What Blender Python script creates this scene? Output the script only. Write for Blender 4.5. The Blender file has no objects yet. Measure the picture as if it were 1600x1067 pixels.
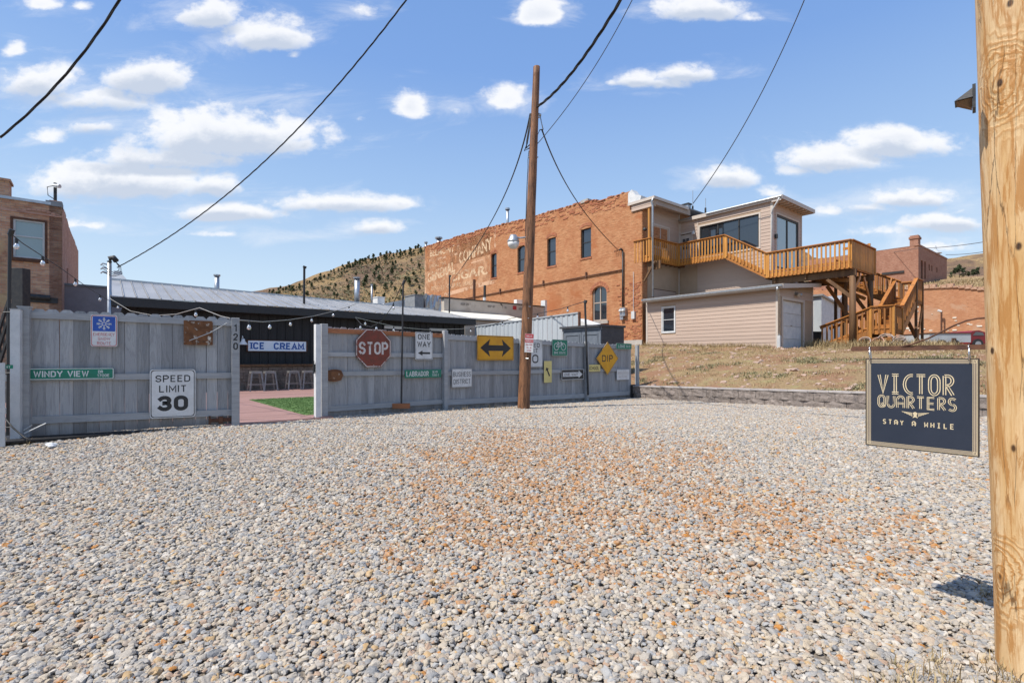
import bpy, bmesh, math, random
import numpy as np
from math import sin, cos, pi, radians, atan, atan2, sqrt
from mathutils import Vector, noise as mnoise
random.seed(7); np.random.seed(7)
SC = bpy.context.scene
COL = SC.collection

# ------------------------------------------------------------------ camera, sky, sun
EZ = 1.5                       # eye height
F, CX, HY = 788.0, 800.0, 562.0  # focal length and horizon of the photograph, in its pixels
cam_d = bpy.data.cameras.new('camera'); cam = bpy.data.objects.new('camera', cam_d); COL.objects.link(cam)
cam.location = (0, 0, EZ); cam.rotation_euler = (radians(90), 0, 0)
cam_d.sensor_width = 36.0; cam_d.lens = 36.0 * F / 1600.0
cam_d.shift_y = (HY - 533.5) / 1600.0
cam_d.clip_start = 0.05; cam_d.clip_end = 6000
SC.camera = cam
SUN_AZ = (-0.91, -0.41)        # horizontal direction towards the sun
SUN_EL = radians(55)
sl = bpy.data.lights.new('sun', 'SUN'); sl.energy = 4.6; sl.angle = radians(0.53); sl.color = (1.0, 0.945, 0.86)
so = bpy.data.objects.new('sun', sl); COL.objects.link(so)
sd = Vector((SUN_AZ[0]*cos(SUN_EL), SUN_AZ[1]*cos(SUN_EL), sin(SUN_EL))).normalized()
so.rotation_euler = sd.to_track_quat('Z', 'Y').to_euler(); so.location = (-20, -10, 40)
SC.view_settings.view_transform = 'Standard'; SC.view_settings.look = 'None'
SC.view_settings.exposure = 0.30; SC.view_settings.gamma = 1; SC.view_settings.use_curve_mapping = False
SC.render.engine = 'CYCLES'
SC.cycles.max_bounces = 5; SC.cycles.diffuse_bounces = 3; SC.cycles.glossy_bounces = 3
SC.cycles.transparent_max_bounces = 12; SC.cycles.use_denoising = True
try: SC.cycles.denoiser = 'OPENIMAGEDENOISE'
except Exception: pass

class G:
    """small node-building helper"""
    def __init__(s, nt): s.nt = nt
    def n(s, t, ins=None, **props):
        nd = s.nt.nodes.new(t)
        for k, v in props.items(): setattr(nd, k, v)
        for k, v in (ins or {}).items(): s.put(nd.inputs[k], v)
        return nd
    def put(s, sock, v):
        if isinstance(v, bpy.types.NodeSocket): s.nt.links.new(v, sock)
        elif isinstance(v, bpy.types.Node): s.nt.links.new(v.outputs[0], sock)
        else:
            if sock.type == 'RGBA' and len(v) == 3: v = (*v, 1)
            sock.default_value = v
    def m(s, op, a, b=None, c=None, clamp=False):
        nd = s.nt.nodes.new('ShaderNodeMath'); nd.operation = op; nd.use_clamp = clamp
        for i, v in enumerate((a, b, c)):
            if v is not None: s.put(nd.inputs[i], v)
        return nd.outputs[0]
    def v(s, op, a, b=None, scale=None):
        nd = s.nt.nodes.new('ShaderNodeVectorMath'); nd.operation = op
        s.put(nd.inputs[0], a)
        if b is not None: s.put(nd.inputs[1], b)
        if scale is not None: s.put(nd.inputs['Scale'], scale)
        return nd.outputs[1] if op in ('LENGTH', 'DISTANCE', 'DOT_PRODUCT') else nd.outputs[0]
    def mix(s, f, a, b, blend='MIX'):
        nd = s.nt.nodes.new('ShaderNodeMix'); nd.data_type = 'RGBA'; nd.blend_type = blend; nd.clamp_factor = True
        s.put(nd.inputs[0], f); s.put(nd.inputs[6], a); s.put(nd.inputs[7], b)
        return nd.outputs[2]
    def ss(s, x, a, b):
        nd = s.nt.nodes.new('ShaderNodeMapRange'); nd.interpolation_type = 'SMOOTHSTEP'
        s.put(nd.inputs[0], x); nd.inputs[1].default_value = a; nd.inputs[2].default_value = b
        return nd.outputs[0]
    def noise(s, vec, scale, detail=4, rough=.55, dist=0):
        return s.n('ShaderNodeTexNoise', {'Vector': vec, 'Scale': scale, 'Detail': detail, 'Roughness': rough, 'Distortion': dist}).outputs[0]
    def xyz(s, vec):
        nd = s.n('ShaderNodeSeparateXYZ', {0: vec}); return nd.outputs
    def comb(s, x, y, z):
        return s.n('ShaderNodeCombineXYZ', {0: x, 1: y, 2: z}).outputs[0]
    def ramp(s, f, stops, interp='LINEAR'):
        nd = s.n('ShaderNodeValToRGB', {0: f}); cr = nd.color_ramp; cr.interpolation = interp
        while len(cr.elements) < len(stops): cr.elements.new(0.5)
        for e, (p, c) in zip(cr.elements, stops): e.position = p; e.color = (*c, 1)
        return nd.outputs[0]

# sky -------------------------------------------------------------
W = bpy.data.worlds.new('World'); SC.world = W; W.use_nodes = True
nt = W.node_tree; nt.nodes.clear(); g = G(nt)
sky = g.n('ShaderNodeTexSky'); sky.sky_type = 'NISHITA'; sky.sun_disc = False
sky.sun_elevation = SUN_EL; sky.sun_rotation = atan2(SUN_AZ[0], SUN_AZ[1])
sky.altitude = 1200; sky.air_density = 1.0; sky.dust_density = 1.0; sky.ozone_density = 1.5
tc = g.n('ShaderNodeTexCoord'); D = tc.outputs['Generated']
dx, dy, dz = g.xyz(g.v('NORMALIZE', D))
az = g.m('ARCTAN2', dx, dy)
el = g.m('ARCSINE', dz)
fw = g.m('MAXIMUM', g.m('ABSOLUTE', dy), .06)
lx_ = g.m('DIVIDE', dx, fw); lz_ = g.m('DIVIDE', dz, fw)     # where the sight line meets a level cloud layer
# one cloud: 1 in its middle, 0 on its rim, flatter below than above
cg = bpy.data.node_groups.new('cloud_ellipse', 'ShaderNodeTree')
for nme in ('az', 'el', 'a', 'e', 'ra', 're'): cg.interface.new_socket(nme, in_out='INPUT', socket_type='NodeSocketFloat')
cg.interface.new_socket('m', in_out='OUTPUT', socket_type='NodeSocketFloat')
h = G(cg); gi = h.n('NodeGroupInput').outputs; go = h.n('NodeGroupOutput')
ddx = h.m('DIVIDE', h.m('SUBTRACT', gi[0], gi[2]), gi[4])
d0 = h.m('DIVIDE', h.m('SUBTRACT', gi[1], gi[3]), gi[5])
ddy = h.m('MAXIMUM', d0, h.m('MULTIPLY', d0, -1.7))
rr = h.m('SQRT', h.m('ADD', h.m('MULTIPLY', ddx, ddx), h.m('MULTIPLY', ddy, ddy)))
h.put(go.inputs[0], h.m('SUBTRACT', 1.0, rr))
def azel(px, py): return (px-CX)/F, (HY-py)/F
# the day's clouds: x, y, half width, half height (in the photograph's pixels, turned into directions), strength
CL = [(22,82,30,20,.8),(60,8,45,20,.8),(125,10,26,12,.5),(205,48,34,20,.35),(330,30,70,40,.7),(410,58,82,44,1.0),(460,88,16,12,.4),(560,15,60,25,.55),
      (230,125,85,42,.85),(60,135,85,45,.75),(130,160,120,36,.7),(350,215,185,62,1.15),(260,250,150,32,.8),(150,200,60,26,.7),(75,215,40,22,.6),(195,288,185,44,1.05),(330,292,60,30,.8),
      (530,320,125,24,.9),(360,335,105,20,.8),(580,358,60,19,.75),(640,168,36,32,.95),(710,170,30,20,.5),(560,187,20,12,.4),(790,160,48,32,.9),
      (845,22,48,34,.95),(1090,15,78,36,.95),(1170,28,34,14,.45),(1000,128,86,22,.75),(1075,118,62,22,.75),(955,130,34,18,.6),
      (1130,282,60,26,.75),(1085,294,34,11,.5),(1300,250,100,36,1.0),(1400,228,105,34,1.0),(1240,268,40,16,.7),(1210,302,34,16,.6),
      (1420,312,100,24,1.0),(1360,325,60,20,.7),(1290,330,60,16,.5),(1480,350,95,24,.8),(1380,362,80,18,.6),(120,352,130,15,.5),(480,300,70,10,.35),(1500,330,60,30,.5),
      (470,372,90,8,.3),(330,366,80,10,.4),(1460,385,80,16,.5)]
M = None; MB_ = None
for (px, py, rx, ry, st) in CL:
    a, e = azel(px, py); a2, _ = azel(px+rx, py); a1, _ = azel(px-rx, py); _, e1 = azel(px, py-ry); _, e2 = azel(px, py+ry)
    def grp(a, e, ra, re):
        nd = g.n('ShaderNodeGroup'); nd.node_tree = cg
        for i, v in enumerate((lx_, lz_, a, e, ra, re)): g.put(nd.inputs[i], v)
        return nd.outputs[0]
    ra, re = (a2-a1)/2*1.06, (e1-e2)/2*1.06
    o = g.m('MULTIPLY', grp(a, e, ra, re), st) if st < 1 else grp(a, e, ra, re)
    o = g.m('SUBTRACT', o, (1-min(st, 1))*.22)
    M = o if M is None else g.m('MAXIMUM', M, o)
    if rx > 55 and st >= .7:
        o2 = grp(a, e-re*.45, ra*.95, re*.80); MB_ = o2 if MB_ is None else g.m('MAXIMUM', MB_, o2)
nv = g.comb(dx, dy, g.m('MULTIPLY', dz, 1.5))
nl = g.comb(lx_, g.m('MULTIPLY', lz_, 1.55), g.m('MULTIPLY', g.ss(dy, .0, -.1), 5.))
front = g.ss(dy, .25, .55)
def oct_(v): return g.m('ADD', g.m('MULTIPLY', g.noise(v, 7.5, 11, .60, .1), .72), g.m('MULTIPLY', g.noise(v, 24.0, 8, .62, .2), .28))
n1 = g.m('ADD', g.m('MULTIPLY', oct_(nl), front), g.m('MULTIPLY', oct_(nv), g.m('SUBTRACT', 1., front)))
n2 = g.noise(nv, 3.2, 6, .55)
# the rest of the sky carries the same kind of scattered clouds
wide = g.m('MULTIPLY', g.m('SUBTRACT', n2, .585), 3.2)
behind = g.ss(g.m('MAXIMUM', g.m('MULTIPLY', g.m('ABSOLUTE', az), 1.0), g.m('MULTIPLY', el, 1.35)), .82, .98)
wide = g.m('SUBTRACT', wide, g.m('MULTIPLY', g.m('SUBTRACT', 1.0, behind), 3.0))
M = g.m('SUBTRACT', M, g.m('MULTIPLY', g.ss(dy, .35, .2), 3.0))
M = g.m('MAXIMUM', M, wide)
Mn = g.m('ADD', g.m('MULTIPLY', M, 1.25), g.m('MULTIPLY', g.m('SUBTRACT', n1, .5), 3.0))
dens = g.ss(Mn, .0, .58)
dens = g.m('MULTIPLY', dens, g.ss(M, -.25, .12))
dens = g.m('MULTIPLY', dens, .94)
wisp = g.m('MULTIPLY', g.ss(g.m('ADD', M, g.m('MULTIPLY', g.m('SUBTRACT', g.noise(g.comb(lx_, g.m('MULTIPLY', lz_, 3.2), 2.), 4.5, 9, .66, .6), .5), 4.2)), -.35, 1.1), g.m('MULTIPLY', front, .42))
dens = g.m('MAXIMUM', dens, wisp)
shade = g.ss(g.m('ADD', MB_, g.m('MULTIPLY', g.m('SUBTRACT', n1, .5), 1.9)), .05, .65)
shade = g.m('MAXIMUM', g.m('MULTIPLY', shade, .95), g.m('MULTIPLY', g.ss(Mn, .55, 1.4), .35))
ccol = g.mix(shade, (5.4, 5.45, 5.6), (3.2, 3.6, 4.3))
clear = g.ramp(g.m('DIVIDE', el, 1.5708), [(0., (4.1, 4.65, 5.0)), (.10, (3.2, 4.1, 5.0)), (.20, (2.15, 3.25, 4.95)), (.33, (1.25, 2.3, 4.6)), (.5, (.95, 1.9, 4.1)), (1., (.8, 1.6, 3.6))])
skyc = g.mix(.8, sky.outputs[0], clear)
final = g.mix(dens, skyc, ccol)
bg = g.n('ShaderNodeBackground', {'Color': final, 'Strength': 0.15})
wo = g.n('ShaderNodeOutputWorld'); nt.links.new(bg.outputs[0], wo.inputs[0])

# ------------------------------------------------------------------ frames and measuring
class Fr:
    def __init__(s, deg):
        s.t = radians(deg); s.c, s.s = cos(s.t), sin(s.t)
    def w(s, u, v, z=0): return Vector((s.c*u - s.s*v, s.s*u + s.c*v, z))
    def inv(s, x, y): return (s.c*x + s.s*y, -s.s*x + s.c*y)
    def hu(s, px, py, u):      # where the sight line of a photo pixel meets the plane u = const
        x = (px-CX)/F; Y = u/(s.c*x + s.s); return (u, -s.s*x*Y + s.c*Y, EZ+(HY-py)/F*Y)
    def hv(s, px, py, v):
        x = (px-CX)/F; Y = v/(-s.s*x + s.c); return (s.c*x*Y + s.s*Y, v, EZ+(HY-py)/F*Y)
F0, FT, FF, FG = Fr(0), Fr(39), Fr(42), Fr(28.7)   # world, town grid, fence line, gate leaf
def at(px, py, Y): return Vector(((px-CX)/F*Y, Y, EZ+(HY-py)/F*Y))
def sm(x, a, b):
    t = min(1, max(0, (x-a)/(b-a))); return t*t*(3-2*t)
def gz(x, y): return .42*sm(y, 2, 8.2) - .12*sm(y, 9, 16)
ORG = {}
def tag(o, label=None, cat=None, group=None, kind=None):
    if label: o['label'] = label
    if cat: o['category'] = cat
    if group: o['group'] = group
    if kind: o['kind'] = kind
    return o
def thing(name, label, cat, loc=(0,0,0), fr=F0, group=None, rz=0, local=False):
    """Empty at the thing's base. Parts are given in the frame's coordinates (or local ones)."""
    o = bpy.data.objects.new(name, None); COL.objects.link(o); o.empty_display_size = .2
    o.location = fr.w(*loc); o.rotation_euler = (0, 0, fr.t + radians(rz))
    ORG[o] = Vector((0, 0, 0)) if local else Vector(loc)
    return tag(o, label, cat, group)
def mesh_obj(name, me, mt, parent=None, loc=None, rot=None, scale=None):
    o = bpy.data.objects.new(name, me); COL.objects.link(o)
    if mt is not None:
        if not me.materials: me.materials.append(mt)
        elif me.materials[0] != mt:
            o.material_slots[0].link = 'OBJECT'; o.material_slots[0].material = mt
    if parent is not None:
        o.parent = parent; ORG[o] = ORG[parent]
    if loc is not None:
        o.location = Vector(loc) - (ORG[parent] if parent is not None and parent.type == 'EMPTY' else Vector((0,0,0)))
    if rot: o.rotation_euler = rot
    if scale: o.scale = scale
    return o
class MB:
    def __init__(s): s.V = []; s.Fc = []; s.sm = False
    def add(s, vs, fs):
        b = len(s.V); s.V += [tuple(v) for v in vs]; s.Fc += [tuple(b+i for i in f) for f in fs]; return s
    def box(s, x0, x1, y0, y1, z0, z1):
        x0, x1 = min(x0, x1), max(x0, x1); y0, y1 = min(y0, y1), max(y0, y1); z0, z1 = min(z0, z1), max(z0, z1)
        return s.add([(x0,y0,z0),(x1,y0,z0),(x1,y1,z0),(x0,y1,z0),(x0,y0,z1),(x1,y0,z1),(x1,y1,z1),(x0,y1,z1)],
                     [(0,3,2,1),(4,5,6,7),(0,1,5,4),(1,2,6,5),(2,3,7,6),(3,0,4,7)])
    def fbox(s, face, c, a0, a1, z0, z1, d0, d1):
        """box on a facade: face 'u' looks to -u, 'v' looks to -v; d = distance out of the plane"""
        return s.box(c-d1, c-d0, a0, a1, z0, z1) if face == 'u' else s.box(a0, a1, c-d1, c-d0, z0, z1)
    def plate(s, poly, y0, y1):     # polygon in x,z pushed through y
        n = len(poly)
        return s.add([(x, y0, z) for x, z in poly] + [(x, y1, z) for x, z in poly],
                     [tuple(range(n)), tuple(range(2*n-1, n-1, -1))] + [(i+n, (i+1) % n + n, (i+1) % n, i) for i in range(n)])
    def prism(s, pts, off):         # 3D polygon pushed along a vector
        n = len(pts); off = Vector(off)
        return s.add([Vector(p) for p in pts] + [Vector(p)+off for p in pts],
                     [tuple(range(n)), tuple(range(2*n-1, n-1, -1))] + [(i+n, (i+1) % n + n, (i+1) % n, i) for i in range(n)])
    def ring(s, outer, inner, y):   # flat printed band between two outlines
        n = len(outer)
        return s.add([(x, y, z) for x, z in outer] + [(x, y, z) for x, z in inner],
                     [(i, (i+1) % n, (i+1) % n + n, i+n) for i in range(n)])
    def poly(s, poly, y): return s.add([(x, y, z) for x, z in poly], [tuple(range(len(poly)))])
    def tube(s, pts, r, n=8, cap=True, r2=None):
        pts = [Vector(p) for p in pts]; b = len(s.V); L = len(pts)
        for i, p in enumerate(pts):
            t = (pts[min(i+1, L-1)] - pts[max(i-1, 0)]).normalized()
            up = Vector((0,0,1)) if abs(t.z) < .95 else Vector((1,0,0))
            a = t.cross(up).normalized(); c = t.cross(a)
            rr = r if r2 is None else r + (r2-r)*i/(L-1)
            for k in range(n): s.V.append(tuple(p + rr*(cos(2*pi*k/n)*a + sin(2*pi*k/n)*c)))
        for i in range(L-1):
            for k in range(n): s.Fc.append((b+i*n+k, b+i*n+(k+1) % n, b+(i+1)*n+(k+1) % n, b+(i+1)*n+k))
        if cap: s.Fc.append(tuple(b+k for k in range(n))[::-1]); s.Fc.append(tuple(b+(L-1)*n+k for k in range(n)))
        return s
    def bar(s, p, q, w, h):         # rectangular bar between two points
        p, q = Vector(p), Vector(q); t = (q-p).normalized()
        up = Vector((0,0,1)) if abs(t.z) < .95 else Vector((0,1,0))
        a = t.cross(up).normalized()*w/2; c = a.cross(t).normalized()*h/2
        return s.prism([p-a-c, p+a-c, p+a+c, p-a+c], q-p)
    def lathe(s, prof, cx=0, cy=0, n=16):
        b = len(s.V)
        for r, z in prof:
            for k in range(n): s.V.append((cx+r*cos(2*pi*k/n), cy+r*sin(2*pi*k/n), z))
        for i in range(len(prof)-1):
            for k in range(n): s.Fc.append((b+i*n+k, b+i*n+(k+1) % n, b+(i+1)*n+(k+1) % n, b+(i+1)*n+k))
        s.Fc.append(tuple(b+k for k in range(n))[::-1]); s.Fc.append(tuple(b+(len(prof)-1)*n+k for k in range(n)))
        return s
    def mesh(s, name, org=(0,0,0), smooth=False):
        me = bpy.data.meshes.new(name); o = Vector(org)
        me.from_pydata([(v[0]-o.x, v[1]-o.y, v[2]-o.z) for v in s.V], [], s.Fc); me.update()
        if smooth:
            for p in me.polygons: p.use_smooth = True
        return me
    def build(s, name, mt, parent, smooth=False):
        return mesh_obj(name, s.mesh(name, ORG.get(parent, (0,0,0)), smooth), mt, parent)
    def top(s, name, mt, label=None, cat=None, loc=(0,0,0), fr=F0, group=None, kind=None, smooth=False):
        """top-level thing that is a single mesh"""
        me = s.mesh(name, loc, smooth); o = mesh_obj(name, me, mt)
        o.location = fr.w(*loc); o.rotation_euler = (0, 0, fr.t); ORG[o] = Vector(loc)
        return tag(o, label, cat, group, kind)
def fpos(face, c, a, z, d): return (c-d, a, z) if face == 'u' else (a, c-d, z)
def frot(face): return (0, 0, radians(-90)) if face == 'u' else (0, 0, 0)
_bev = {}
def bevbox(name, w, d, h, b=.004):
    """shared mesh: box centred on x,y standing on z=0 with softened edges"""
    key = (name, round(w, 4), round(d, 4), round(h, 4), b)
    if key in _bev: return _bev[key]
    bm = bmesh.new(); bmesh.ops.create_cube(bm, size=1)
    for v in bm.verts: v.co = Vector((v.co.x*w, v.co.y*d, (v.co.z+.5)*h))
    bmesh.ops.bevel(bm, geom=list(bm.edges), offset=b, segments=1, affect='EDGES')
    me = bpy.data.meshes.new(name); bm.to_mesh(me); bm.free(); _bev[key] = me
    return me
def copy_tree(o, parent=None):
    c = o.copy(); COL.objects.link(c)
    if parent is not None: c.parent = parent
    for ch in KIDS.get(o, []): copy_tree(ch, c)
    return c
KIDS = {}
def index_kids(o):
    KIDS[o] = [c for c in bpy.data.objects if c.parent == o]
    for c in KIDS[o]: index_kids(c)
def text_mesh(s, w=None, h=None, bold=0., ext=0., name='lettering', shear=0, spacing=1.0):
    cu = bpy.data.curves.new('t', 'FONT'); cu.body = s; cu.align_x = 'CENTER'; cu.offset = bold; cu.extrude = ext
    cu.shear = shear; cu.space_character = spacing; cu.resolution_u = 4
    ob = bpy.data.objects.new('t', cu)
    me = bpy.data.meshes.new_from_object(ob); bpy.data.objects.remove(ob); bpy.data.curves.remove(cu)
    n = len(me.vertices); co = np.empty(n*3); me.vertices.foreach_get('co', co); co = co.reshape(-1, 3)
    lo, hi = co.min(0), co.max(0); c = (lo+hi)/2; sz = hi-lo
    sx = w/sz[0] if w else h/sz[1]; sy = h/sz[1] if h else sx
    X = (co[:, 0]-c[0])*sx; Z = (co[:, 1]-c[1])*sy; Y = -(co[:, 2])
    me.vertices.foreach_set('co', np.stack([X, Y, Z], 1).ravel()); me.update(); me.name = name
    return me      # stands in x,z and looks to -y
def _arc(cx, cz, rx, rz, a0, a1, n=10): return [(cx+rx*cos(radians(a0+(a1-a0)*k/n)), cz+rz*sin(radians(a0+(a1-a0)*k/n))) for k in range(n+1)]
_O = _arc(.25, .72, .25, .28, 0, 180) + _arc(.25, .28, .25, .28, 180, 360) + [(.5, .72)]
STROKES = {'A': (.56, [[(0,0),(.28,1),(.56,0)],[(.10,.33),(.46,.33)]]), 'B': (.5, [[(0,0),(0,1),(.27,1)]+_arc(.27,.755,.21,.245,90,-90)+[(0,.51)],[(0,0),(.27,0)]+_arc(.27,.255,.23,.255,-90,90)]),
 'C': (.5, [_arc(.25,.72,.25,.28,12,180)+_arc(.25,.28,.25,.28,180,348)]), 'D': (.5, [[(0,0),(0,1),(.22,1)]+_arc(.22,.72,.28,.28,90,0)+_arc(.22,.28,.28,.28,0,-90)+[(0,0)]]),
 'E': (.44, [[(.44,1),(0,1),(0,0),(.44,0)],[(0,.52),(.38,.52)]]), 'F': (.44, [[(.44,1),(0,1),(0,0)],[(0,.52),(.38,.52)]]),
 'G': (.5, [_arc(.25,.72,.25,.28,12,180)+_arc(.25,.28,.25,.28,180,360)+[(.5,.46),(.28,.46)]]), 'H': (.5, [[(0,0),(0,1)],[(.5,0),(.5,1)],[(0,.52),(.5,.52)]]),
 'I': (.0, [[(0,0),(0,1)]]), 'K': (.5, [[(0,0),(0,1)],[(.5,1),(0,.38)],[(.17,.58),(.5,0)]]), 'L': (.42, [[(0,1),(0,0),(.42,0)]]), 'M': (.62, [[(0,0),(0,1),(.31,.25),(.62,1),(.62,0)]]),
 'N': (.5, [[(0,0),(0,1),(.5,0),(.5,1)]]), 'O': (.5, [_O]), 'P': (.5, [[(0,0),(0,1),(.25,1)]+_arc(.25,.73,.25,.27,90,-90)+[(0,.46)]]),
 'R': (.5, [[(0,0),(0,1),(.25,1)]+_arc(.25,.74,.25,.26,90,-90)+[(0,.48)],[(.27,.48),(.5,0)]]),
 'S': (.48, [_arc(.24,.745,.24,.255,20,270,12)+_arc(.24,.25,.24,.25,90,-160,12)]), 'T': (.5, [[(0,1),(.5,1)],[(.25,1),(.25,0)]]),
 'U': (.5, [[(0,1)]+_arc(.25,.26,.25,.26,180,360)+[(.5,1)]]), 'V': (.54, [[(0,1),(.27,0),(.54,1)]]), 'W': (.74, [[(0,1),(.18,0),(.37,.9),(.56,0),(.74,1)]]), 'Y': (.54, [[(0,1),(.27,.45),(.54,1)],[(.27,.45),(.27,0)]]),
 '0': (.5, [_O]), '1': (.18, [[(0,.8),(.18,1),(.18,0)]]), '2': (.5, [_arc(.25,.73,.25,.27,165,-25)+[(0,0),(.5,0)]]),
 '3': (.48, [_arc(.23,.755,.23,.245,150,-90)+_arc(.23,.26,.25,.26,90,-150)]), '5': (.48, [[(.44,1),(.05,1),(.03,.58)]+_arc(.22,.32,.26,.32,110,-150)]),
 '7': (.5, [[(0,1),(.5,1),(.18,0)]]), 'c': (.4, [_arc(.2,.3,.2,.28,40,320)]), '.': (.0, [[(0,.0),(0,.08)]]), ' ': (.22, [])}
def ribbon(b, pts, wd, y):
    pts = [Vector((x, 0, z)) for x, z in pts]; n = len(pts); closed = (pts[0]-pts[-1]).length < 1e-6
    L = []; Rr = []
    for i, p in enumerate(pts):
        a = pts[i-1] if i > 0 else (pts[-2] if closed else None); c = pts[i+1] if i < n-1 else (pts[1] if closed else None)
        d1 = (p-a).normalized() if a is not None else (c-p).normalized(); d2 = (c-p).normalized() if c is not None else d1
        n1 = Vector((-d1.z, 0, d1.x)); n2 = Vector((-d2.z, 0, d2.x)); mm = (n1+n2); mm = mm.normalized() if mm.length > 1e-6 else n1
        k = wd/2/max(.5, mm.dot(n1)); L.append(p+mm*k); Rr.append(p-mm*k)
    o = len(b.V); b.V += [(p.x, y, p.z) for p in L] + [(p.x, y, p.z) for p in Rr]
    for i in range(n-1): b.Fc.append((o+i, o+n+i, o+n+i+1, o+i+1))
def stroke_mesh(s, w, h, wt=.15, name='lettering', gap=.20, serif=0.):
    """sign lettering drawn as even strokes; h = cap height, wt = stroke weight as a share of it"""
    x = 0; segs = []
    for ch in s:
        adv, st = STROKES.get(ch, STROKES[' '])
        for q in st: segs.append([(x+a, c) for a, c in q])
        x += adv+gap+wt*.5
    tot = x-gap-wt*.5; k = h; hw = tot*k
    inner_h = h*(1-wt); sx = ((w-h*wt) / tot) if w else inner_h*1.0; wt_ = wt*h*(min(1.15, max(.55, sx/inner_h))**.5)
    b = MB()
    for i, q in enumerate(segs):
        P = [((a-tot/2)*sx, (c-.5)*inner_h) for a, c in q]
        (x0, z0), (x1, z1) = P[0], P[1]; l = sqrt((x1-x0)**2+(z1-z0)**2) or 1; closed = sqrt((P[0][0]-P[-1][0])**2+(P[0][1]-P[-1][1])**2) < 1e-6
        if not closed and not serif:
            e = wt_/2 if abs(x1-x0) < l*.9 else 0
            P[0] = (x0-(x1-x0)/l*e*.999, z0-(z1-z0)/l*e); (xa, za), (xb, zb) = P[-2], P[-1]; l = sqrt((xb-xa)**2+(zb-za)**2) or 1
            e = wt_/2 if abs(xb-xa) < l*.9 else 0; P[-1] = (xb+(xb-xa)/l*e, zb+(zb-za)/l*e)
        ribbon(b, P, wt_, -.00015*(i % 3))
        if serif:
            for (xe, ze), (xn, zn) in ((P[0], P[1]), (P[-1], P[-2])):
                if abs(ze-zn) > abs(xe-xn)*1.2 and min(abs(ze-inner_h/2), abs(ze+inner_h/2)) < inner_h*.05: b.add([(xe-wt_*serif, -.0006, ze-wt_*.25), (xe+wt_*serif, -.0006, ze-wt_*.25), (xe+wt_*serif, -.0006, ze+wt_*.25), (xe-wt_*serif, -.0006, ze+wt_*.25)], [(0,1,2,3)])
    return b.mesh(name)
def lettering(parent, s, x, z, y, w, h, mt, bold=.0, ext=0, name='lettering', rot=None, wt=None, serif=0.):
    return mesh_obj(name, stroke_mesh(s, w, h, wt if wt else .12+bold*1.6, name, serif=serif), mt, parent, loc=(x, y, z), rot=rot)

# ------------------------------------------------------------------ materials
def newmat(name, rough=.7, metal=0., spec=.5):
    m = bpy.data.materials.new(name); m.use_nodes = True; nt = m.node_tree; g = G(nt)
    b = nt.nodes['Principled BSDF']; b.inputs['Roughness'].default_value = rough; b.inputs['Metallic'].default_value = metal
    b.inputs['Specular IOR Level'].default_value = spec
    tc = g.n('ShaderNodeTexCoord')
    return m, g, b, tc.outputs['Object']
def mottle(name, c1, c2, scale=3., stretch=(1,1,1), rough=.7, metal=0., bump=.2, bdist=.01, rnd=.12, spec=.5, detail=6, c3=None, lo=.35, hi=.65, s3=None):
    m, g, b, P = newmat(name, rough, metal, spec)
    oi = g.n('ShaderNodeObjectInfo')
    P2 = g.v('ADD', g.v('MULTIPLY', P, stretch), g.v('SCALE', (13., 7., 5.), scale=oi.outputs['Random']))
    n = g.noise(P2, scale, detail, .6)
    c = g.mix(g.ss(n, lo, hi), c1, c2)
    if c3:
        n3 = g.noise(P2, s3 or scale*.37, 5, .6, .3); c = g.mix(g.ss(n3, .58, .70), c, c3)
    fine = g.noise(P2, scale*7, 3, .6)
    c = g.mix(g.m('MULTIPLY', g.m('ABSOLUTE', g.m('SUBTRACT', fine, .5)), .8), c, (c1[0]*.55, c1[1]*.55, c1[2]*.55))
    hsv = g.n('ShaderNodeHueSaturation', {'Color': c, 'Value': g.m('ADD', 1-rnd, g.m('MULTIPLY', oi.outputs['Random'], 2*rnd))})
    g.put(b.inputs['Base Color'], hsv)
    if bump:
        bp = g.n('ShaderNodeBump', {'Height': g.m('ADD', n, g.m('MULTIPLY', fine, .5)), 'Strength': bump, 'Distance': bdist}); g.put(b.inputs['Normal'], bp)
    return m
def flat(name, c, rough=.5, metal=0., wear=.0, spec=.5):
    return mottle(name, c, tuple(x*.88 for x in c), 6, rough=rough, metal=metal, bump=.05, rnd=.03, spec=spec)
def worn_print(name, c, amount=.35, scale=30, rough=.5, under=None):
    """paint that has flaked: holes show the surface behind (alpha), amount 0..1"""
    m, g, b, P = newmat(name, rough)
    n = g.noise(P, scale, 8, .68, .4); n2 = g.noise(P, scale*.18, 3, .5)
    g.put(b.inputs['Base Color'], g.mix(g.ss(n, .3, .7), c, tuple(x*.8 for x in c)))
    a = g.ss(g.m('ADD', n, g.m('MULTIPLY', g.m('SUBTRACT', n2, .5), .7)), .2+amount*.35, .3+amount*.45)
    g.put(b.inputs['Alpha'], a)
    return m
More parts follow.
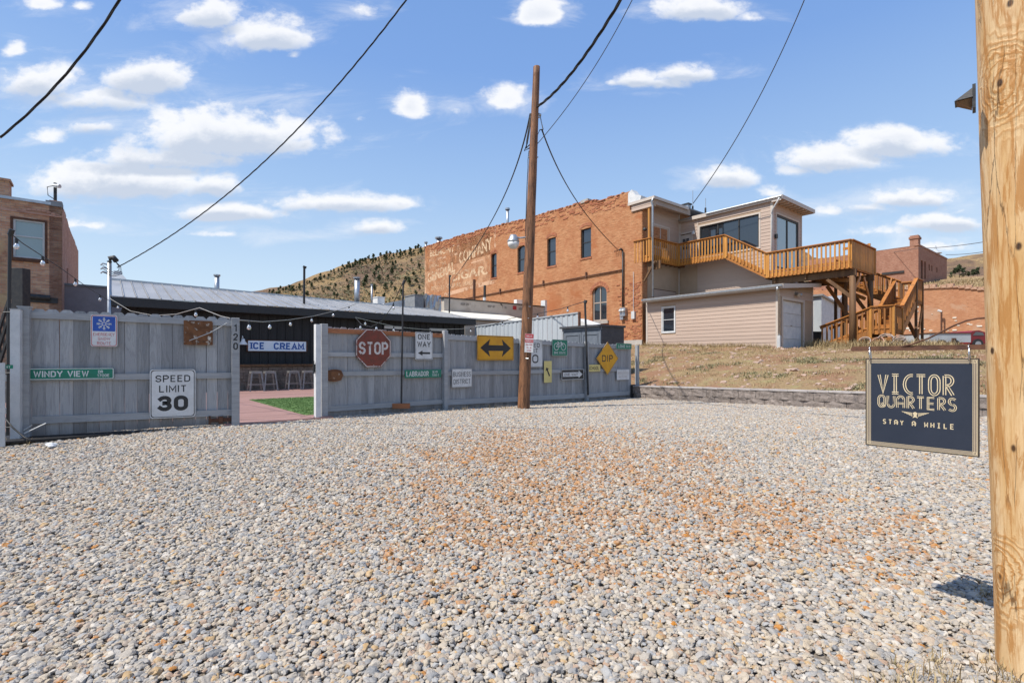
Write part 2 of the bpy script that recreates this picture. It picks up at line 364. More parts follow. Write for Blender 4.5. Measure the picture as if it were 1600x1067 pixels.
def brickmat(name, c1, c2, mortar, size=(.215, .075), rough=.9, stain=None, patch=None, bump=.5):
    m, g, b, P = newmat(name, rough, spec=.2)
    x, y, z = g.xyz(P)
    V = g.comb(g.m('ADD', x, y), z, 0.0)
    wob = g.noise(V, 1.3, 2, .5)
    V = g.v('ADD', V, g.comb(0., g.m('MULTIPLY', g.m('SUBTRACT', wob, .5), .05), 0.))
    bt = g.n('ShaderNodeTexBrick', {'Vector': V, 'Color1': (*c1, 1), 'Color2': (*c2, 1), 'Mortar': (*mortar, 1), 'Scale': 1.0,
             'Mortar Size': .008, 'Mortar Smooth': .3, 'Bias': 0., 'Brick Width': size[0], 'Row Height': size[1]})
    n = g.noise(P, .9, 7, .65, .3); n2 = g.noise(P, 9, 5, .7)
    cs_ = g.noise(g.comb(g.m('MULTIPLY', g.m('ADD', x, y), 2.2), g.m('MULTIPLY', z, 13.), 0.), 1., 5, .72)
    c0 = g.mix(g.m('MULTIPLY', g.ss(cs_, .50, .34), .55), bt.outputs[0], tuple(v*.42 for v in c1))
    c0 = g.mix(g.m('MULTIPLY', g.ss(cs_, .55, .68), .40), c0, mortar)
    c = g.mix(g.m('MULTIPLY', g.ss(n, .4, .68), .5), c0, stain or tuple(v*.6 for v in c1))
    c = g.mix(g.m('MULTIPLY', g.ss(n2, .55, .75), .45), c, tuple(min(1, v*1.35) for v in c2))
    if patch:
        pn = g.noise(P, .45, 5, .6, .5); c = g.mix(g.m('MULTIPLY', g.ss(pn, .58, .66), .75), c, patch)
    g.put(b.inputs['Base Color'], c)
    hgt = g.m('ADD', g.m('SUBTRACT', 1.0, bt.outputs[1]), g.m('MULTIPLY', n2, .9))
    g.put(b.inputs['Normal'], g.n('ShaderNodeBump', {'Height': hgt, 'Strength': bump, 'Distance': .02}))
    return m
def woodmat(name, c1, c2, dark, axis='z', scale=6., rough=.7, bump=.25, rnd=.15, knots=True, spec=.4, splash=False):
    m, g, b, P = newmat(name, rough, spec=spec)
    oi = g.n('ShaderNodeObjectInfo')
    st = {'x': (.08, 1, 1), 'y': (1, .08, 1), 'z': (1, 1, .08)}[axis]
    P2 = g.v('ADD', g.v('MULTIPLY', P, st), g.v('SCALE', (31., 17., 9.), scale=oi.outputs['Random']))
    n = g.noise(P2, scale, 6, .6, .6); w = g.m('SINE', g.m('MULTIPLY', n, 46.))
    c = g.mix(g.ss(n, .32, .68), c1, c2)
    c = g.mix(g.m('MULTIPLY', g.ss(w, .3, 1.0), .35), c, dark)
    if knots:
        P3 = g.v('ADD', g.v('MULTIPLY', P, tuple(.45 if s < 1 else 1. for s in st)), g.v('SCALE', (11., 23., 5.), scale=oi.outputs['Random']))
        vo = g.n('ShaderNodeTexVoronoi', {'Vector': P3, 'Scale': 2.6, 'Randomness': 1.0})
        c = g.mix(g.m('MULTIPLY', g.ss(vo.outputs[0], .09, .03), .7), c, dark)
    if splash:      # mud thrown up along the foot, rain streaks and bare scuffs
        pn_ = g.noise(P2, 3.5, 6, .7, .4); zz_ = g.xyz(P)[2]
        c = g.mix(g.m('MULTIPLY', g.ss(g.m('ADD', zz_, g.m('MULTIPLY', pn_, .35)), .42, .12), .6), c, (.16,.125,.10))
        c = g.mix(g.m('MULTIPLY', g.ss(pn_, .60, .68), .5), c, (.40,.36,.32)); c = g.mix(g.m('MULTIPLY', g.ss(pn_, .36, .28), .5), c, (.17,.16,.155))
    hsv = g.n('ShaderNodeHueSaturation', {'Color': c, 'Value': g.m('ADD', 1-rnd, g.m('MULTIPLY', oi.outputs['Random'], 2*rnd))})
    g.put(b.inputs['Base Color'], hsv)
    g.put(b.inputs['Normal'], g.n('ShaderNodeBump', {'Height': g.m('ADD', n, g.m('MULTIPLY', w, .15)), 'Strength': bump, 'Distance': .01}))
    return m
MT = {}
MT['fence'] = woodmat('grey fence paint', (.27,.272,.28), (.34,.342,.345), (.16,.16,.16), 'z', 9, .65, .35, .19, splash=True)
MT['rail'] = woodmat('grey rail paint', (.32,.325,.33), (.375,.38,.385), (.225,.225,.23), 'x', 9, .65, .25, .08)
MT['redrail'] = woodmat('bare red-brown board', (.36,.13,.05), (.45,.18,.08), (.2,.07,.03), 'x', 9)
MT['white'] = flat('white paint', (.78,.78,.76))
MT['offwhite'] = mottle('weathered white paint', (.52,.53,.53), (.62,.62,.61), 4, rough=.6)
MT['signwhite'] = mottle('white sheet sign', (.70,.70,.69), (.60,.60,.59), 5, rough=.45, bump=.04, rnd=.03, c3=(.5,.49,.46), spec=.4)
MT['signback'] = flat('aluminium sign edge', (.5,.5,.5), .4, .6)
MT['black'] = flat('black paint', (.022,.022,.024), .5)
MT['signblack'] = flat('black sign print', (.02,.02,.022), .5)
MT['signred'] = flat('red sign print', (.50,.035,.04), .5)
MT['signblue'] = flat('blue sign print', (.02,.09,.42), .5)
MT['signgreen'] = mottle('green sign sheet', (.0,.20,.12), (.01,.16,.10), 6, rough=.45, bump=.03, rnd=.03)
MT['signyellow'] = mottle('amber sign sheet', (.74,.36,.012), (.66,.30,.01), 5, rough=.45, bump=.03, rnd=.03, c3=(.5,.25,.03))
MT['paleyellow'] = mottle('faded yellow sheet', (.72,.60,.22), (.64,.52,.20), 5, rough=.5, bump=.03, rnd=.03)
MT['stopred'] = mottle('rusting red enamel', (.22,.040,.022), (.15,.04,.022), 9, rough=.6, c3=(.10,.04,.02), s3=14, rnd=.02)
MT['stopprint'] = worn_print('chipped white enamel', (.66,.60,.56), .38, 26)
MT['rust'] = mottle('rust', (.075,.034,.022), (.13,.058,.032), 14, rough=.9, bump=.6, c3=(.07,.03,.015), rnd=.05)
MT['rustplate'] = mottle('rusted plate with old paint', (.20,.085,.035), (.12,.05,.02), 9, rough=.9, bump=.5, c3=(.62,.58,.50), s3=11, rnd=.02)
MT['steel'] = mottle('galvanised steel', (.48,.50,.52), (.38,.40,.42), 8, rough=.42, metal=.75, bump=.08)
MT['chrome'] = flat('bright steel', (.6,.6,.6), .25, .9)
MT['darkmetal'] = mottle('dark metal', (.03,.03,.032), (.05,.048,.045), 10, rough=.55, metal=.3)
MT['cable'] = flat('black cable', (.02,.02,.022), .6)
MT['cable2'] = flat('weathered grey cable', (.07,.07,.075), .6)
MT['stringcable'] = flat('pale cord', (.33,.32,.30), .6)
MT['brick'] = brickmat('orange brick', (.45,.19,.085), (.56,.275,.135), (.50,.30,.17), patch=(.42,.15,.06), stain=(.36,.12,.05), bump=.9)
MT['brickred'] = brickmat('red brick', (.40,.13,.06), (.50,.21,.11), (.36,.22,.15), stain=(.26,.08,.04))
MT['bricktan'] = brickmat('tan and brown brick', (.52,.26,.16), (.66,.42,.26), (.42,.34,.28), size=(.23,.085), patch=(.52,.38,.20), stain=(.24,.10,.05))
MT['brickside'] = brickmat('washed pink brick', (.50,.27,.19), (.60,.36,.27), (.45,.33,.27), size=(.23,.085), stain=(.36,.17,.11))
MT['brickfar'] = brickmat('dull red brick', (.33,.155,.10), (.42,.22,.15), (.38,.25,.19), stain=(.26,.11,.07))
MT['terracewall'] = brickmat('old orange brick', (.44,.20,.10), (.54,.27,.14), (.50,.32,.21), patch=(.50,.31,.20), stain=(.38,.16,.08))
MT['rubble'] = mottle('old mortar and rubble', (.38,.20,.12), (.50,.34,.24), 12, rough=.95, bump=.9, bdist=.03)
MT['ghost'] = worn_print('faded wall paint', (.72,.51,.32), .55, 3.6, .9)
MT['ghostband'] = worn_print('faded wall paint band', (.68,.42,.26), .5, 2.2, .9)
MT['siding'] = mottle('tan lap siding', (.48,.365,.29), (.445,.335,.265), 3, (.2,1,1), rough=.6, bump=.06, rnd=.05)
MT['stucco'] = mottle('tan stucco', (.44,.32,.22), (.41,.30,.205), 3, rough=.9, bump=.2)
MT['trim'] = mottle('pale trim paint', (.56,.49,.42), (.52,.45,.39), 4, rough=.55, bump=.05, rnd=.03)
MT['soffit'] = mottle('brown soffit', (.40,.31,.25), (.34,.27,.21), 3, rough=.7)
MT['roofgrey'] = mottle('grey roofing', (.26,.27,.28), (.20,.21,.22), 5, rough=.8)
MT['metalroof'] = mottle('grey metal roofing', (.42,.41,.40), (.34,.335,.33), 1.2, (1,.4,1), rough=.42, metal=.35, bump=.05, rnd=.07, c3=(.42,.42,.42))
MT['blackwood'] = woodmat('black stained board', (.012,.012,.014), (.022,.021,.022), (.006,.006,.006), 'z', 8, .6, .3, .2, knots=False)
MT['deck'] = woodmat('honey stained timber', (.45,.185,.035), (.58,.27,.055), (.22,.08,.015), 'z', 7, .5, .2, .16)
MT['deckx'] = woodmat('honey stained rail', (.38,.14,.028), (.48,.19,.04), (.28,.11,.02), 'x', 7, .5, .2, .10)
MT['decky'] = woodmat('honey stained rail along v', (.38,.14,.028), (.48,.19,.04), (.28,.11,.02), 'y', 7, .5, .2, .10)
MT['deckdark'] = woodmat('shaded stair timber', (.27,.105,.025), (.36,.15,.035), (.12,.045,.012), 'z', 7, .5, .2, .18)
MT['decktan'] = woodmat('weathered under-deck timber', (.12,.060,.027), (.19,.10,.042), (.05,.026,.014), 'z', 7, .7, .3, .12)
MT['patio'] = woodmat('faded red-brown decking', (.29,.165,.14), (.35,.205,.175), (.20,.11,.09), 'x', 6, .7, .2, .12, knots=False)
MT['stoneclad'] = mottle('stacked stone', (.16,.13,.105), (.25,.20,.16), 6, rough=.9, bump=.5, rnd=.25)
MT['hoop'] = mottle('old grey-pink iron', (.33,.26,.22), (.42,.35,.30), 8, rough=.8)
MT['concrete'] = mottle('concrete', (.36,.33,.30), (.44,.41,.37), 4, rough=.9, bump=.3)
MT['block'] = mottle('split-face block', (.22,.18,.155), (.34,.285,.25), 11, rough=.95, bump=1.0, bdist=.03, rnd=.14, c3=(.13,.11,.105))
MT['cap'] = mottle('pale concrete cap', (.42,.38,.35), (.34,.30,.28), 8, rough=.9, bump=.3, rnd=.06)
MT['bluemetal'] = mottle('pale blue-grey steel sheet', (.45,.485,.51), (.40,.435,.46), 2, (1,1,.3), rough=.5, bump=.05, rnd=.05)
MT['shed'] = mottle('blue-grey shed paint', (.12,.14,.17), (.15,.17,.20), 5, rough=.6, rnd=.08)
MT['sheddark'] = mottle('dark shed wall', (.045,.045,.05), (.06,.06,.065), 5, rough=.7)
MT['beige'] = mottle('beige render', (.46,.40,.33), (.52,.46,.39), 1.5, rough=.9, bump=.15, c3=(.38,.32,.26))
MT['cream'] = mottle('cream roof coating', (.74,.70,.60), (.66,.62,.52), 2, rough=.7)
MT['stuccopurple'] = mottle('dull mauve stucco', (.27,.235,.24), (.24,.21,.215), 3, rough=.9)
MT['clearbulb'] = None
m, g, b, P = newmat('clear bulb glass', .08); b.inputs['Base Color'].default_value = (.75,.77,.78,1); b.inputs['Transmission Weight'].default_value = .55; MT['clearbulb'] = m
m, g, b, P = newmat('dark window glass', .04, spec=1.0); b.inputs['Base Color'].default_value = (.018,.024,.032,1); b.inputs['Coat Weight'].default_value = .6; b.inputs['Coat Roughness'].default_value = .02; MT['glass'] = m
MT['glassdull'] = flat('dull dark glass', (.02,.024,.03), .35)
m, g, b, P = newmat('window glass with pale blind behind', .05, spec=1.0)
g.put(b.inputs['Base Color'], g.mix(g.ss(g.xyz(P)[2], -.2, .2), (.16,.22,.24), (.22,.30,.31))); b.inputs['Coat Weight'].default_value = .6; MT['glasspale'] = m
# thick round pole: yellow-tan softwood with amber streaks, curling grain round the knots and drying cracks
def polemat(name, c1, c2, dark, knots=(), grain=1.):
    m, g, b, P = newmat(name, .62, spec=.35)
    n = g.noise(g.v('MULTIPLY', P, (7, 7, .9)), 1.5, 6, .62, .4)
    kd = None
    kr = None
    Pd = g.v('ADD', P, g.v('SCALE', g.v('SUBTRACT', g.n('ShaderNodeTexNoise', {'Vector': P, 'Scale': 7., 'Detail': 4.}).outputs[1], (.5, .5, .5)), scale=.085))
    for i, k in enumerate(knots):
        d = g.v('LENGTH', g.v('MULTIPLY', g.v('SUBTRACT', P, k), (1, 1, .62)))
        kd = d if kd is None else g.m('MINIMUM', kd, d)
        if i < 2:
            d2 = g.v('LENGTH', g.v('MULTIPLY', g.v('SUBTRACT', Pd, k), (1, 1, .62))); kr = d2 if kr is None else g.m('MINIMUM', kr, d2)
    streak = g.noise(g.v('MULTIPLY', P, (16, 16, 1.5)), 1.5, 9, .72, .5)
    lines = g.noise(g.v('MULTIPLY', P, (6, 6, .55)), 1.5, 4, .5, .1)
    ln = g.m('MULTIPLY', lines, 95.)
    if kd is not None:      # grain runs round the knots in rings that fade into the straight grain
        fall = g.ss(kr, .24, .09); wav = g.noise(P, 9., 4, .6, .8)
        ln = g.m('ADD', g.m('MULTIPLY', ln, g.m('SUBTRACT', 1., fall)), g.m('MULTIPLY', g.m('ADD', g.m('MULTIPLY', kr, 260.), g.m('MULTIPLY', wav, 22.)), fall))
    w = g.m('SINE', ln)
    c = g.mix(g.ss(n, .3, .7), c1, c2)
    c = g.mix(g.m('MULTIPLY', g.ss(streak, .49, .57), .80), c, dark)
    near = g.ss(kr, .22, .07) if kd is not None else g.m('MULTIPLY', n, .0)
    c = g.mix(g.m('MULTIPLY', g.ss(w, .1, .8), g.m('ADD', .20, g.m('MULTIPLY', near, .60))), c, dark)
    crack = g.n('ShaderNodeTexVoronoi', {'Vector': g.v('MULTIPLY', g.v('ADD', P, g.comb(g.m('MULTIPLY', g.m('SUBTRACT', streak, .5), .045), 0., 0.)), (15, 15, .75)), 'Scale': 1.0}, feature='DISTANCE_TO_EDGE').outputs[0]
    ck = g.m('MULTIPLY', g.ss(crack, .016, .004), g.ss(g.noise(P, 2.2, 3, .5), .47, .56))
    c = g.mix(g.m('MULTIPLY', ck, .7), c, (.08,.042,.018))
    if kd is not None: c = g.mix(g.ss(kd, .016, .007), c, (.04,.02,.01))
    fine = g.noise(g.v('MULTIPLY', P, (70, 70, 2.6)), 2, 5, .65)
    c = g.mix(g.m('MULTIPLY', g.ss(fine, .48, .72), .5), c, dark)
    g.put(b.inputs['Base Color'], c)
    hh = g.m('ADD', g.m('SUBTRACT', g.m('MULTIPLY', fine, .5), g.m('MULTIPLY', ck, 2.5)), g.m('MULTIPLY', g.m('MULTIPLY', w, .22), g.m('ADD', .25, near)))
    g.put(b.inputs['Normal'], g.n('ShaderNodeBump', {'Height': hh, 'Strength': .55, 'Distance': .006}))
    return m
# gravel stones: colour varies stone by stone; iron-stained stones gather in one patch of the lot
m, g, b, P = newmat('river gravel', .72, spec=.3)
oi = g.n('ShaderNodeObjectInfo'); R = oi.outputs['Random']; L = oi.outputs['Location']
pal = [(0, (.40,.36,.31)), (.12, (.50,.43,.34)), (.24, (.31,.30,.285)), (.34, (.54,.485,.41)), (.44, (.43,.35,.275)), (.54, (.37,.35,.325)), (.64, (.50,.42,.32)),
       (.72, (.22,.225,.23)), (.77, (.60,.55,.48)), (.84, (.44,.31,.225)), (.89, (.37,.37,.365)), (.95, (.52,.36,.20)), (.988, (.50,.24,.09))]
c = g.ramp(R, pal, 'CONSTANT')
lx, ly, lz = g.xyz(L)
ex = g.m('DIVIDE', g.m('SUBTRACT', lx, .55), 2.6); ey = g.m('DIVIDE', g.m('SUBTRACT', ly, 5.6), 2.8)
ex2 = g.m('DIVIDE', g.m('SUBTRACT', lx, 2.3), 1.5); ey2 = g.m('DIVIDE', g.m('SUBTRACT', ly, 4.3), 1.1)
pm = g.m('MAXIMUM', g.m('SUBTRACT', 1., g.m('ADD', g.m('MULTIPLY', ex, ex), g.m('MULTIPLY', ey, ey))), g.m('SUBTRACT', .8, g.m('ADD', g.m('MULTIPLY', ex2, ex2), g.m('MULTIPLY', ey2, ey2))))
pn = g.noise(L, 1.6, 5, .7); r2 = g.m('FRACT', g.m('MULTIPLY', R, 57.31))
thr = g.m('ADD', g.m('MULTIPLY', g.ss(g.m('ADD', pm, g.m('MULTIPLY', g.m('SUBTRACT', pn, .5), 3.4)), -.15, 1.4), .66), .0)
iron = g.m('LESS_THAN', r2, thr)
orange = g.mix(g.m('FRACT', g.m('MULTIPLY', R, 191.7)), (.38,.235,.14), (.48,.22,.075))
c = g.mix(g.m('MULTIPLY', iron, g.m('ADD', .5, g.m('MULTIPLY', g.m('FRACT', g.m('MULTIPLY', R, 77.7)), .45))), g.mix(.12, c, (.44,.40,.35)), orange)
nn = g.noise(P, 1.1, 4, .6); nf = g.noise(P, 5, 3, .6)
c = g.mix(g.m('MULTIPLY', g.ss(nn, .4, .7), .35), c, (.55,.50,.44))
hs = g.n('ShaderNodeHueSaturation', {'Color': c, 'Saturation': 1.2, 'Value': g.m('ADD', .66, g.m('MULTIPLY', nf, .48))})
g.put(b.inputs['Base Color'], hs)
g.put(b.inputs['Normal'], g.n('ShaderNodeBump', {'Height': nf, 'Strength': .25, 'Distance': .1}))
MT['gravel'] = m
m, g, b, P = newmat('gravel bed', .95, spec=.2)
vo = g.n('ShaderNodeTexVoronoi', {'Vector': P, 'Scale': 34.})
c = g.mix(g.ss(g.xyz(vo.outputs['Color'])[0], .2, .9), (.27,.235,.19), (.46,.40,.32))
g.put(b.inputs['Base Color'], g.mix(g.m('MULTIPLY', g.ss(vo.outputs[0], .25, .6), .8), c, (.15,.125,.10)))
g.put(b.inputs['Normal'], g.n('ShaderNodeBump', {'Height': g.m('SUBTRACT', 1., vo.outputs[0]), 'Strength': .8, 'Distance': .02}))
MT['bed'] = m
m, g, b, P = newmat('dry slope earth', .95, spec=.15)
n = g.noise(P, .55, 8, .62, .4); n2 = g.noise(P, 2.3, 7, .65); n3 = g.noise(P, 14, 5, .7)
c = g.mix(g.ss(n, .4, .6), (.28,.155,.09), (.31,.22,.115))
c = g.mix(g.m('MULTIPLY', g.ss(n2, .5, .68), .7), c, (.30,.27,.12))
c = g.mix(g.m('MULTIPLY', g.ss(n3, .55, .75), .6), c, (.52,.42,.27)); c = g.mix(g.m('MULTIPLY', g.ss(n3, .46, .34), .8), c, (.13,.08,.05))
g.put(b.inputs['Base Color'], c); g.put(b.inputs['Normal'], g.n('ShaderNodeBump', {'Height': g.m('ADD', n2, n3), 'Strength': .8, 'Distance': .06}))
MT['earth'] = m
m, g, b, P = newmat('mountain slope', .95, spec=.1)
n = g.noise(P, .012, 8, .62, .4); n2 = g.noise(P, .07, 8, .7); n3 = g.noise(P, .5, 5, .7)
c = g.mix(g.ss(n, .42, .58), (.235,.15,.10), (.40,.27,.135))
c = g.mix(g.m('MULTIPLY', g.ss(n2, .50, .62), .75), c, (.165,.115,.08)); c = g.mix(g.m('MULTIPLY', g.ss(n3, .56, .70), .6), c, (.36,.25,.17))
c = g.mix(g.m('MULTIPLY', g.ss(n3, .46, .36), .6), c, (.10,.10,.055))
g.put(b.inputs['Base Color'], c); g.put(b.inputs['Normal'], g.n('ShaderNodeBump', {'Height': g.m('ADD', n2, n3), 'Strength': 1., 'Distance': 3.}))
MT['mountain'] = m
def blade_mat(name, cols):
    m, g, b, P = newmat(name, .8, spec=.2)
    v = g.n('ShaderNodeTexNoise', {'Vector': P, 'Scale': 11., 'Detail': 2}).outputs[0]
    g.put(b.inputs['Base Color'], g.ramp(v, cols)); return m
MT['straw'] = blade_mat('dry straw grass', [(.35, (.20,.135,.07)), (.5, (.36,.265,.135)), (.62, (.47,.37,.21)), (.72, (.19,.165,.08))])
MT['scrub'] = blade_mat('grey-green low weeds', [(.35, (.13,.12,.07)), (.5, (.22,.21,.11)), (.65, (.34,.29,.17))])
MT['turf'] = blade_mat('artificial turf', [(.3, (.055,.11,.03)), (.5, (.10,.18,.055)), (.7, (.17,.25,.09))])
MT['needles'] = blade_mat('pine needles', [(.35, (.065,.090,.045)), (.5, (.105,.130,.065)), (.7, (.15,.165,.09))])
MT['bark'] = mottle('pine bark', (.10,.07,.05), (.15,.10,.07), 3, rough=.9)
MT['rock'] = mottle('red-grey rock', (.36,.24,.18), (.46,.34,.27), 6, rough=.95, bump=.5, rnd=.15)
# ================================================================== GROUND
WALL_U = 12.95
def lat(v): return min(.35, (v-9.7)*.035) if v > 9.7 else max(-.40, (v-9.7)*.034)
def town_z(u, v):
    """ground behind the block wall, in the town frame"""
    if u < 22.6:
        t = min(1, max(0, (u-13.1)/9.5)); base = .66 + .016*(10-v)
        top = 2.02 + lat(v)
        return base + (top-base)*(1-(1-t)**1.5) + .05*mnoise.noise(Vector((u*.6, v*.6, 0)))
    z = 2.02 + (u-22.6)*.010 + lat(v)
    if u > 60.4:
        z = 7.9 + (u-60.4)*.15 + .25*mnoise.noise(Vector((u*.25, v*.25, 3)))
        if u > 100: z = 13.8 + (u-100)*.02
    return z + .06*mnoise.noise(Vector((u*.3, v*.3, 1)))
def grid(name, us, vs, zf, mt, fr, kind='structure', smooth=True):
    b = MB(); n = len(vs)
    for u in us:
        for v in vs: b.V.append((u, v, zf(u, v)))
    for i in range(len(us)-1):
        for j in range(n-1): b.Fc.append((i*n+j, (i+1)*n+j, (i+1)*n+j+1, i*n+j+1))
    return b.top(name, mt, fr=fr, kind=kind, smooth=smooth)
def fr_range(a, b, st):
    n = max(1, int(round((b-a)/st))); return [a+(b-a)*i/n for i in range(n+1)]
def lotz(u, v):
    p = FT.w(u, v); return gz(p.x, p.y)
grid('gravel_lot', fr_range(-60, -14, 4)[:-1]+fr_range(-14, WALL_U+.08, .5), fr_range(-40, -8, 4)[:-1]+fr_range(-8, 26, .5)[:-1]+fr_range(26, 90, 4), lambda u, v: lotz(u, v)-.012, MT['bed'], FT)
us = fr_range(13.1, 26, .35)[:-1]+fr_range(26, 60.3, 1.5)+[60.45]+fr_range(61, 110, 2)+[130, 160, 220]
grid('grassy_slope', us, fr_range(-60, -8, 3)[:-1]+fr_range(-8, 22, .5)[:-1]+fr_range(22, 110, 4), town_z, MT['earth'], FT)
# far plain under everything
b = MB(); n = 48; b.V.append((0, 0, -4)); b.V += [(3500*cos(2*pi*i/n), 3500*sin(2*pi*i/n), -4) for i in range(n)]
b.Fc += [(0, i+1, (i+1) % n + 1) for i in range(n)]
b.top('ground', MT['mountain'], kind='structure')

# mountains -------------------------------------------------------
def profile(pts, x):
    if x <= pts[0][0]: return pts[0][1]
    for (a, ya), (c, yc) in zip(pts, pts[1:]):
        if x <= c: return ya + (yc-ya)*(x-a)/(c-a)
    return pts[-1][1]
RIDGE = [(-40,500),(330,480),(400,462),(420,456),(470,445),(520,425),(545,414),(565,406),(610,398),(650,390),(700,380),(800,360),(920,350),(1050,356),(1200,390)]
def hill(name, x0, x1, nx, Y0, Y1, ny, prof, ybase, mt, seed, rough):
    b = MB()
    for i in range(nx+1):
        px = x0 + (x1-x0)*i/nx
        for j in range(ny+1):
            t = j/ny
            Y = Y0 + (Y1-Y0)*min(t, 1)
            zr = (HY-profile(prof, px))/F*Y1 + EZ; zb = EZ + (HY-ybase)/F*Y0
            z = zb + (zr-zb)*(t**1.15) if t <= .96 else zr - (t-.96)*zr*.8
            x = (px-CX)/F*Y1*(.5+.5*Y/Y1)
            z += rough*min(1, t*4)*(mnoise.fractal(Vector((x*.02, Y*.02, seed)), 1., 2., 6))*(1 if t < .9 else .45)
            b.V.append((x, Y, z))
    n = ny+1
    for i in range(nx):
        for j in range(ny): b.Fc.append((i*n+j, (i+1)*n+j, (i+1)*n+j+1, i*n+j+1))
    return b, b.top(name, mt, kind='structure', smooth=True)
hb, hill_o = hill('hill', -900, 1250, 230, 150, 460, 60, RIDGE, 520, MT['mountain'], 1.3, 7.)
h2, _ = hill('distant_hill', 1150, 2600, 120, 260, 800, 40, [(1150,420),(1300,416),(1400,410),(1470,405),(1500,401),(1530,398),(1700,380),(2000,360),(2600,390)], 470, MT['mountain'], 5.1, 9.)
from mathutils.bvhtree import BVHTree
hbvh = BVHTree.FromPolygons([Vector(v) for v in hb.V], hb.Fc)
h2bvh = BVHTree.FromPolygons([Vector(v) for v in h2.V], h2.Fc)
def cast(bvh, px, py):
    d = Vector(((px-CX)/F, 1, (HY-py)/F)).normalized(); r = bvh.ray_cast(Vector((0, 0, EZ)), d); return r[0]
# pines: trunk and an uneven crown of small needle sprays
def crown_mesh(seed, h=6.5, n=260, wide=1.0):
    rnd = random.Random(seed); b = MB()
    lobes = [(rnd.uniform(-.9, .9)*wide, rnd.uniform(-.9, .9)*wide, rnd.uniform(.30, .92)*h, rnd.uniform(.7, 1.25)) for _ in range(9)]
    for k in range(n):
        lx_, ly_, lz_, lr = rnd.choice(lobes); f = 1.35 - lz_/h*.85
        d = Vector((rnd.gauss(0,1), rnd.gauss(0,1), rnd.gauss(0,.7))).normalized()*lr*rnd.uniform(.55, 1.05)
        p = Vector((lx_*f, ly_*f, lz_)) + d*f*Vector((1,1,.8)).length/1.6
        s = rnd.uniform(.28, .55)
        a = Vector((rnd.gauss(0,1), rnd.gauss(0,1), rnd.gauss(0,.5))).normalized()*s; c = a.cross(Vector((rnd.gauss(0,1), rnd.gauss(0,1), rnd.gauss(0,1)))).normalized()*s*.8
        b.add([p-a-c, p+a-c*.4, p+c], [(0,1,2)]); b.add([p-a+c, p+a+c*.3, p-c], [(0,1,2)])
    return b
trees = []
for k in range(4):
    cm = crown_mesh(k+3, wide=1.1 if k < 3 else .8).mesh('crown')
    tm = MB().tube([(0,0,-.6),(.05,.03,2.4),(0,0,5.6)], .20, 6, r2=.05).mesh('trunk')
    trees.append((tm, cm))
def pine(p, s, label, group, k=None):
    tm, cm = trees[random.randrange(4) if k is None else k]
    t = bpy.data.objects.new('pine_tree', None); COL.objects.link(t); ORG[t] = Vector((0,0,0))
    t.location = p; t.rotation_euler = (0, 0, random.uniform(0, 6.28)); t.scale = (s*random.uniform(.85, 1.2), s*random.uniform(.85, 1.2), s)
    tag(t, label, 'tree', group)
    mesh_obj('trunk', tm, MT['bark'], t); mesh_obj('crown', cm, MT['needles'], t)
tree_px = [(452,452,1.1),(468,452,1.0),(432,460,.8),(500,438,1.1),(512,452,.8),(487,450,1.3),(527,462,.8),(592,440,1.5),(585,432,1.2),(612,428,1.5),(606,436,1.1),
           (568,448,1.1),(571,445,1.5),(544,452,1.2),(522,462,1.1),(602,452,1.4),(585,455,1.6),(617,455,1.1),(639,443,1.6),(640,445,1.3),(634,438,1.1),(650,442,1.2),
           (646,430,1.0),(618,412,1.0),(614,418,1.3),(588,426,1.6),(592,420,1.2),(655,452,1.0),(630,470,1.1),(600,466,1.2),(560,460,1.0),(542,440,.9),(524,448,1.0),
           (480,462,1.1),(462,463,.8),(445,466,.8),(655,418,1.1),(643,408,.9),(602,408,.8),(577,462,.9),(612,446,1.0),(628,424,.9),(556,430,.8),(534,430,.9),(573,438,1.4),(627,460,1.3),(650,462,1.2)]
for px, py, s in tree_px:
    p = cast(hbvh, px, py+3)
    if p: pine(p, s*.55*p.y/300, 'lone dark pine tree standing on the dry yellow hillside', 'pines scattered on the hillside')
for i in range(46):      # the tree line along the ridge
    px = 422 + i*5.4 + random.uniform(-1.5, 1.5)
    if px > 672: break
    py = profile(RIDGE, px)
    for q in range(3 if px > 530 else 2):
        p = cast(hbvh, px+random.uniform(-3, 3), py+(2.5, 6, 9)[q]+random.uniform(-1, 1.5)) or cast(hbvh, px, py+6)
        if p: pine(p, random.uniform(.45, 1.15)*.62*p.y/330*(.75 if px < 540 else 1), 'dark pine tree in the tree line along the hill ridge', 'pines along the hill ridge')
for px, py, s in [(1492,428,1.1),(1499,428,1.5),(1505,430,1.2),(1513,431,.9),(1521,431,1.2),(1527,430,1.3),(1486,431,.8)]:
    p = at(px, py+4, 240)
    pine(p, s*.62, 'green pine tree at the foot of the distant brown hill', 'pines below the distant hill')
b = MB()                 # the low ground those pines stand on
for i in range(25):
    x = 150 + i*12
    b.V += [(x, 150, 14.), (x, 262, 40.5+random.uniform(-.8, .8)), (x, 300, 38.)]
for i in range(24):
    for j in range(2): b.Fc.append((i*3+j, i*3+3+j, i*3+4+j, i*3+1+j))
b.top('far_field', MT['mountain'], kind='structure', smooth=True)
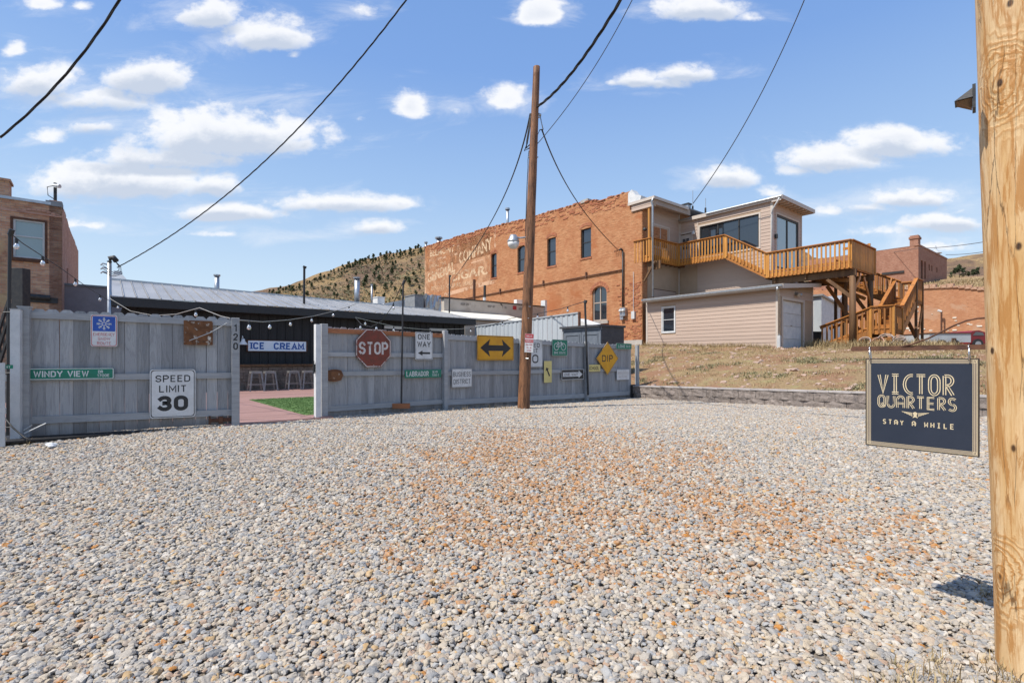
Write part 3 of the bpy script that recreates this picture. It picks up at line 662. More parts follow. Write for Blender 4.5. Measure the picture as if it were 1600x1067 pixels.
# low scrub on the hill: thousands of small bushes nobody could count
V = []; Fc = []
rs = np.random.RandomState(4)
for k in range(6500):
    px = rs.uniform(380, 690); py = rs.uniform(385, 485)
    if py < profile(RIDGE, px)+2: continue
    p = cast(hbvh, px, py)
    if p is None: continue
    if mnoise.noise(Vector((p.x*.03, p.y*.03, 7))) < -.05 and rs.rand() < .8: continue
    s = rs.uniform(.25, .95)
    for q in range(3):
        a = rs.normal(size=3)*s; c = rs.normal(size=3)*s; o = np.array(p)+rs.normal(size=3)*s*.5+(0, 0, s*.4); bb = len(V)
        V += [tuple(o-a*.6-c*.3), tuple(o+a*.6-c*.3), tuple(o+c*.6)]; Fc.append((bb, bb+1, bb+2))
me = bpy.data.meshes.new('hillside_scrub'); me.from_pydata(V, [], Fc)
o = mesh_obj('hillside_scrub', me, MT['scrub']); tag(o, 'dark low scrub scattered over the dry hillside', 'scrub', kind='stuff')

# gravel stones -----------------------------------------------------
b = MB(); cs = .25; cells = {}
def in_front(x, y):
    if y < 1.55: return False
    px = CX+F*x/y
    if px < -170 or px > 1790: return False
    u39, v39 = FT.inv(x, y)
    if u39 > WALL_U-.05: return False
    if x > -3.46: return FF.inv(x, y)[1] < 9.42 or x > 4.0 and y < 20 and v39 < 15
    if x < -4.5: return FG.inv(x, y)[1] < 9.62 and y < 12
    return v39 < 9.28
nx0, nx1, ny0, ny1 = -44, 56, 6, 84
for i in range(nx0, nx1):
    for j in range(ny0, ny1):
        x, y = (i+.5)*cs, (j+.5)*cs
        if not in_front(x, y): continue
        q = []
        for di, dj in ((0,0),(1,0),(1,1),(0,1)):
            kx = (i+di, j+dj)
            if kx not in cells:
                X, Yy = kx[0]*cs, kx[1]*cs; cells[kx] = len(b.V); b.V.append((X, Yy, gz(X, Yy)-.004))
            q.append(cells[kx])
        b.Fc.append(tuple(q))
gr = b.top('gravel', MT['gravel'], 'pale mixed river gravel covering the whole lot', 'gravel', kind='stuff')
ng = bpy.data.node_groups.new('gravel_stones', 'GeometryNodeTree')
ng.interface.new_socket('Geometry', in_out='INPUT', socket_type='NodeSocketGeometry')
ng.interface.new_socket('Geometry', in_out='OUTPUT', socket_type='NodeSocketGeometry')
g = G(ng); gin = g.n('NodeGroupInput'); gout = g.n('NodeGroupOutput')
def RV(dt, a, b_, seed):
    nd = g.n('FunctionNodeRandomValue'); nd.data_type = dt
    k = {'FLOAT': (2, 3, 1), 'FLOAT_VECTOR': (0, 1, 0), 'INT': (4, 5, 2)}[dt]
    nd.inputs[k[0]].default_value = a; nd.inputs[k[1]].default_value = b_; nd.inputs['Seed'].default_value = seed
    return nd.outputs[k[2]]
gi2 = g.n('GeometryNodeGeometryToInstance')
for k in range(8):
    ico = g.n('GeometryNodeMeshIcoSphere', {'Radius': 1.0, 'Subdivisions': 2 if k % 2 else 3})
    pos = g.n('GeometryNodeInputPosition')
    off = g.v('ADD', pos.outputs[0], (k*5.1, k*3.7, k*1.9))
    nz = g.n('ShaderNodeTexNoise', {'Vector': off, 'Scale': .85, 'Detail': 1.5}).outputs[1]
    dsp = g.v('MULTIPLY', g.v('SUBTRACT', nz, (.5,.5,.5)), (1.7, 1.7, 1.5))
    sp = g.n('GeometryNodeSetPosition', {'Geometry': ico.outputs[0], 'Offset': dsp})
    tf = g.n('GeometryNodeTransform', {'Geometry': sp.outputs[0], 'Scale': (1.15, .82+.05*(k % 3), .50+.05*(k % 4))})
    sh = g.n('GeometryNodeSetShadeSmooth', {'Geometry': tf.outputs[0], 'Shade Smooth': k % 2 == 0})
    ng.links.new(sh.outputs[0], gi2.inputs[0])
outs = []
for li, (dens_, s0, s1, lift) in enumerate(((1800, .0100, .0195, 0.), (850, .0105, .0225, .006), (70, .022, .034, .005))):
    dp = g.n('GeometryNodeDistributePointsOnFaces', {'Mesh': gin.outputs[0], 'Density': float(dens_), 'Seed': 11+li})
    nz2 = g.m('ADD', g.m('MULTIPLY', RV('FLOAT', 0., 1., 30+li), .008), lift)
    mv = g.n('GeometryNodeSetPosition', {'Geometry': dp.outputs[0], 'Offset': g.comb(0., 0., nz2)})
    rot = g.comb(RV('FLOAT', -.45, .45, 50+li), RV('FLOAT', -.45, .45, 60+li), RV('FLOAT', 0., 6.283, 70+li))
    ip = g.n('GeometryNodeInstanceOnPoints', {'Points': mv.outputs[0], 'Instance': gi2.outputs[0], 'Pick Instance': True,
             'Instance Index': RV('INT', 0, 7, 80+li), 'Rotation': rot, 'Scale': RV('FLOAT', s0, s1, 90+li)})
    outs.append(ip.outputs[0])
jn = g.n('GeometryNodeJoinGeometry')
for o_ in outs: ng.links.new(o_, jn.inputs[0])
smt = g.n('GeometryNodeSetMaterial', {'Geometry': jn.outputs[0]}); smt.inputs['Material'].default_value = MT['gravel']
ng.links.new(smt.outputs[0], gout.inputs[0])
md = gr.modifiers.new('stones', 'NODES'); md.node_group = ng

# grass blades ------------------------------------------------------
def blades(name, pts, mt, label, cat, hmin, hmax, w, per=5, lean=.6, seed=1, spread=.05):
    """pts = list of (x,y,z,scale): a tuft of narrow bent blades at each"""
    rs = np.random.RandomState(seed); n = len(pts)*per
    base = np.repeat(np.array(pts, dtype=float), per, axis=0); sc = base[:, 3]
    p = base[:, :3] + np.stack([rs.normal(0, spread, n)*sc, rs.normal(0, spread, n)*sc, np.full(n, -.01)], 1)
    a = rs.uniform(0, 2*pi, n); hh = rs.uniform(hmin, hmax, n)*sc; ln = rs.uniform(.1, lean, n)*hh
    tip = p + np.stack([np.cos(a)*ln, np.sin(a)*ln, hh], 1); mid = p + np.stack([np.cos(a)*ln*.3, np.sin(a)*ln*.3, hh*.6], 1)
    sd_ = np.stack([-np.sin(a), np.cos(a), 0*a], 1)*(w*sc/2)[:, None]
    V = np.stack([p-sd_, p+sd_, mid+sd_*.7, mid-sd_*.7, tip], 1).reshape(-1, 3)
    me = bpy.data.meshes.new(name); me.vertices.add(len(V)); me.vertices.foreach_set('co', V.ravel())
    idx = np.arange(n)*5
    loops = np.stack([idx, idx+1, idx+2, idx+3, idx+3, idx+2, idx+4], 1).ravel()
    me.loops.add(len(loops)); me.loops.foreach_set('vertex_index', loops)
    me.polygons.add(2*n); st = np.stack([np.arange(n)*7, np.arange(n)*7+4], 1).ravel()
    me.polygons.foreach_set('loop_start', st); me.update(calc_edges=True)
    o = mesh_obj(name, me, mt); return tag(o, label, cat, kind='stuff')
rs = np.random.RandomState(21); pts = []; pts2 = []
while len(pts) < 10000:
    u, v = rs.uniform(13.15, 24), rs.uniform(-5, 17.5)
    if 22.3 < u and v > 9.5: continue
    nz_ = mnoise.noise(Vector((u*.7, v*.7, 2))) + .45*mnoise.noise(Vector((u*2.1, v*2.1, 5)))
    if nz_ < .0 - (.12 if u > 18 else 0) and rs.rand() < .85: continue
    p = FT.w(u, v, town_z(u, v)); tall = 1.0 if u < 21.8 else 1.25
    (pts if nz_ < .33 or u > 20 else pts2).append((p.x, p.y, p.z, rs.uniform(.6, 1.25)*tall))
blades('dry_grass', pts, MT['straw'], 'short straw-coloured grass on the earth bank above the block wall', 'grass', .02, .085, .012, 5, 1.0, 3, .06)
blades('low_weeds', pts2, MT['scrub'], 'grey-green low weeds among the dry grass on the bank', 'weeds', .03, .09, .02, 8, 1., 4, .07)
pts = []
for k in range(1500):   # tall straw along the foot of the deck stair and the garage side
    u, v = rs.uniform(24.2, 27.6), rs.uniform(4.5, 9.3); p = FT.w(u, v, town_z(u, v)); pts.append((p.x, p.y, p.z, rs.uniform(.8, 1.6)))
for k in range(500):
    u, v = rs.uniform(22.0, 22.4), rs.uniform(9.8, 16.3); p = FT.w(u, v, town_z(u, v)); pts.append((p.x, p.y, p.z, rs.uniform(.4, .9)))
blades('tall_straw', pts, MT['straw'], 'tall pale straw growing in front of the timber stair', 'grass', .10, .34, .014, 6, .8, 6, .08)
pts = []
for (px, py, n, r) in ((1480,1064,22,.16),(1540,1052,18,.12),(1420,1070,10,.12),(1545,950,8,.06),(770,636,30,.22),(800,638,16,.12),(715,641,14,.2),(5,678,70,.14),(20,670,60,.13),(40,690,14,.12),(175,667,10,.2),(320,663,10,.2),(1150,655,8,.3),(350,712,8,.2),(1235,690,8,.3)):
    y = (EZ-(.0 if py > 900 else .40))*F/(py-HY); c = at(px, py, y)
    for k in range(n):
        x_, y_ = c.x+rs.normal()*r, c.y+rs.normal()*r*.6; pts.append((x_, y_, gz(x_, y_), rs.uniform(.5, 1.1)))
blades('straw_tufts', pts, MT['straw'], 'thin straw tufts poking through the gravel at its edges', 'grass', .04, .13, .006, 7, .9, 8, .02)
# loose stones on the bank
rock_me = []
for k in range(3):
    bm = bmesh.new(); bmesh.ops.create_icosphere(bm, subdivisions=2, radius=1)
    for v in bm.verts: v.co = v.co*(1+.55*mnoise.noise(v.co*1.1+Vector((k*9, 0, 0)))); v.co.z *= .55
    me = bpy.data.meshes.new('rock'); bm.to_mesh(me); bm.free(); rock_me.append(me)
b = MB(); me0 = [(np.array([v.co for v in m_.vertices]), [tuple(p.vertices) for p in m_.polygons]) for m_ in rock_me]
for k in range(1100):
    u, v = rs.uniform(13.3, 22.4), rs.uniform(-4, 17); s = abs(rs.normal())*.03+.015; vs, fs = me0[k % 3]
    a = rs.uniform(0, 6.3); R_ = np.array([[cos(a), -sin(a), 0], [sin(a), cos(a), 0], [0, 0, 1]])
    b.add((vs @ R_.T)*s + np.array([u, v, town_z(u, v)+s*.1]), fs)
b.top('bank_stones', MT['rock'], 'small loose stones strewn over the earth bank', 'stones', fr=FT, kind='stuff')
for px, py, s, lab in ((1050,560,.33,'long reddish stone lying high on the bank near the brick corner'),(1148,553,.26,'pale pink stone below the siding wall of the garage'),
        (1155,545,.24,'reddish stone lying just under the garage wall base'),(1183,567,.28,'pale stone beside the grey weed clump on the bank'),(1240,579,.42,'flat grey stone in the middle of the bank'),
        (1293,565,.26,'dark reddish stone on the bank to the right'),(1052,598,.30,'pale flat stone lying on the bank just above the block wall'),(1104,562,.2,'small tan stone halfway up the bank')):
    best = None
    for k in range(200):
        u = 13.2+k*.05; q = FT.hu(px, py, u)
        if q[2] <= town_z(u, q[1]): best = q; break
    if not best: continue
    o = mesh_obj('rock', random.choice(rock_me), MT['rock']); o.location = FT.w(best[0], best[1], best[2]+.01); o.scale = (s*.5, s*.4, s*.3); o.rotation_euler = (0, 0, random.uniform(0, 3))
    tag(o, lab, 'rock')
# ================================================================== RETAINING WALL of split-face blocks
rw = thing('retaining_wall', 'low grey-brown block retaining wall with pale cap at the foot of the bank', 'wall', (WALL_U, 10.0, .2), FT)
blk = []
for k in range(4):
    bm = bmesh.new(); bmesh.ops.create_cube(bm, size=1)
    bmesh.ops.subdivide_edges(bm, edges=list(bm.edges), cuts=2, use_grid_fill=True)
    for v in bm.verts:
        if v.co.x < -.49 and abs(v.co.y) < .45: v.co.x -= .06+.10*mnoise.noise(v.co*3+Vector((k*4, 1, 1)))
        v.co = Vector((v.co.x*.25, v.co.y*.442, v.co.z*.190))
    me = bpy.data.meshes.new('block'); bm.to_mesh(me); bm.free(); blk.append(me)
capm = bevbox('cap', .30, .447, .045, .006)
for i in range(34):
    v = 10.15 - i*.45
    zb = .255 + .0165*(10-v)
    for c_ in range(2):
        vv = v - (.225 if c_ else 0)
        mesh_obj('block', random.choice(blk), MT['block'], rw, (WALL_U+.14-.012*c_, vv, zb+.095+.195*c_), (random.uniform(-.01,.01), 0, random.uniform(-.015,.015)))
    mesh_obj('cap', capm, MT['cap'], rw, (WALL_U+.13, v-.1, zb+.392))

# ================================================================== FENCES
def dogear(name, w, h, t=.018, ear=.03):
    return MB().plate([(-w/2, 0), (w/2, 0), (w/2, h-ear), (w/2-ear, h), (-w/2+ear, h), (-w/2, h-ear)], -t/2, t/2).mesh(name)
def rail(parent, x0, x1, z0, z1, y, h, mt, d=.038):
    """rail between two heights, its front at y-d"""
    MB().prism([(x0, y-d, z0), (x1, y-d, z1), (x1, y-d, z1+h), (x0, y-d, z0+h)], (0, d, 0)).build('rail', mt, parent)
# right-hand fence
FV = 9.31
fence = thing('board_fence', 'long grey painted board fence hung with old road signs', 'fence', (FF.hv(505, 600, FV)[0], FV, .3), FF)
s0 = FF.hv(504, 600, FV)[0]; s1 = FF.hv(693, 600, FV)[0]; s2 = FF.hv(812, 600, FV)[0]; s3 = FF.hv(914, 600, FV)[0]; s4 = FF.hv(984, 600, FV)[0]
def ftop(s): return 2.12 + (1.95-2.12)*(s-s0)/(s4-s0)
def fbase(s):
    p = FF.w(s, FV); return gz(p.x, p.y)
bw = .141; s = s0+.06
while s < s4-.05:
    zb = fbase(s)+random.uniform(-.0, .02); h = ftop(s)-zb
    mesh_obj('board', dogear('board', bw-random.uniform(.000, .003), h+random.uniform(-.008,.008)), MT['fence'], fence, (s+bw/2, FV+.012, zb), (0, random.uniform(-.004,.004), 0))
    s += bw
secs = [(s0, s1), (s1, s2), (s2, s3), (s3, s4)]
for k, (a, c) in enumerate(secs):
    a += .05; c -= .05
    if k == 0:
        rail(fence, a, c, 2.0, 1.99, FV, .085, MT['redrail']); rail(fence, a, c, 1.56, 1.55, FV, .085, MT['rail'])
        rail(fence, a, c, 1.19, 1.18, FV, .09, MT['rail']); rail(fence, a, c, .53, .53, FV, .10, MT['rail'])
    else:
        rail(fence, a, c, ftop(a)-.125, ftop(c)-.125, FV, .10, MT['rail'])
        rail(fence, a, c, 1.15, 1.14, FV, .09, MT['rail']); rail(fence, a, c, fbase(a)+.10, fbase(c)+.10, FV, .12, MT['rail'])
for s_, top_, wd in ((s0-.0, 2.16, .12), (s1, 2.14, .10), (s2, 2.10, .10), (s3, 2.02, .10), (FF.hv(993, 600, FV)[0], 1.96, .10)):
    mesh_obj('post', bevbox('post', wd, .10, top_-fbase(s_)+.1, .005), MT['rail'], fence, (s_, FV-.06, fbase(s_)-.1))
# swung-open leaf edge beside the opening: a narrow pale post with a latch
gp = FF.hv(496, 600, FV-.15)
tp = thing('gate_post', 'pale sunlit post with a dark latch at the right side of the fence opening', 'post', (gp[0], gp[1], fbase(s0)), FF)
MB().box(gp[0]-.045, gp[0]+.045, gp[1]-.05, gp[1]+.05, fbase(s0)-.1, 2.14).build('shaft', MT['offwhite'], tp)
MB().box(gp[0]-.065, gp[0]-.045, gp[1]-.03, gp[1]+.03, 1.28, 1.42).tube([(gp[0]-.075, gp[1]-.02, 1.25), (gp[0]-.075, gp[1]-.02, 1.48)], .012, 8).build('latch', MT['darkmetal'], tp)
b = MB(); b.tube([(gp[0]+.02, gp[1]-.02, 2.14), (gp[0]+.03, gp[1], 2.17)], .02)
# left gate leaf
GV = FG.inv(-5.3, 7.88)[1]
g0 = FG.hv(48, 600, GV)[0]; g1 = FG.hv(366, 600, GV)[0]
def gb(s):
    p = FG.w(s, GV); return gz(p.x, p.y)
leaf = thing('fence_gate', 'grey board gate leaf carrying the snow route and speed signs', 'gate', (g0, GV, gb(g0)), FG)
s = g0+.01
while s < g1-.05:
    zb = gb(s)+.03+random.uniform(0, .01); zt = 2.215-(s-g0)*.012
    mesh_obj('board', dogear('board', .1475-random.uniform(.000,.002), zt-zb+random.uniform(-.006,.006), ear=.035), MT['fence'], leaf, (s+.075, GV+.012, zb), (0, random.uniform(-.004,.004), 0))
    s += .150
rail(leaf, g0-.12, g1-.03, 2.085, 2.05, GV, .09, MT['rail']); rail(leaf, g0-.12, g1-.03, 1.20, 1.20, GV, .09, MT['rail']); rail(leaf, g0-.05, g1-.03, .60, .59, GV, .10, MT['rail'])
mesh_obj('post', bevbox('post', .115, .10, 1.80, .005), MT['rail'], leaf, (g1+.02, GV-.06, gb(g1)-.04))
for ch, zz in (('1', 2.02), ('2', 1.87), ('0', 1.72)):
    lettering(leaf, ch, g1+.02, zz, GV-.1125, .035 if ch == '1' else .068, .115, MT['signblack'], wt=.17, name='house_number')
b = MB()
for a_, c_ in (((g1-.36, .50), (g1-.02, .52)),):
    b.box(a_[0], c_[0], GV-.055, GV-.04, .50, .56); b.box(a_[0], a_[0]+.03, GV-.06, GV-.04, .46, .60); b.box(a_[0]+.14, a_[0]+.2, GV-.075, GV-.055, .47, .59)
b.build('drop_bolt', MT['rust'], leaf)
MB().tube([(g1-.10, GV-.06, 2.10), (g1-.34, GV-.065, 1.93), (g1-.62, GV-.06, 1.80)], .006, 6).build('brace_wire', MT['offwhite'], leaf)
# left end posts, pale
for px_, w_, lab, y_, y1_ in ((40, .12, 'grey post at the left end of the gate leaf', 481, 688),):
    q = FG.hv(px_, 600, GV-.02)
    t = thing('gate_post', lab, 'post', (q[0], q[1], gb(q[0])), FG)
    MB().box(q[0]-w_/2, q[0]+w_/2, q[1]-.08, q[1]+.02, gb(q[0])-.1, FG.hv(px_, y_, GV)[2]).build('shaft', MT['rail'], t)
    MB().box(q[0]-w_/2-.01, q[0]+w_/2+.01, q[1]-.09, q[1]+.03, FG.hv(px_, y_, GV)[2], FG.hv(px_, y_, GV)[2]+.015).build('cap', MT['rail'], t)
q = FG.hv(27, 600, GV-.16)
t = thing('gate_post', 'wider pale grey post behind the black pole at far left', 'post', (q[0], q[1], gb(q[0])), FG)
MB().box(q[0]-.06, q[0]+.04, q[1]-.05, q[1]+.05, gb(q[0])-.1, FG.hv(27, 484, GV-.16)[2]).build('shaft', MT['offwhite'], t)
MB().box(q[0]-.065, q[0]+.045, q[1]-.055, q[1]+.055, FG.hv(27, 484, GV-.16)[2], FG.hv(27, 484, GV-.16)[2]+.012).build('cap', MT['rail'], t)
q = FG.hv(3, 600, GV-.6)
t = thing('picket_fence_end', 'short weathered white fence end at the left border', 'fence', (q[0], q[1], gb(q[0])), FG)
for dxx in (-.16, -.08, 0.0):
    MB().box(q[0]+dxx-.03, q[0]+dxx+.03, q[1]-.01, q[1]+.01, gb(q[0]), 1.46).build('picket', MT['offwhite'], t)
MB().box(q[0]-.5, q[0]+.03, q[1]+.01, q[1]+.04, .8, .88).build('rail', MT['offwhite'], t)
MB().box(q[0]-.5, q[0]+.03, q[1]+.01, q[1]+.04, 1.22, 1.30).build('rail', MT['offwhite'], t)

# ================================================================== ROAD SIGNS
def rrect(w, h, r, n=5):
    o = []
    for cx, cz, a0 in ((w/2-r, h/2-r, 0), (-w/2+r, h/2-r, 90), (-w/2+r, -h/2+r, 180), (w/2-r, -h/2+r, 270)):
        for k in range(n+1):
            a = radians(a0+90*k/n); o.append((cx+r*cos(a), cz+r*sin(a)))
    return o
def scalep(p, dx, dz=None):
    mx = max(x for x, z in p); mz = max(z for x, z in p); dz = dx if dz is None else dz
    return [(x*(mx-dx)/mx, z*(mz-dz)/mz) for x, z in p]
def road_sign(px0, px1, py0, py1, label, mt, fr=FF, v=None, border=None, bin_=.010, bw_=.008, r=.02, outline=None, tilt=0., off=.058, name='road_sign'):
    """plate measured from the photo; py0/py1 at the plate's middle. returns thing, w, h"""
    v = (FV if fr is FF else GV) - off if v is None else v
    a = fr.hv(px0, 600, v)[0]; c = fr.hv(px1, 600, v)[0]; pm = (px0+px1)/2
    zt = fr.hv(pm, py0, v)[2]; zb_ = fr.hv(pm, py1, v)[2]; w, h = c-a, zt-zb_
    t = thing(name, label, 'sign', ((a+c)/2, v, (zt+zb_)/2), fr, local=True); t.rotation_euler = (0, tilt, fr.t)
    p = outline(w, h) if outline else rrect(w, h, r)
    MB().plate(p, -.002, .002).build('plate', mt, t)
    MB().plate(scalep(p, .012), .002, .022).build('backing', MT['signback'], t)
    if border:
        MB().ring(scalep(p, bin_), scalep(p, bin_+bw_), -.0028).build('border', border, t)
    b = MB()
    for zz in (h/2-.045, -h/2+.045):
        b.lathe([(.007, 0), (.006, .004)], 0, 0, 8)
        n = 16
        for i in range(len(b.V)-n, len(b.V)): x_, y_, z_ = b.V[i]; b.V[i] = (x_, -.002-z_, zz+y_)
    if min(w, h) > .25: b.build('bolt', MT['steel'], t)
    return t, w, h
Y_ = -.0030
t, w, h = road_sign(141.5, 183.5, 492, 541.5, 'small white sign with a snowflake on blue above red snow route lettering', MT['signwhite'], FG, border=MT['signred'], bin_=.008, bw_=.007, r=.03)
MB().poly(rrect(w-.05, h*.47, .006), Y_).build('blue_field', MT['signblue'], t).location = (0, 0, h*.215)
b = MB(); R_ = h*.185
for k in range(8):
    a = k*pi/4; d = Vector((cos(a), 0, sin(a)))
    def seg(p, q, wd):
        tt = (q-p).normalized(); nn = Vector((-tt.z, 0, tt.x))*wd/2
        b.add([p-nn, p+nn, q+nn, q-nn], [(0,1,2,3)])
    c0 = Vector((0, Y_-.0006, h*.215)); seg(c0+d*.015, c0+d*R_, .009)
    for sgn in (-1, 1):
        dd = Vector((cos(a+sgn*.7), 0, sin(a+sgn*.7)))
        seg(c0+d*R_*.55, c0+d*R_*.55+dd*R_*.28, .007); seg(c0+d*R_*.8, c0+d*R_*.8+dd*R_*.22, .007)
b.build('snowflake', MT['signwhite'], t)
for i, s_ in enumerate(('EMERGENCY', 'SNOW', 'ROUTE')):
    lettering(t, s_, 0, -h*(.115+.14*i), Y_, (w*.80, w*.46, w*.52)[i], h*.095, MT['signred'], wt=.11)
t, w, h = road_sign(287, 332.5, 501, 539, 'square rusted metal plate with scraps of old pale paint', MT['rustplate'], FG, r=.012)
b = MB()
for k in range(5): b.tube([(-w*.42+k*w*.2, -.004, -h*.40), (-w*.40+k*w*.2, -.004, -h*.34)], .006, 6)
b.build('nail', MT['rust'], t)
t, w, h = road_sign(45.5, 178, 575.2, 592.8, 'long green street name sign reading WINDY VIEW DR 1700E', MT['signgreen'], FG, border=MT['signwhite'], bin_=.003, bw_=.010, r=.012, name='street_name_sign')
lettering(t, 'WINDY VIEW', -w*.13, 0, Y_, w*.64, h*.52, MT['signwhite'], .025)
lettering(t, 'DR', w*.335, h*.17, Y_, w*.06, h*.25, MT['signwhite'], .02); lettering(t, '1700E', w*.37, -h*.17, Y_, w*.15, h*.25, MT['signwhite'], .02)
t, w, h = road_sign(234, 305.5, 577, 652.5, 'white speed limit sign reading SPEED LIMIT 30 low on the gate leaf', MT['signwhite'], FG, border=MT['signblack'], bin_=.012, bw_=.010, r=.045)
lettering(t, 'SPEED', 0, h*.31, Y_, w*.76, h*.14, MT['signblack'], .018); lettering(t, 'LIMIT', 0, h*.10, Y_, w*.60, h*.14, MT['signblack'], .012)
lettering(t, '30', 0, -h*.20, Y_, w*.66, h*.31, MT['signblack'], wt=.23)
def octagon(w, h): return [(w/2*cos(radians(22.5+45*k))/cos(radians(22.5)), h/2*sin(radians(22.5+45*k))/cos(radians(22.5))) for k in range(8)]
t, w, h = road_sign(556, 610.7, 514.2, 573.8, 'rusting red octagonal STOP sign with chipped white letters', MT['stopred'], outline=octagon, border=MT['stopprint'], bin_=.008, bw_=.016, off=.062)
lettering(t, 'STOP', 0, 0, Y_, w*.84, h*.33, MT['stopprint'], .03)
hexo = lambda w, h: [(w/2, 0), (w*.36, h*.42), (w*.1, h*.5), (-w*.1, h*.5), (-w*.36, h*.42), (-w/2, 0), (-w*.36, -h*.42), (-w*.1, -h*.5), (w*.1, -h*.5), (w*.36, -h*.42)]
t, w, h = road_sign(507.5, 537, 577, 596, 'small rusty pointed-oval metal plate on the middle rail', MT['rustplate'], outline=hexo, border=MT['rust'], bin_=.02, bw_=.012)
def arrow(L, sw, hl, hw): return [(-L/2, 0), (-L/2+hl, hw/2), (-L/2+hl, sw/2), (L/2, sw/2), (L/2, -sw/2), (-L/2+hl, -sw/2), (-L/2+hl, -hw/2)]
def place(poly, ang=0, dx=0, dz=0): return [(x*cos(ang)-z*sin(ang)+dx, x*sin(ang)+z*cos(ang)+dz) for x, z in poly]
t, w, h = road_sign(648.7, 676, 519, 562, 'white ONE WAY sign with black arrow pointing left', MT['signwhite'], border=MT['signblack'], bin_=.010, bw_=.008, r=.03)
lettering(t, 'ONE', 0, h*.33, Y_, w*.70, h*.19, MT['signblack'], .03); lettering(t, 'WAY', 0, h*.06, Y_, w*.76, h*.19, MT['signblack'], .03)
MB().poly(place(arrow(w*.70, h*.07, w*.26, h*.19), 0, 0, -h*.26), Y_).build('arrow', MT['signblack'], t)
t, w, h = road_sign(632.5, 689.5, 577.5, 590, 'green street name sign reading LABRADOR BLVD', MT['signgreen'], r=.01, name='street_name_sign')
lettering(t, 'LABRADOR', -w*.16, 0, Y_, w*.60, h*.62, MT['signwhite'], .02); lettering(t, 'BLVD', w*.32, h*.2, Y_, w*.14, h*.26, MT['signwhite'], .01); lettering(t, '7000 E', w*.33, -h*.2, Y_, w*.20, h*.26, MT['signwhite'], .01)
t, w, h = road_sign(706, 737.5, 575.8, 605, 'white BUSINESS DISTRICT sign', MT['signwhite'], border=MT['signblack'], bin_=.005, bw_=.006, r=.012)
lettering(t, 'BUSINESS', 0, h*.20, Y_, w*.88, h*.25, MT['signblack'], wt=.11); lettering(t, 'DISTRICT', 0, -h*.19, Y_, w*.84, h*.25, MT['signblack'], wt=.11)
t, w, h = road_sign(745.5, 802.5, 524.5, 563, 'wide amber sign with a black double-headed arrow', MT['signyellow'], border=MT['signblack'], bin_=.014, bw_=.010, r=.03)
dbl = [(-w*.42, 0), (-w*.16, h*.36), (-w*.20, h*.115), (w*.20, h*.115), (w*.16, h*.36), (w*.42, 0), (w*.16, -h*.36), (w*.20, -h*.115), (-w*.20, -h*.115), (-w*.16, -h*.36)]
MB().add([(x, Y_, z) for x, z in dbl], [(0, 1, 2, 8, 9), (2, 3, 7, 8), (3, 4, 5, 6, 7)]).build('double_arrow', MT['signblack'], t)
t, w, h = road_sign(812, 847.5, 530.5, 573.5, 'white SPEED LIMIT 20 sign partly hidden behind the wooden pole', MT['signwhite'], border=MT['signblack'], bin_=.008, bw_=.005, r=.03)
lettering(t, 'SPEED', 0, h*.30, Y_, w*.76, h*.15, MT['signblack'], .02); lettering(t, 'LIMIT', 0, h*.10, Y_, w*.60, h*.15, MT['signblack'], .02); lettering(t, '20', 0, -h*.20, Y_, w*.62, h*.31, MT['signblack'], .02)
t, w, h = road_sign(862.7, 886.5, 530.5, 556, 'square green BIKE ROUTE sign with a white bicycle', MT['signgreen'], border=MT['signwhite'], bin_=.004, bw_=.006, r=.02)
b = MB()
def circ(cx, cz, r, r2, n=20):
    b.ring([(cx+r*cos(2*pi*k/n), cz+r*sin(2*pi*k/n)) for k in range(n)], [(cx+r2*cos(2*pi*k/n), cz+r2*sin(2*pi*k/n)) for k in range(n)], Y_)
def ln(x0, z0, x1, z1, wd):
    p, q = Vector((x0, Y_-.0003, z0)), Vector((x1, Y_-.0003, z1)); tt = (q-p).normalized(); nn = Vector((-tt.z, 0, tt.x))*wd/2; b.add([p-nn, p+nn, q+nn, q-nn], [(0,1,2,3)])
wr = w*.165; lw = w*.028
circ(-w*.23, h*.06, wr, wr-lw); circ(w*.23, h*.06, wr, wr-lw)
for a_ in ((-.23,.06,-.10,.27),(-.10,.27,.12,.27),(-.10,.27,0,.06),(0,.06,.13,.27),(-.23,.06,0,.06),(.23,.06,.11,.34),(-.12,.33,-.0,.06),(-.17,.34,-.07,.34),(.11,.34,.03,.36)): ln(a_[0]*w, a_[1]*h, a_[2]*w, a_[3]*h, lw)
b.build('bicycle_symbol', MT['signwhite'], t); lettering(t, 'BIKE ROUTE', 0, -h*.31, Y_, w*.74, h*.13, MT['signwhite'], .01)
t, w, h = road_sign(850, 862, 564, 597.5, 'narrow pale yellow sign with a small black slanting arrow', MT['paleyellow'], r=.008)
MB().poly(place(arrow(h*.46, w*.16, h*.13, w*.50), radians(-62)), Y_).build('arrow', MT['signblack'], t)
t, w, h = road_sign(877.5, 912, 576.8, 593, 'black ONE WAY sign with white arrow pointing right', MT['signblack'], border=MT['signwhite'], bin_=.002, bw_=.012, r=.012)
MB().poly([(-x, z) for x, z in arrow(w*.88, h*.42, w*.18, h*.74)][::-1], Y_).build('arrow', MT['signwhite'], t)
lettering(t, 'ONE WAY', -w*.08, 0, Y_-.0005, w*.60, h*.26, MT['signblack'], .02)
t, w, h = road_sign(917, 938, 569.5, 580.5, 'small pale yellow SCHOOL sign beside the diamond sign', MT['paleyellow'], border=MT['signblack'], bin_=.004, bw_=.003, r=.008, off=.05)
lettering(t, 'SCHOOL', 0, 0, Y_, w*.82, h*.5, MT['signblack'], .015)
dia = lambda w, h: [(w/2, 0), (0, h/2), (-w/2, 0), (0, -h/2)]
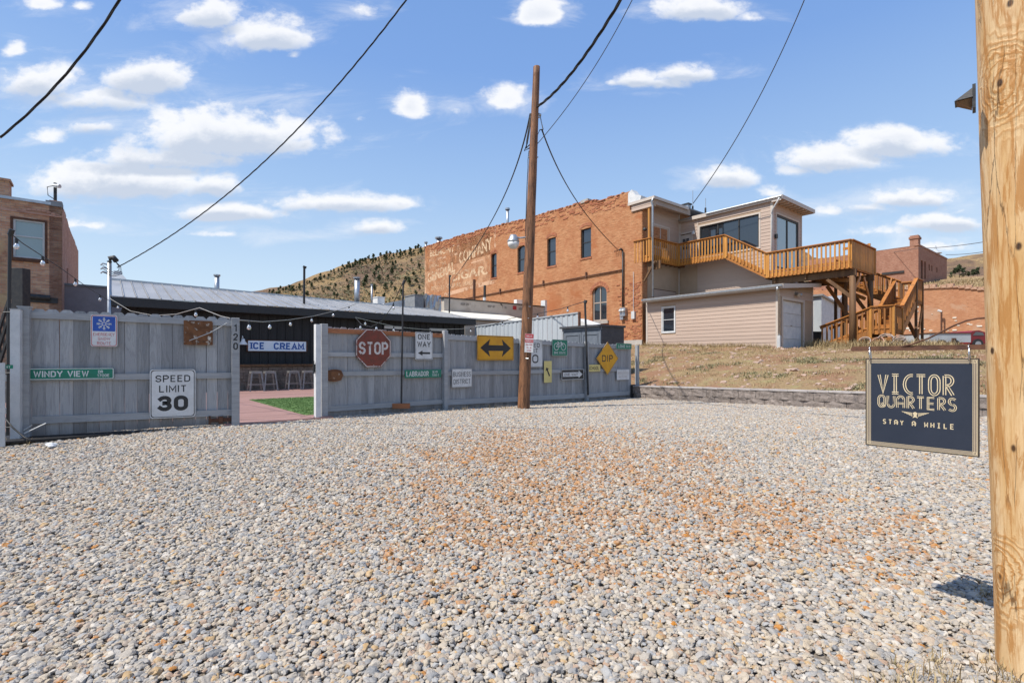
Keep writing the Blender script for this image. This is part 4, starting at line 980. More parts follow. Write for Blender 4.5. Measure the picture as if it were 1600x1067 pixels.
t, w, h = road_sign(931.8, 966, 534.2, 585.5, 'amber diamond sign reading DIP', MT['signyellow'], outline=dia, border=MT['signblack'], bin_=.016, bw_=.010, off=.07)
lettering(t, 'DIP', 0, 0, Y_, w*.50, h*.20, MT['signblack'], .02)
t, w, h = road_sign(963, 986.8, 536.5, 545.5, 'small green LONG BLVD sign at the far end of the fence', MT['signgreen'], border=MT['signwhite'], bin_=.002, bw_=.004, r=.008, name='street_name_sign')
lettering(t, 'LONG', -w*.16, 0, Y_, w*.42, h*.5, MT['signwhite'], .02); lettering(t, 'BLVD', w*.28, 0, Y_, w*.26, h*.36, MT['signwhite'], .01)
t, w, h = road_sign(963.8, 983.2, 577.6, 593.2, 'small white notice with two lines of grey lettering under the street name sign', MT['signwhite'], r=.01)
lettering(t, 'GREENWOOD', 0, h*.18, Y_, w*.86, h*.24, MT['signback'], .01); lettering(t, 'MOTORS', 0, -h*.2, Y_, w*.66, h*.24, MT['signback'], .01)
# tiny green plate on the far left pole
q = at(5, 573, 6.55)
t = thing('street_name_sign', 'tiny green and white plate wired to the black pole at far left', 'sign', q, F0, local=True, rz=20)
MB().plate(rrect(.20, .05, .004), -.002, .002).build('plate', MT['signgreen'], t); lettering(t, 'MAIN ST', 0, -.003, Y_, .15, .024, MT['signwhite'], .04)

# ================================================================== HANGING SIGN on the near pole
SU = 3.43
pole_c = Vector((2.475, 2.385))
KN = [(-.128, -.108, 2.62-1.0), (-.10, -.135, .47), (-.06, -.165, 3.02), (.05,-.17,1.97), (-.165,-.03,1.5)]
kl = []
for px_, py_ in ((1562,130),(1566,900),(1592,385),(1552,548),(1578,5),(1585,700)):
    for k_ in range(400):
        Yk = 2.0+.002*k_; q = at(px_, py_, Yk)
        if sqrt((q.x-pole_c.x+.036*(q.z-EZ))**2+(q.y-pole_c.y)**2) <= .172: kl.append((q.x-pole_c.x, q.y-pole_c.y, q.z)); break
MT['pole'] = polemat('near pole wood', (.68,.49,.28), (.56,.34,.14), (.40,.175,.04), kl)
MT['pole2'] = polemat('brown pole wood', (.30,.14,.065), (.20,.09,.042), (.075,.036,.02))
b = MB(); N = 72; rings = 120
for i in range(rings+1):
    z = -.3 + 6.3*i/rings; cx_ = -.036*(z-EZ); r_ = .170 - .004*(z-EZ)
    for k in range(N):
        a = 2*pi*k/N
        P_ = Vector((cos(a)*r_, sin(a)*r_, z))
        d = .0035*mnoise.noise(Vector((P_.x*14, P_.y*14, z*1.2))) + .0012*mnoise.noise(Vector((P_.x*60, P_.y*60, z*3)))
        for kx, ky, kz in kl:
            dd = sqrt((P_.x+cx_-kx)**2+(P_.y-ky)**2+((z-kz)*.7)**2); d += .006*math.exp(-(dd/.045)**2)
        b.V.append((P_.x*(1+d/r_)+cx_, P_.y*(1+d/r_), z))
for i in range(rings):
    for k in range(N): b.Fc.append((i*N+k, i*N+(k+1) % N, (i+1)*N+(k+1) % N, (i+1)*N+k))
b.Fc.append(tuple(rings*N+k for k in range(N)))
np_ = thing('utility_pole', 'thick yellow-tan wooden pole with knots standing close by on the right', 'pole', (pole_c.x, pole_c.y, 0), F0, local=True)
b.build('shaft', MT['pole'], np_, smooth=True)
def barpt(px, py, du=0): q = FT.hu(px, py, SU+du); return Vector(q)
v_l = FT.hu(1330, 545, SU)[1]; v_r = FT.inv(pole_c.x, pole_c.y)[1]+.1
zb_ = FT.hu(1400, 546, SU)[2]
br = thing('sign_bracket', 'rusty iron bracket reaching left from the near pole', 'bracket', (SU, v_r, zb_), FT)
MB().box(SU-.006, SU+.014, v_r-.02, v_l, zb_-.006, zb_+.012).box(SU+.009, SU+.014, v_r-.02, v_l, zb_+.012, zb_+.020).build('bar', MT['rust'], br)
pts = []
for px_, py_ in ((1404,543),(1425,538),(1450,529),(1470,519),(1490,509),(1510,501),(1528,497.5),(1545,496.5)): pts.append(barpt(px_, py_, .004))
MB().tube(pts, .0045, 8).build('curved_brace', MT['rust'], br, smooth=True)
va = FT.hu(1353, 600, SU)[1]; vb = FT.hu(1531, 600, SU)[1]; zt_ = FT.hu(1353, 560, SU)[2]; zl = FT.hu(1353, 695, SU)[2]; zr_ = FT.hu(1531, 714, SU)[2]
W_ = va-vb; H_ = zt_-(zl+zr_)/2
hs = thing('hanging_sign', 'square navy sign with gold border reading VICTOR QUARTERS STAY A WHILE', 'sign', (SU-.004, (va+vb)/2, zt_-H_/2), FT, local=True, rz=-90)
MT['navy'] = mottle('navy sign paint', (.020,.027,.045), (.024,.031,.05), 5, rough=.42, bump=.02, rnd=0, spec=.4)
MT['navyedge'] = flat('brown sign edge', (.03,.022,.016), .6)
MT['taupe'] = flat('taupe print', (.23,.185,.145), .5)
MT['gold'] = flat('pale gold print', (.68,.56,.36), .5)
MB().plate(rrect(W_, H_, .004, 2), -.003, .003).build('panel', MT['navyedge'], hs)
def sq(w, h): return [(w/2, h/2), (-w/2, h/2), (-w/2, -h/2), (w/2, -h/2)]
yy = -.0034
MB().ring(sq(W_-.012, H_-.012), sq(W_-.052, H_-.052), yy).build('border_band', MT['taupe'], hs)
MB().poly(sq(W_-.052, H_-.052), yy).build('field', MT['navy'], hs)
b = MB()
for ins in (.013, .020, .036, .050): b.ring(sq(W_-ins, H_-ins), sq(W_-ins-.0026, H_-ins-.0026), yy-.0005)
for sx_ in (-1, 1):
    for sz_ in (-1, 1):
        c_ = [(x+sx_*(W_/2-.018), z+sz_*(H_/2-.018)) for x, z in sq(.014, .014)]; c2 = [(x+sx_*(W_/2-.018), z+sz_*(H_/2-.018)) for x, z in sq(.010, .010)]
        b.ring(c_, c2, yy-.0008)
b.build('border_lines', MT['gold'], hs)
# art-deco double and triple line letters
def arc(cx, cz, rx, rz, a0, a1, n=12): return [(cx+rx*cos(radians(a0+(a1-a0)*k/n)), cz+rz*sin(radians(a0+(a1-a0)*k/n))) for k in range(n+1)]
def offs(pts, d):
    out = []; n = len(pts)
    for i, (x, z) in enumerate(pts):
        a = pts[max(i-1, 0)]; c = pts[min(i+1, n-1)]
        if i == 0: a = pts[0]; c = pts[1]
        tx, tz = c[0]-a[0], c[1]-a[1]; l = sqrt(tx*tx+tz*tz) or 1; out.append((x-tz/l*d, z+tx/l*d))
    return out
def deco(ch):     # centre strokes in a 1 x 1.6 box, each drawn as parallel lines
    H = 1.6; r = .5
    return {'V': [[(0, H), (.5, 0), (1, H)]], 'I': [[(.1, H), (.9, H)], [(.5, H), (.5, 0)], [(.1, 0), (.9, 0)]],
            'C': [arc(.95, .8, .85, .8, 80, 280)], 'T': [[(0, H), (1, H)], [(.5, H), (.5, 0)]],
            'O': [arc(.5, 1.1, r, .5, 0, 180)+arc(.5, .5, r, .5, 180, 360)+[(1, 1.1)]],
            'R': [[(.1, 0), (.1, H)], [(.1, H)]+arc(.45, 1.2, .5, .4, 90, -90)+[(.35, .8), (1., 0)]],
            'Q': [arc(.5, 1.1, r, .5, 0, 180)+arc(.5, .5, r, .5, 180, 360)+[(1, 1.1)], [(.45, .55), (1.05, 0)]],
            'U': [[(0, H), (0, .5)]+arc(.5, .5, .5, .5, 180, 360)+[(1, .5), (1, H)]],
            'A': [[(0, 0), (0, 1.1)]+arc(.5, 1.1, .5, .5, 180, 0)+[(1, 1.1), (1, 0)], [(0, .6), (1, .6)]],
            'E': [[(1, H), (.1, H), (.1, 0), (1, 0)], [(.1, .8), (.9, .8)]],
            'S': [[(.95, 1.45)]+arc(.5, 1.2, .42, .4, 60, 270)+arc(.5, .4, .45, .4, 90, -120)+[(.05, .15)]],
            'Y': [[(0, H), (.5, .8), (1, H)], [(.5, .8), (.5, 0)]], 'W': [[(0, H), (.0, 0), (.5, .9), (1, 0), (1, H)]],
            'H': [[(0, 0), (0, H)], [(1, 0), (1, H)], [(0, .8), (1, .8)]], 'L': [[(.1, H), (.1, 0), (1, 0)]], ' ': []}[ch]
def deco_word(word, x0, x1, z0, hh, lines, lw, gap, ycoord, cw=.62, name='lettering'):
    b = MB(); n = len(word); step = (x1-x0)/n; sx = step*cw; sz = hh/1.6
    for i, ch in enumerate(word):
        ox = x0+step*i+step*(1-cw)/2
        for st in deco(ch):
            q = [(ox+x*sx, z0+z*sz) for x, z in st]
            for k in range(lines):
                d = (k-(lines-1)/2)*gap
                ribbon(b, offs(q, d) if abs(d) > 1e-9 else q, lw, ycoord-.0002*(k % 2))
    return b.build(name, MT['gold'], hs)
deco_word('VICTOR', -W_*.385, W_*.31, H_*.115, H_*.20, 2, .0042, .0105, yy-.0006, .66)
deco_word('QUARTERS', -W_*.385, W_*.33, -H_*.045, H_*.125, 2, .0032, .0075, yy-.0006, .66)
deco_word('STAY A WHILE', -W_*.34, W_*.31, -H_*.235, H_*.048, 1, .0045, 0, yy-.0006, .46)
b = MB(); cz = -H_*.105; cxx = -W_*.03
for s_ in (-1, 1):
    for k in range(5):
        x0_, x1_ = .012, .060-.010*k; z_ = cz+.010-.0048*k
        b.add([(cxx+s_*x0_, yy-.0006, z_-.004), (cxx+s_*x1_, yy-.0006, z_+.001), (cxx+s_*(x1_-.004), yy-.0006, z_-.0028), (cxx+s_*x0_, yy-.0006, z_-.0065)], [(0, 1, 2, 3)])
b.poly([(cxx-.010, cz+.006), (cxx, cz+.012), (cxx+.010, cz+.006), (cxx+.006, cz-.010), (cxx+.012, cz-.022), (cxx, cz-.017), (cxx-.012, cz-.022), (cxx-.006, cz-.010)], yy-.0006)
b.build('winged_emblem', MT['gold'], hs)
for px_, lab in ((1360, 'steel snap hook holding the left corner of the hanging sign'), (1515, 'steel snap hook holding the right corner of the hanging sign')):
    q = FT.hu(px_, 560, SU-.004)
    t = thing('snap_hook', lab, 'hook', (q[0]-.0, q[1], zt_-.02), FT)
    pts = [(SU-.004-.012*cos(a), q[1]+.003*sin(a), (zb_+.012+zt_-.022)/2+((zb_+.016-zt_+.028)/2)*sin(a)) for a in [2*pi*k/20 for k in range(21)]]
    MB().tube(pts, .0028, 8).build('ring', MT['chrome'], t, smooth=True)
    MB().tube([(SU-.018, q[1], zt_-.012), (SU-.016, q[1], zb_+.006)], .0042, 8).build('gate', MT['chrome'], t, smooth=True)
# small solar lamp on the pole's flank
q = at(1507, 160, 2.42)
t = thing('pole_lamp', 'small dark metal solar lamp fixed to the flank of the near pole', 'lamp', q, F0, local=True, rz=-43)
MB().add([(-.035,-.045,0),(.03,-.045,0),(.03,.045,0),(-.035,.045,0),(.028,-.012,.055),(.028,.012,.055)], [(0,3,2,1),(0,1,4),(1,2,5,4),(2,3,5),(3,0,4,5)]).build('hood', MT['darkmetal'], t)
MB().add([(-.028,-.036,-.001),(.028,-.036,-.001),(.028,.036,-.001),(-.028,.036,-.001),(.026,-.018,-.042),(.026,.018,-.042)], [(0,1,2,3),(0,4,1),(1,4,5,2),(2,5,3),(3,5,4,0)]).build('lens', MT['decktan'], t)
MB().box(.028,.040,-.04,.04,-.05,.06).build('back_plate', MT['darkmetal'], t)
# ================================================================== BUILDINGS
def wall_mesh(parent, mt, face, c, a0, a1, z0, z1, ops=(), depth=.16, name='wall', thick=.3):
    """facade with real openings and their reveals; ops = (a0,a1,z0,z1)"""
    b = MB(); A = sorted({a0, a1, *[o[0] for o in ops], *[o[1] for o in ops]}); Z = sorted({z0, z1, *[o[2] for o in ops], *[o[3] for o in ops]})
    def P(a, z, d): return (c+d, a, z) if face == 'u' else (a, c+d, z)
    for i in range(len(A)-1):
        for j in range(len(Z)-1):
            am, zm = (A[i]+A[i+1])/2, (Z[j]+Z[j+1])/2
            if any(o[0] < am < o[1] and o[2] < zm < o[3] for o in ops): continue
            b.add([P(A[i], Z[j], 0), P(A[i+1], Z[j], 0), P(A[i+1], Z[j+1], 0), P(A[i], Z[j+1], 0)], [(0,1,2,3)])
    for o in ops:
        x0, x1, y0, y1 = o[:4]
        for (p, q) in (((x0,y0),(x1,y0)), ((x1,y0),(x1,y1)), ((x1,y1),(x0,y1)), ((x0,y1),(x0,y0))):
            b.add([P(p[0],p[1],0), P(q[0],q[1],0), P(q[0],q[1],depth), P(p[0],p[1],depth)], [(0,1,2,3)])
    b.add([P(a0,z1,0), P(a1,z1,0), P(a1,z1,thick), P(a0,z1,thick)], [(0,1,2,3)])
    for aa in (a0, a1): b.add([P(aa,z0,0), P(aa,z1,0), P(aa,z1,thick), P(aa,z0,thick)], [(0,1,2,3)])
    return b.build(name, mt, parent)
def window(parent, face, c, a0, a1, z0, z1, fm, dep=.08, fw=.05, mull=(), trans=(), glass=None, trim=None, tw=.09, name='window'):
    """frame as part, panes as its sub-parts; dep = how far the glass sits behind the facade"""
    b = MB()
    b.fbox(face, c, a0, a0+fw, z0, z1, -dep-.05, -dep+.03); b.fbox(face, c, a1-fw, a1, z0, z1, -dep-.05, -dep+.03)
    b.fbox(face, c, a0+fw, a1-fw, z0, z0+fw, -dep-.05, -dep+.03); b.fbox(face, c, a0+fw, a1-fw, z1-fw, z1, -dep-.05, -dep+.03)
    for m_ in mull: b.fbox(face, c, m_-fw*.45, m_+fw*.45, z0+fw, z1-fw, -dep-.045, -dep+.025)
    for t_ in trans:
        xs = [a0+fw]+[x for m_ in sorted(mull) for x in (m_-fw*.45, m_+fw*.45)]+[a1-fw]
        for k in range(0, len(xs), 2): b.fbox(face, c, xs[k], xs[k+1], t_-fw*.4, t_+fw*.4, -dep-.045, -dep+.02)
    w_ = b.build(name, fm, parent)
    xs = [a0+fw]+[x for m_ in sorted(mull) for x in (m_-fw*.45, m_+fw*.45)]+[a1-fw]
    zs = [z0+fw]+[x for t_ in sorted(trans) for x in (t_-fw*.4, t_+fw*.4)]+[z1-fw]
    for i in range(0, len(xs), 2):
        for j in range(0, len(zs), 2): MB().fbox(face, c, xs[i], xs[i+1], zs[j], zs[j+1], -dep-.02, -dep-.012).build('pane', glass or MT['glass'], w_)
    if trim:
        b = MB()
        b.fbox(face, c, a0-tw, a0, z0-tw, z1+tw, 0, .03); b.fbox(face, c, a1, a1+tw, z0-tw, z1+tw, 0, .03)
        b.fbox(face, c, a0, a1, z1, z1+tw, 0, .03); b.fbox(face, c, a0, a1, z0-tw, z0, 0, .035)
        b.build('trim', trim, w_)
    return w_
_lap = {}
def lapmesh(exp):
    k = round(exp, 3)
    if k not in _lap: _lap[k] = MB().prism([(0, 0, 0), (0, -.024, 0), (0, -.010, exp), (0, 0, exp)], (1, 0, 0)).mesh('siding_board')
    return _lap[k]
def siding(parent, face, c, a0, a1, z0, z1, ops=(), exp=.178, mt=None, top=None):
    z = z0; mt = mt or MT['siding']
    while z < z1-.01:
        e = min(exp, z1-z); segs = [(a0, a1)]
        for o in ops:
            if o[2] < z+e*.9 and o[3] > z+e*.1:
                ns = []
                for s_ in segs:
                    if o[1] <= s_[0] or o[0] >= s_[1]: ns.append(s_)
                    else:
                        if o[0] > s_[0]: ns.append((s_[0], o[0]))
                        if o[1] < s_[1]: ns.append((o[1], s_[1]))
                segs = ns
        for s_ in segs:
            if s_[1]-s_[0] < .03: continue
            me = lapmesh(exp if e > exp*.98 else e)
            if face == 'u': mesh_obj('siding_board', me, mt, parent, (c, s_[1], z), (0, 0, radians(-90)), (s_[1]-s_[0], 1, 1))
            else: mesh_obj('siding_board', me, mt, parent, (s_[0], c, z), None, (s_[1]-s_[0], 1, 1))
        z += exp
# ---------------------------------------------------------------- brick building (side wall faces -u)
BU = 23.1; V0 = FT.hu(1004, 500, BU)[1]; V1 = FT.hu(664, 400, BU)[1]
bb = thing('brick_building', 'long two-storey orange brick building with a faded painted wall advertisement', 'building', (BU, V0, 1.8), FT)
def wrect(x0, x1, yt, yb, u=BU):
    xm = (x0+x1)/2; return (FT.hu(x1, 400, u)[1], FT.hu(x0, 400, u)[1], FT.hu(xm, yb, u)[2], FT.hu(xm, yt, u)[2])
ups = [wrect(907.5, 923.5, 352.5, 404), wrect(855, 868.5, 368, 417), wrect(808.5, 821, 383, 426.5), wrect(767.5, 776, 394, 435)]
gw = wrect(925.5, 948, 447, 504)
ZB = 1.5; ZT = 9.6
ops = [(o[0], o[1], o[2], o[3]) for o in ups] + [gw]
wall_mesh(bb, MT['brick'], 'u', BU, V0-.0, V1, ZB, ZT, ops, .22)
top = [(980,300),(966,304),(950,309),(938,313.5),(925,313),(915,316),(900,317),(899,319),(885,323),(868,328),(850,333),(835,338),(820,342),(800,347),(786,350),(770,353.5),(752,358),(738,364),(722,367),(705,373),(690,377),(678,381),(664,386)]
pts = []
for px, py in top:
    q = FT.hu(px, py, BU); pts.append((q[1], q[2]))
# ragged broken parapet: jitter between the measured points
fine = []
for (va_, za_), (vb_, zb2) in zip(pts, pts[1:]):
    n = max(2, int(abs(vb_-va_)/.35))
    for k in range(n):
        t_ = k/n; fine.append((va_+(vb_-va_)*t_, za_+(zb2-za_)*t_+random.choice((0, 0, 0, 0, -.015, .01, -.03))))
fine.append(pts[-1]); fine[0] = (V0+.75, fine[0][1])
b = MB()
for (va_, za_), (vb_, zb2) in zip(fine, fine[1:]):
    za2 = (za_+zb2)/2
    b.add([(BU-.003,va_,ZT-.02),(BU-.003,vb_,ZT-.02),(BU-.003,vb_,za2),(BU-.003,va_,za2),(BU+.35,va_,ZT),(BU+.35,vb_,ZT),(BU+.35,vb_,za2),(BU+.35,va_,za2)], [(0,1,2,3),(3,2,6,7),(5,4,7,6),(0,3,7,4),(1,5,6,2)])
b.build('parapet', MT['brick'], bb)
# loose broken bricks along the top of the parapet, just below it a band of weathered courses
b = MB()
for (va_, za_) in fine[::1]:
    for q in range(1):
        l_ = random.uniform(.08, .25); h_ = random.uniform(.04, .10); dz_ = random.uniform(-.02, .03)
        b.box(BU-.03-random.uniform(0, .04), BU+.25, va_-l_+random.uniform(-.1,.1), va_+random.uniform(0,.2), za_-.05+dz_, za_-.05+h_+dz_)
for k in range(300):
    vv = random.uniform(V0+1, V1-1); zt2 = profile(sorted(fine), vv)
    b.box(BU-.035, BU+.01, vv, vv+random.uniform(.1, .45), zt2-random.uniform(.1, .85), zt2-random.uniform(.1, .85)*0-.9+random.uniform(0, .02)) if False else None
    z_ = zt2-random.uniform(.08, .8)
    b.box(BU-random.uniform(.012, .04), BU+.01, vv, vv+random.uniform(.12, .5), z_, z_+.065)
o = b.build('broken_coping', MT['brickred'], bb); tag(o, kind='stuff')
b = MB()
b.fbox('u', BU, V0+4.0, V0+4.6, profile(sorted(fine), V0+4.3)-.02, profile(sorted(fine), V0+4.3)+.16, -.3, .06)
b.build('coping_cap', MT['concrete'], bb)
# building's hidden bulk so nothing shows through the windows
MB().box(BU+.4, BU+14, V0+.05, V1-.05, ZB, 9.3).build('interior', MT['sheddark'], bb)
MB().box(BU+.02, BU+14, V1-.04, V1+.01, ZB, 11.2).build('far_wall', MT['brickred'], bb)
MB().box(BU+.0, BU+14, V0-.01, V0+.05, ZB, 10.3).build('rear_wall', MT['brick'], bb)
for k, o_ in enumerate(ups):
    a0, a1, z0, z1 = o_
    window(bb, 'u', BU, a0, a1, z0+.06, z1, MT['blackwood'] if k == 3 else MT['darkmetal'], dep=.14, fw=.07, trans=((z0+z1)/2,), glass=MT['glass'])
    # segmental arch head: brick spandrels left in the corners
    b = MB(); am = (a0+a1)/2; hw = (a1-a0)/2; n = 8
    for s_ in (-1, 1):
        poly = [(am+s_*hw, z1), (am+s_*hw, z1-.20)] + [(am+s_*hw*(1-k2/n), z1-.20+.19*sin(pi/2*k2/n)) for k2 in range(1, n+1)] + [(am, z1)]
        b.prism([(BU+.001, a, z) for a, z in poly], (.12, 0, 0))
    b.build('arch_head', MT['brick'], bb)
    b = MB()
    for k2 in range(9):
        t_ = -1+2*(k2+.5)/9; a = am+t_*hw*1.18; z = z1+.03-.16*t_*t_
        b.prism([(BU-.025, a-.06, z-.05), (BU-.025, a+.06, z-.05), (BU-.025, a+.065, z+.14), (BU-.025, a-.065, z+.14)], (.03, 0, 0))
    b.build('voussoirs', MT['brickred'], bb)
    MB().fbox('u', BU, a0-.06, a1+.06, z0-.05, z0+.05, -.14, .04).build('sill', MT['brickred'], bb)
a0, a1, z0, z1 = gw
window(bb, 'u', BU, a0, a1, z0+.1, z1, MT['soffit'], dep=.12, fw=.085, mull=((a0+a1)/2,), trans=(z0+(z1-z0)*.55,), glass=MT['glass'])
b = MB(); am = (a0+a1)/2; hw = (a1-a0)/2; n = 8
for s_ in (-1, 1):
    poly = [(am+s_*hw, z1), (am+s_*hw, z1-.42)] + [(am+s_*hw*cos(pi/2*k2/n), z1-.42+.41*sin(pi/2*k2/n)) for k2 in range(1, n+1)]
    b.prism([(BU+.001, a, z) for a, z in poly], (.12, 0, 0))
b.build('arch_head', MT['brick'], bb)
b = MB()
for k2 in range(11):
    an = pi*(k2+.5)/11; a = am+hw*1.22*cos(an); z = z1-.42+.60*sin(an)
    b.prism([(BU-.03, am+hw*1.02*cos(an-.13), z1-.42+.43*sin(an-.13)), (BU-.03, am+hw*1.02*cos(an+.13), z1-.42+.43*sin(an+.13)), (BU-.03, am+hw*1.35*cos(an+.13), z1-.42+.70*sin(an+.13)), (BU-.03, am+hw*1.35*cos(an-.13), z1-.42+.70*sin(an-.13))], (.035, 0, 0))
b.build('voussoirs', MT['brickred'], bb)
MB().fbox('u', BU, a0-.15, a1+.15, z0-.08, z0+.1, -.14, .10).build('sill', MT['concrete'], bb)
MB().fbox('u', BU, V0+.0, V0+2.2, ZB, 2.6, .0, .06).build('base_course', MT['concrete'], bb)
# old patched brickwork near the corner
b = MB()
for k in range(170):
    z_ = 2.65+.08*random.randrange(0, 40); vv = V0+random.uniform(.0, .55 if random.random() < .6 else 1.6); b.box(BU-random.uniform(.008, .03), BU+.01, vv, vv+random.choice((.1, .21, .21)), z_, z_+.068)
tag(b.build('projecting_bricks', MT['brickred'], bb), kind='stuff')
# pipe running along the wall at first-floor level with brackets
pl = [FT.hu(px, py, BU-.06) for px, py in ((973,421.5),(915,432),(850,444),(782,456.5),(720,468))]
MB().tube(pl, .035, 8).build('wall_pipe', MT['rust'], bb, smooth=True)
b = MB()
for px, py in ((916,431),(849,443.5),(781.5,456)):
    q = FT.hu(px, py, BU-.05); b.box(BU-.10, BU, q[1]-.05, q[1]+.05, q[2]-.14, q[2]+.22)
b.build('pipe_bracket', MT['rust'], bb)
# electric riser and meters
q0 = FT.hu(973, 392, BU-.1); q1 = FT.hu(974, 480, BU-.1)
MB().tube([q0, (q0[0], q0[1], q1[2])], .045, 10).tube([(BU-.1, q0[1], q0[2]), (BU-.2, q0[1]+.05, q0[2]+.12), (BU-.28, q0[1]+.1, q0[2]+.02)], .05, 8).build('conduit', MT['darkmetal'], bb, smooth=True)
q = FT.hu(973, 487, BU-.15)
MB().box(BU-.2, BU, q[1]-.20, q[1]+.18, q[2]-.25, q[2]+.22).box(BU-.16, BU, q[1]-.02, q[1]+.2, q[2]-.45, q[2]-.27).build('meter_box', MT['steel'], bb)
b = MB(); 
for dv in (-.1, .1):
    b.tube([(BU-.2, q[1]+dv, q[2]+.05), (BU-.30, q[1]+dv, q[2]+.05)], .075, 12)
b.build('meter', MT['offwhite'], bb, smooth=True)
q = FT.hu(989, 492, BU-.1); MB().box(BU-.14, BU, q[1]-.12, q[1]+.1, q[2]-.22, q[2]+.2).tube([(BU-.06, q[1], q[2]+.2), (BU-.06, q[1], q[2]+2.4)], .015, 6).build('meter_box', MT['offwhite'], bb)
b = MB()
for k in range(5):
    q = FT.hu(962+k*2.6, 393-k*.8, BU-.05); b.tube([(BU, q[1], q[2]), (BU-.14, q[1], q[2]+.03), (BU-.18, q[1], q[2]-.06)], .018, 6)
b.build('insulator_hook', MT['rust'], bb)
# painted advertisement: letters and bands, worn off in places
def wall_text(s, x0, yt0, yb0, x1, yt1, yb1, bold=.02):
    qa = FT.hu(x0, (yt0+yb0)/2, BU); qb = FT.hu(x1, (yt1+yb1)/2, BU)
    h0 = FT.hu(x0, yt0, BU)[2]-FT.hu(x0, yb0, BU)[2]; h1 = FT.hu(x1, yt1, BU)[2]-FT.hu(x1, yb1, BU)[2]
    o_ = mesh_obj('painted_letters', text_mesh(s, qa[1]-qb[1], (h0+h1)/2, bold, 0, 'painted_letters'), MT['ghost'], bb, (BU-.006, (qa[1]+qb[1])/2, (qa[2]+qb[2])/2), (0, -atan((qb[2]-qa[2])/(qa[1]-qb[1])), radians(-90)))
wall_text('BELMONT', 672, 391, 402, 710, 383, 393); wall_text('GENERAL', 668, 426, 444.5, 711, 409.5, 423, .03); wall_text('COMPANY', 717, 394, 415, 769, 371, 388, .03)
wall_text('CIGAR.', 703, 427, 441, 762, 413.5, 428, .03); wall_text('BEST  5c  CIGARS  MADE', 674, 448, 454, 742, 438, 444, .0); wall_text('SMOKE THE', 671, 414, 419, 697, 408, 413, .0)
def wall_band(x0, y0, x1, y1, th):
    a = FT.hu(x0, y0, BU); c = FT.hu(x1, y1, BU); MB().prism([(BU-.005, a[1], a[2]-th/2), (BU-.005, c[1], c[2]-th/2), (BU-.005, c[1], c[2]+th/2), (BU-.005, a[1], a[2]+th/2)], (.004, 0, 0)).build('painted_band', MT['ghostband'], bb)
wall_band(692, 461.5, 775.5, 438.5, .32); wall_band(671, 408, 716, 396, .22); wall_band(736, 411, 755, 405.5, .1)
for px_, ya_, yb_, wd in ((773.3, 355, 387, .22), (663.9+.8, 408, 461, .25), (716, 381, 394, .2)):
    a = FT.hu(px_, ya_, BU); c = FT.hu(px_, yb_, BU); MB().box(BU-.0045, BU-.001, a[1]-wd/2, a[1]+wd/2, c[2], a[2]).build('painted_band', MT['ghostband'], bb)
# flat tint where the sign's ground colour was
a = FT.hu(665, 460, BU); c = FT.hu(766, 440, BU)
m_, g_, b_, P_ = newmat('worn pale ground paint', .9); n_ = g_.noise(P_, 1.1, 9, .7, .5)
b_.inputs['Base Color'].default_value = (.60,.33,.18,1); g_.put(b_.inputs['Alpha'], g_.m('MULTIPLY', g_.ss(n_, .40, .62), .85)); MT['ghostground'] = m_
ta = FT.hu(665, 389, BU); tc_ = FT.hu(766, 359.5, BU)
MB().prism([(BU-.003, a[1], a[2]), (BU-.003, c[1], c[2]), (BU-.003, tc_[1], tc_[2]), (BU-.003, ta[1], ta[2])], (.001, 0, 0)).build('painted_ground', MT['ghostground'], bb)
for px, py0, py1, r_, lab in ((793, 328, 350, .11, 'slim grey vent pipe standing on the brick building roof'), (685.5, 373, 382, .2, 'short capped vent near the far end of the brick building roof'), (665.5, 380, 400, .1, 'small pipe at the far corner of the brick building')):
    q = FT.hu(px, py1, BU+.8); zt2 = FT.hu(px, py0, BU+.8)[2]
    t = thing('roof_vent', lab, 'vent', (q[0], q[1], q[2]-.4), FT)
    MB().tube([(q[0], q[1], q[2]-.8), (q[0], q[1], zt2)], r_, 12).build('pipe', MT['steel'], t, smooth=True); MB().tube([(q[0], q[1], zt2), (q[0], q[1], zt2+.12)], r_*1.7, 12).build('cap', MT['steel'], t)
# white torn flashing lump at the parapet end
q = FT.hu(985, 306, BU-.02)
b = MB().prism([(BU-.05, V0+.95, 10.35), (BU-.05, V0+.15, 10.25), (BU-.05, V0+.05, 10.55), (BU-.05, V0+.45, 10.70), (BU-.05, V0+.70, 11.05), (BU-.05, V0+.95, 10.9)], (.5, 0, 0))
b.build('torn_flashing', MT['offwhite'], bb)

# ---------------------------------------------------------------- timber-sided rear house with porch, over the garage
HU = 26.6
hz0 = 1.6
vr = FT.hu(1207, 400, HU)[1]             # right corner of the sun room
vp = V0-.05                              # wall facing -v beside the porch
hs_ = thing('sided_house', 'tan lap-sided house wing with a porch and big dark windows behind the timber deck', 'house', (HU, vr, hz0), FT)
zroof = EZ+8.15/1.0*1.0
def zz(px, py, u=HU): return FT.hu(px, py, u)[2]
big = [FT.hu(1186, 390, HU)[1], FT.hu(1093.5, 390, HU)[1], zz(1186, 386), zz(1186, 335)]
big[3] = zz(1140, 344.5)
door = [FT.hu(1081, 390, HU)[1], FT.hu(1061, 390, HU)[1], zz(1070, 412), zz(1070, 366)]
dz0 = EZ+5.62   # upper deck floor
door[2] = dz0
zt_room = zz(1207, 309); zt_r2 = zt_room
ops = [tuple(big), tuple(door)]
vsplit = FT.hu(1090, 400, HU)[1]
wall_mesh(hs_, MT['stucco'], 'u', HU, vr, vp, hz0, zt_room, ops, .12)
siding(hs_, 'u', HU, vr+.09, vsplit, dz0-1.9, zt_room, [(big[0]-.09, big[1]+.09, big[2]-.09, big[3]+.09)])
